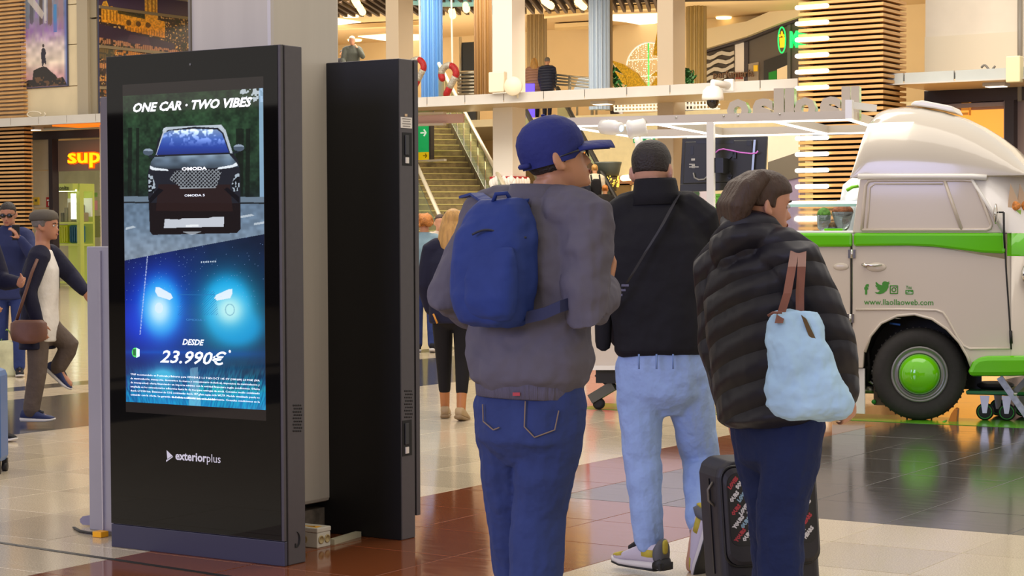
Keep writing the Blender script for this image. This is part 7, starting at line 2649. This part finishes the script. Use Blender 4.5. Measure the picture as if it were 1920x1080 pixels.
# blue suitcase at the left edge
w_ = oz(-4, 891)
bc = thing('blue_suitcase', V((w_.x - .16, w_.y + .1, 0)), 'blue hard suitcase standing at the left picture edge', 'suitcase')
sB = depth(w_) / FPX
BLU = mat('case_blue', '2f5f9c', .35)
zt_ = .055 + 180 * sB
o_ = V((w_.x, w_.y, 0)) - _r0 * .40
MB().obox(o_ + Z1 * .06, _r0 * .41, _f0 * .24, Z1 * (zt_ - .06)).build('shell', BLU, bc, bevel=.04)
for k in range(5):
    MB().obox(o_ + Z1 * .14 + _r0 * (.05 + .07 * k) - _f0 * .006, _r0 * .018, _f0 * .01, Z1 * (zt_ - .22)).build('ridge', BLU, bc)
for dx in (.05, .39):
    for dy in (.04, .20):
        c = o_ + _r0 * dx + _f0 * dy + Z1 * .028
        MB().lathe([(.008, -.014), (.028, -.014), (.028, .014), (.008, .014)], c, _r0, 16).build('wheel', DARKM, bc)
        MB().box(c + Z1 * .03, (.03, .03, .04), YAW).build('wheel_fork', DARKM, bc)
MB().tube([o_ + _r0 * .1 + _f0 * .2 + Z1 * zt_, o_ + _r0 * .1 + _f0 * .2 + Z1 * (zt_ + .2), o_ + _r0 * .3 + _f0 * .2 + Z1 * (zt_ + .2), o_ + _r0 * .3 + _f0 * .2 + Z1 * zt_], .009, 8).build('pull_handle', STEEL, bc)
# blurred shopping bag
q = oz(14, 705)
sb_ = thing('shopping_bag', q, 'pale green and cream shopping bag near the left picture edge', 'bag')
R = [ring(V((q.x, q.y, z)), _r0, _f0, w, .08, .08, 16, 3) for z, w in ((.0, .10), (.02, .13), (.25, .14), (.33, .12), (.35, .06))]
MB().loft(R).build('bag', mat('bag_cream', 'c9c79c', .6, noise=.25, nscale=6), sb_)
MB().tube([V((q.x, q.y, .34)) + _r0 * .06 * t + Z1 * (.12 * (1 - t * t)) for t in np.linspace(-1, 1, 9)], .008, 6).build('handle', mat('handle_green', '7fa04a', .6), sb_)

# ------------------------------------------------------------------ people in the middle distance
g_ = oz(850, 786)
J = stance(0, 0, 0, 1.57, 8, on=(g_.x, g_.y, 0), thigh=(10, -5), knee=(4, 10), arms=((-4, 12, 25), (4, 10, 30)))
SECS = [(-.20, .18, .13, .14), (-.16, .19, .135, .145), (.25, .18, .13, .13), (.5, .185, .135, .13), (.72, .19, .13, .13), (.86, .165, .11, .11), (.95, .11, .09, .09), (1.04, .075, .07, .075)]
m6, H6 = person('person', 'woman with long blond hair in a navy jacket and black leggings walking away', J, .90, 'b0703e', .010, (NAVY, 1.06, 1.1, 0, 'jacket', SECS), (cloth('leggings', '191617', .8, .2), (.088, .068, .050), .62, 'leggings'), (mat('boot_sole', '8d7350', .6), mat('boot_tan', 'a58a64', .6, noise=.1), False), (HBLD, 'long'))
MB().tube([H6.P(-.07, .02, .2), H6.P(-.04, .075, .215), H6.P(.04, .075, .215), H6.P(.07, .02, .2)], .010, 8).build('sunglasses', MATS['sunglass_black'], m6)
MB().tube([J['hipL'] - _f0 * .16 - Z1 * .02 - _r0 * .06, J['hipL'] - _f0 * .17 - Z1 * .09 - _r0 * .03], .007, 6).build('zip_cord', mat('cord_orange', 'd08a2a', .6), m6)
g_ = oz(797, 660)
J = stance(0, 0, 0, 1.60, -4, on=(g_.x, g_.y, 0))
hz_ = at(797, 420, depth(g_)).z
person('person', 'person with curly ginger hair in a pale denim jacket behind the far totem', J, .92, 'b9805c', .012, (cloth('pale_denim', '7d97a3'), 1.0, 1.0, 0), (DENIM, (.09, .07, .06), .97), (SOLEW, BLACK, False), (HGIN, 'curly'))
g_ = at(826, 640, 26)
J = stance(0, 0, 0, 1.62, 175, on=(g_.x, g_.y, 0))
person('person', 'person facing the camera beside the blond woman, mostly hidden', J, .93, 'c58f70', .012, (cloth('beige_top', 'cdbba8'), 1.0, 1.0, 0), (DENIM, (.09, .07, .06), .97), (SOLEW, BLACK, False), (HBRN, 'short'))

# escalator riders
eT, eB, er = ESC
for t, o, fdeg, hgt, tm, hm, st, lab in ((.455, .55, -8, 1.66, cloth('umber', '4a3a2c'), HGIN, 'bun', 'escalator rider in a brown jacket, topmost of the four on the escalator'),
                                         (.51, .42, -6, 1.64, cloth('offwhite', 'cfc6b2'), HBLD, 'bun', 'escalator rider in a white top with a black backpack'),
                                         (.555, .85, 60, 1.66, cloth('navy2', '1f2333'), HBLK, 'bun', 'escalator rider in a navy coat turned to the right'),
                                         (.60, .42, -4, 1.62, cloth('ink', '1c1a1a'), HGIN, 'bun', 'escalator rider in black with ginger hair, lowest of the four')):
    g_ = eT.lerp(eB, t) - er * o - Z1 * 1.03
    J = stance(0, 0, 0, hgt, fdeg, on=g_, thigh=(4, -2), knee=(6, 4))
    r_, H_ = person('person', lab, J, hgt / 1.75, 'c08c68', .016, (tm, 1.05, 1.05, 0), (BLACK, (.09, .07, .06), .97), (SOLEK, BLACK, False), (hm, st), group='riders on the escalator')
    if 'backpack' in lab:
        f = cam_dir(fdeg)
        c = J['neck'] - Z1 * .28 - f * .2
        bp = thing('backpack', c - Z1 * .2, 'small black backpack on the escalator rider in white', 'backpack')
        MB().loft([ring(c + Z1 * z, f.cross(Z1), f, w, .07, .09, 16, 3) for z, w in ((-.22, .08), (-.19, .13), (0, .14), (.14, .12), (.2, .06))]).build('bag', BLACK, bp)
        for sg in (-1, 1):
            MB().tube([c + f.cross(Z1) * sg * .1 + Z1 * .15, J['neck'] + f.cross(Z1) * sg * .1 + Z1 * .02 - f * .06], .018, 6).build('strap', BLACK, bp)
# two people at the head of the escalator
for px, hgt, D, fdeg, tm, hm, st, lab in ((1002, 1.70, .8, 5, quilt('pink_puffer', 'a9806c', .08, .1), HBLD, 'long', 'person in a dusty pink puffer jacket at the head of the escalator'), (1026, 1.66, .4, 10, quilt('navy_puffer', '2a2f44', .08, .1), HGRY, 'short', 'person in a navy puffer jacket at the head of the escalator')):
    g_ = oy(px, 175, YL + D)
    J = stance(0, 0, 0, hgt, fdeg, on=(g_.x, g_.y, ZU))
    person('person', lab, J, hgt / 1.75, 'c08c68', .016, (tm, 1.12, 1.12, 0), (NAVY, (.09, .07, .06), .97), (SOLEK, BLACK, False), (hm, st))
q = oy(994, 160, YL + .35)
MB().box((q.x, q.y, (q.z + ZU) / 2), (.26, .08, q.z - ZU + .1), YAW).build('purple_screen', mat('screen_violet', '5a3ee0', .3, emit=.8), label='small violet lit screen at the foot of the pink jacket person', cat='screen', bevel=.01)
# old man upstairs, another head beside him
g_ = at(661, 170, 48)
J = stance(0, 0, 0, 1.70, 178, on=(g_.x, g_.y, ZU), arms=((45, 20, 120), (20, 10, 40)), nod=.1)
hd_ = at(661, 92, 48).z - (ZU + 1.70)
person('person', 'white haired man in a grey jumper resting his cheek on his hand upstairs', J, .97, 'd69a7c', .014, (cloth('grey_jumper', '5d615c'), 1.05, 1.05, 0), (NAVY, (.09, .07, .06), .97), (SOLEK, BLACK, False), (HWHT, 'short'))
g_ = at(642, 170, 49.5)
J = stance(0, 0, 0, 1.50, 160, on=(g_.x, g_.y, ZU))
person('person', 'dark haired person upstairs half hidden by the near pillar', J, .86, 'c08c68', .016, (cloth('ink2', '26242a'), 1.05, 1.05, 0), (NAVY, (.09, .07, .06), .97), (SOLEK, BLACK, False), (HBLK, 'short'))

# worker inside the van
g_ = vp(1612, 600, .85)
J = stance(0, 0, 0, 1.66, 72, on=(g_.x, g_.y, vz(692)), arms=((-8, 10, 20), (-6, 10, 20)))
J['head'] += cam_dir(72) * .17 - Z1 * .05
J['neck'] += cam_dir(72) * .07
m9, H9 = person('person', 'van worker in a white T-shirt with lime trim behind the counter', J, .97, 'a9744e', .010, (cloth('tee_white', 'e3e6e8', .8, .4, 10), 1.05, 1.1, 0, 'tee_shirt', SEC_JACKET, .62), (cloth('apron_lime', '6fb024'), (.10, .08, .07, 1.12), .97), (SOLEK, BLACK, False), (HBLK, 'short'))
# stitched back pockets and side seams on the jeans of the man with the cap
ST = mat('stitch_tan', '7d6a5a', .7)
for o in m1.children:
    if o.name.startswith('jeans'):
        me = o.data
        co = np.empty(len(me.vertices) * 3, np.float32)
        me.vertices.foreach_get('co', co)
        co = co.reshape(-1, 3) + np.array(WL[m1.name], np.float32)
        rel = co - np.array(CP)
        zz = rel @ np.array(FWD)
        sxp = 960 + FPX * (rel @ np.array(RGT)) / zz
        syp = 540 - FPX * (rel @ np.array(UPV)) / zz

        def on_jeans(px, py):
            d = (sxp - px) ** 2 + (syp - py) ** 2
            near = np.where(d < 8 ** 2)[0]
            k = near[np.argmin(zz[near])] if len(near) else int(np.argmin(d))
            return at(px, py, float(zz[k]) - .004)
        for pts in ([(985, 752), (983, 800), (1002, 820), (1040, 806), (1050, 758)], [(905, 758), (906, 790), (925, 806), (940, 800)]):
            P_ = []
            for a, b in zip(pts, pts[1:]):
                for t in (0, .25, .5, .75):
                    P_.append(on_jeans(a[0] + (b[0] - a[0]) * t, a[1] + (b[1] - a[1]) * t))
            MB().tube(P_, .0022, 5).build('pocket_stitching', ST, o)
MB().tube([vp(1588, 357, .66), vp(1598, 351, .655), vp(1610, 349, .66)], .014, 6).build('lime_trim', mat('apron_lime2', '7cc828', .7), m9)
